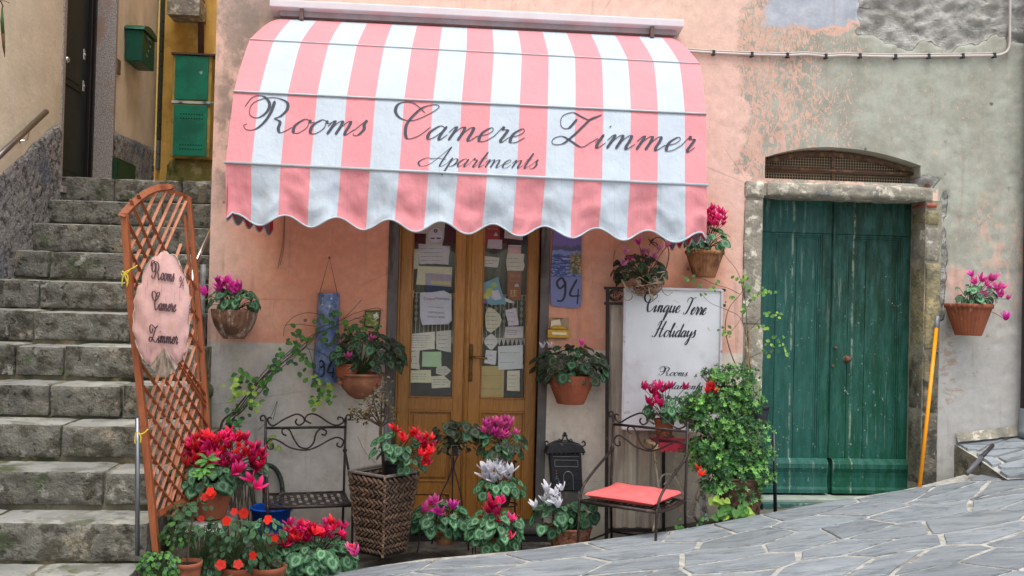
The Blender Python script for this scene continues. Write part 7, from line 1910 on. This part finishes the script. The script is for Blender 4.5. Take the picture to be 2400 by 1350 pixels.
# H impatiens bed
IM = thing('impatiens', P(540, 1335, -1.45), 'mass of leggy impatiens with orange red flowers in pots at the bottom left', 'potted plant')
o = P(540, 1345, -.9); rr = random.Random(41)
for (cx, cy_, rx, rz, n) in ((470,1250,48,26,46), (540,1240,60,24,60), (620,1238,50,26,46), (560,1290,80,34,70), (480,1320,60,24,40), (610,1310,50,34,46)):
    mound(IM, cx, cy_, -1.45+rr.uniform(-.05,.05), rx, rz, n, .042, [LO, LO, LM], rr, mesh=oval_mesh, origin=P(cx, 1345, -1.42), droop=.5, args=(.34,))
blossoms(IM, [(471,1216),(531,1221),(571,1203),(628,1218),(549,1199),(558,1323),(593,1302),(517,1324),(645,1262)], -1.62, [FO], rr, .038, kind=flat_flower, origin=None)
for cx in (560, 625):
    pot(IM, cx, 1325, 1440, 40, 30, -1.42, M_TERRA)
YC = thing('young_citrus', P(435, 1322, -1.66), 'thin bare stemmed sapling with a tuft of lance leaves in a small terracotta pot', 'potted plant')
o, _ = pot(YC, 437, 1316, 1400, 32, 24, -1.66, M_TERRA)
mb = MB(); st = cr([o, P(443,1270,-1.66), P(455,1200,-1.65), P(472,1150,-1.62), P(480,1100,-1.6), P(488,1070,-1.58)], 6); mb.tube(st, [lerp(.0055,.002,i/(len(st)-1)) for i in range(len(st))], 6); mb.build('stem', M_BARK, YC, smooth=True)
for k in range(22):
    t = rr.uniform(.72, 1.0); b = st[int(t*(len(st)-1))]; a = rr.uniform(0, 6.28); dr = V((math.cos(a), math.sin(a)-.5, rr.uniform(-.3,.7)))
    link('leaf', cached(oval_mesh, LG, .17), YC, frame_m(b, V((-dr.x*.4, -.5, .8)), dr, rr.uniform(.045,.075)))
for k in range(24):
    t = rr.uniform(.25, .5); b = st[int(t*(len(st)-1))]+V((rr.gauss(0,.03), rr.gauss(0,.02), rr.gauss(0,.03))); dr = V((rr.uniform(-1,1), -.5, rr.uniform(-.6,.4)))
    link('leaf', cached(oval_mesh, LO, .34), YC, frame_m(b, V((rr.uniform(-.3,.3), -.6, .8)), dr, rr.uniform(.03,.05)))
blossoms(YC, [(493,1152),(480,1165),(494,1158)], -1.7, [FO], rr, .042, kind=flat_flower)
GC = thing('ground_cover', P(360, 1345, -1.7), 'low bright green creeping plant at the foot of the trellis', 'plant')
mb_m = cached(oval_mesh, LG, .42)
mound(GC, 372, 1325, -1.72, 46, 34, 150, .027, [LG, LG, LM], rr, mesh=oval_mesh, droop=.4, args=(.42,))
mound(GC, 415, 1250, -1.62, 36, 34, 60, .032, [LO, LG], rr, mesh=oval_mesh, droop=.4, args=(.36,)); mound(GC, 430, 1200, -1.5, 30, 22, 30, .032, [LO], rr, mesh=oval_mesh, droop=.4, args=(.36,))
# stems bundle behind the big pot
SB = thing('vine', P(560, 1230, -.30), 'woody climbing vine arching from behind the flowers across the pink wall', 'climbing plant')
rr = random.Random(57)
vine = [(545,1200),(530,1010),(560,960),(600,910),(640,865),(690,825),(740,785),(800,760),(850,742)]
mb = MB(); paths = []
for k in range(7):
    j = 5+2*k
    pts = [P(x+rr.uniform(-7,7)+(k-3)*4, y+rr.uniform(-6,6), lerp(-.16,-.07,i/8)+rr.uniform(-.02,.02)) for i, (x, y) in enumerate(vine[:rr.randrange(6, 10)])]
    pth = cr(pts, 6); paths.append(pth); mb.tube(pth, [lerp(.0045,.0018,i/(len(pth)-1)) for i in range(len(pth))], 5)
extra = [[(665,788),(668,765),(690,742),(725,733),(762,740)],[(668,762),(700,760),(740,765)],[(740,770),(800,750),(830,735),(880,722),(898,728)],[(800,752),(830,722),(848,702)],[(690,830),(720,815),(735,860),(742,905)],[(740,820),(790,850),(800,870)],[(545,1010),(555,960),(562,1015)],[(605,1010),(635,975),(650,940),(640,985)],[(720,800),(718,815),(735,820)],[(830,745),(870,750),(890,740)]]
for e in extra:
    pth = cr([P(x, y, -.09) for x, y in e], 6); paths.append(pth); mb.tube(pth, .0018, 5)
mb.build('stems', M_BARK, SB)['kind'] = 'stuff'
def strew(root, spots, Y, mats, rng, n, size, spread, mesh=oval_mesh, args=(.36,)):
    for (x, y) in spots:
        for _ in range(n):
            p = P(x+rng.gauss(0, spread), y+rng.gauss(0, spread), Y+rng.uniform(-.05,.02)); dr = V((rng.uniform(-1,1), rng.uniform(-.6,0), rng.uniform(-1,.3)))
            link('leaf', cached(mesh, mats[rng.randrange(len(mats))], *args), root, frame_m(p, V((rng.uniform(-.5,.5), -1, rng.uniform(.1,.9))), dr, size*rng.uniform(.65,1.2)))
strew(SB, [(560,985),(555,960),(590,915),(605,890),(630,870),(640,850),(660,830),(690,825),(700,800),(720,850),(690,790),(745,790),(750,745),(780,740),(812,762),(815,775),(850,760),(548,1000),(620,905)], -.14, [LG, LG, LM], rr, 8, .042, 11)
strew(SB, [(565,880),(575,905),(558,925),(600,950),(590,935),(545,905)], -.2, [LY, LY, LG], rr, 6, .045, 8)
strew(SB, [(738,890),(750,905),(762,915),(745,935),(738,948),(770,925)], -.2, [LY, LG], rr, 7, .042, 7)
strew(SB, [(645,1040),(640,1030)], -.15, [LY], rr, 4, .04, 6); strew(SB, [(870,745),(862,740),(890,765),(882,775)], -.12, [LG, LY], rr, 3, .028, 7)
mb = MB()
for k in range(14):
    x = rr.uniform(540, 590); mb.tube([P(x, 1250, -.4), P(x+rr.uniform(-8,8), 1180, -.38), P(x+rr.uniform(-14,20), 1100, -.36)], rr.uniform(.003,.007), 5)
mb.build('old_stems', mat('dark old stems', '3f342c', .9, .3, 30), SB)['kind'] = 'stuff'
# R azalea
AZ = thing('azalea', P(1730, 1215, -.62), 'bushy small leaved green azalea with a few red flowers in a brown woven basket', 'shrub')
M_WB = mat('dark brown weave', '5c4434', .8, .3, 30, layers=[('3a281e', 26, .5, .6), ('7a6250', 20, .6, .7)], bump=.5)
o = basket(AZ, 1733, 1118, 1222, 56, 46, -.50, M_WB, rows=8, n=80, sp=10, amp=.009)
rr = random.Random(63); meshes = []
lobes = [(1722,890,56,34), (1690,935,70,32), (1740,940,50,30), (1690,985,88,34), (1735,1010,74,32), (1700,1050,92,34), (1750,1060,66,30), (1715,1100,84,34), (1775,1112,42,30), (1660,1075,50,26), (1652,1045,46,18), (1640,940,46,18), (1672,878,32,14), (1745,1150,40,24), (1690,1140,52,20), (1625,975,28,26)]
def azc(n, seed, mats, size, objs):
    acc = MB(); cnt = 0; rg = random.Random(seed)
    tot = sum(a*b for _, _, a, b in lobes)
    for (cx, cy_, rx, rz) in lobes:
        k = max(3, int(n*rx*rz/tot)); C = P(cx, cy_, -.52); s = (DIST-.52)/F
        for _ in range(k):
            d = V((rg.gauss(0,1), rg.gauss(0,1), rg.gauss(0,1))).normalized()
            if objs and d.y > .15: d.y = -d.y
            rad = (rg.uniform(.75, 1.12) if objs else rg.uniform(.45, 1.1)) + (.25*rg.random() if rg.random() < .12 else 0)
            p = C+V((d.x*rx*s*rad, d.y*.14*rad, d.z*rz*s*rad)); nn = d+V((rg.uniform(-.4,.4), -.35, .5+rg.uniform(-.2,.4)))
            me = cached(rosette_mesh, mats[rg.randrange(len(mats))], 8+rg.randrange(3), .15, rg.randrange(4)); M = frame_m(p, nn, V((rg.uniform(-1,1), rg.uniform(-1,1), rg.uniform(-1,1))), size*rg.uniform(.7,1.2))
            if objs: link('leaf_rosette', me, AZ, M)
            else:
                b = [M @ v.co for v in me.vertices]; acc.add(b, [tuple(q.vertices) for q in me.polygons])
    if not objs: acc.build('inner_foliage', mats[0], AZ, smooth=True)['kind'] = 'stuff'
LZ2 = leafmat('azalea leaf light', '7cb85a', 'a0d080', None, .3, .35, .3); LZ3 = leafmat('azalea leaf deep', '2c5a2c', '3f7040', None, .3, .4, .3)
azc(290, 1, [LZ, LZ2, LZ2, LZ3], .028, True); azc(1900, 2, [LZ3], .026, False); azc(1300, 5, [LZ2], .024, False)
mb = MB()
for (cx, cy_, rx, rz) in lobes:
    pth = cr([o, o.lerp(P(cx, cy_, -.5), .5)+V((rr.uniform(-.03,.03),0,.0)), P(cx, cy_, -.5)], 5); mb.tube(pth, .006, 5)
    for _ in range(6):
        e = P(cx+rr.uniform(-rx,rx)*.8, cy_+rr.uniform(-rz,rz)*.8, -.5+rr.uniform(-.1,.05)); mb.tube([pth[-3], e], .0025, 4)
mb.build('branches', M_BARK, AZ)['kind'] = 'stuff'
blossoms(AZ, [(1668,900),(1660,912),(1678,914),(1670,906)], -.62, [FR], rr, .05); blossoms(AZ, [(1636,1096),(1640,1108)], -.66, [FO], rr, .042)
strew(AZ, [(1680,1178),(1700,1185),(1715,1195),(1740,1190),(1745,1200),(1690,1200)], -.64, [LG, LG, LY], rr, 5, .052, 7, heart_mesh, ())
# S rose sapling with its black pot
RS = thing('rose_sapling', P(1775, 1010, -.2), 'thin twiggy rose sapling with sparse light leaves in a black pot', 'potted plant')
o, _ = pot(RS, 1776, 948, 1010, 26, 19, -.3, mat('black plastic pot', '2c2e36', .5))
twigs = [[(1768,985),(1765,900),(1757,850),(1752,780),(1748,720),(1743,660),(1745,642)],[(1745,880),(1722,850),(1705,800),(1700,760),(1710,720),(1735,690),(1748,668)],[(1753,800),(1735,745),(1700,725),(1665,710),(1645,690)],[(1735,690),(1708,676),(1680,668),(1640,652),(1608,656)],[(1752,780),(1770,760),(1790,740),(1820,735)],[(1755,840),(1780,828),(1800,825),(1830,800)],[(1752,720),(1765,700),(1795,680)],[(1700,790),(1720,770),(1738,745)],[(1745,700),(1730,640),(1700,600),(1680,570)]]
mb = MB()
for i, e in enumerate(twigs):
    pth = cr([P(x, y, -.22) for x, y in e], 5); mb.tube(pth, [lerp(.0042 if i < 2 else .002, .0011, j/(len(pth)-1)) for j in range(len(pth))], 5)
mb.build('twigs', mat('rose twig', '4a3430', .8), RS, smooth=True)['kind'] = 'stuff'
mb = MB(); mb.tube([P(1753, 985, -.25), P(1756, 760, -.22)], .004, 6); mb.build('cane', mat('bamboo cane', '9a7a44', .7), RS)
strew(RS, [(1745,650),(1755,660),(1735,655),(1748,672),(1790,682),(1802,680),(1820,738),(1800,738),(1828,798),(1810,805),(1835,815),(1800,828),(1705,765),(1700,775),(1708,785),(1680,670),(1650,680),(1610,658),(1735,725),(1790,765),(1768,700),(1712,700)], -.24, [LG, LY, LG], rr, 5, .030, 7, args=(.36,))
# weeds at the kerb
WE = thing('kerb_weeds', P(1600, 1240, -.72), 'small green weeds sprouting at the paving edge under the table', 'plant')
strew(WE, [(1592,1232),(1600,1236),(1655,1212),(1640,1222)], -.66, [LG, LM], rr, 5, .03, 6)
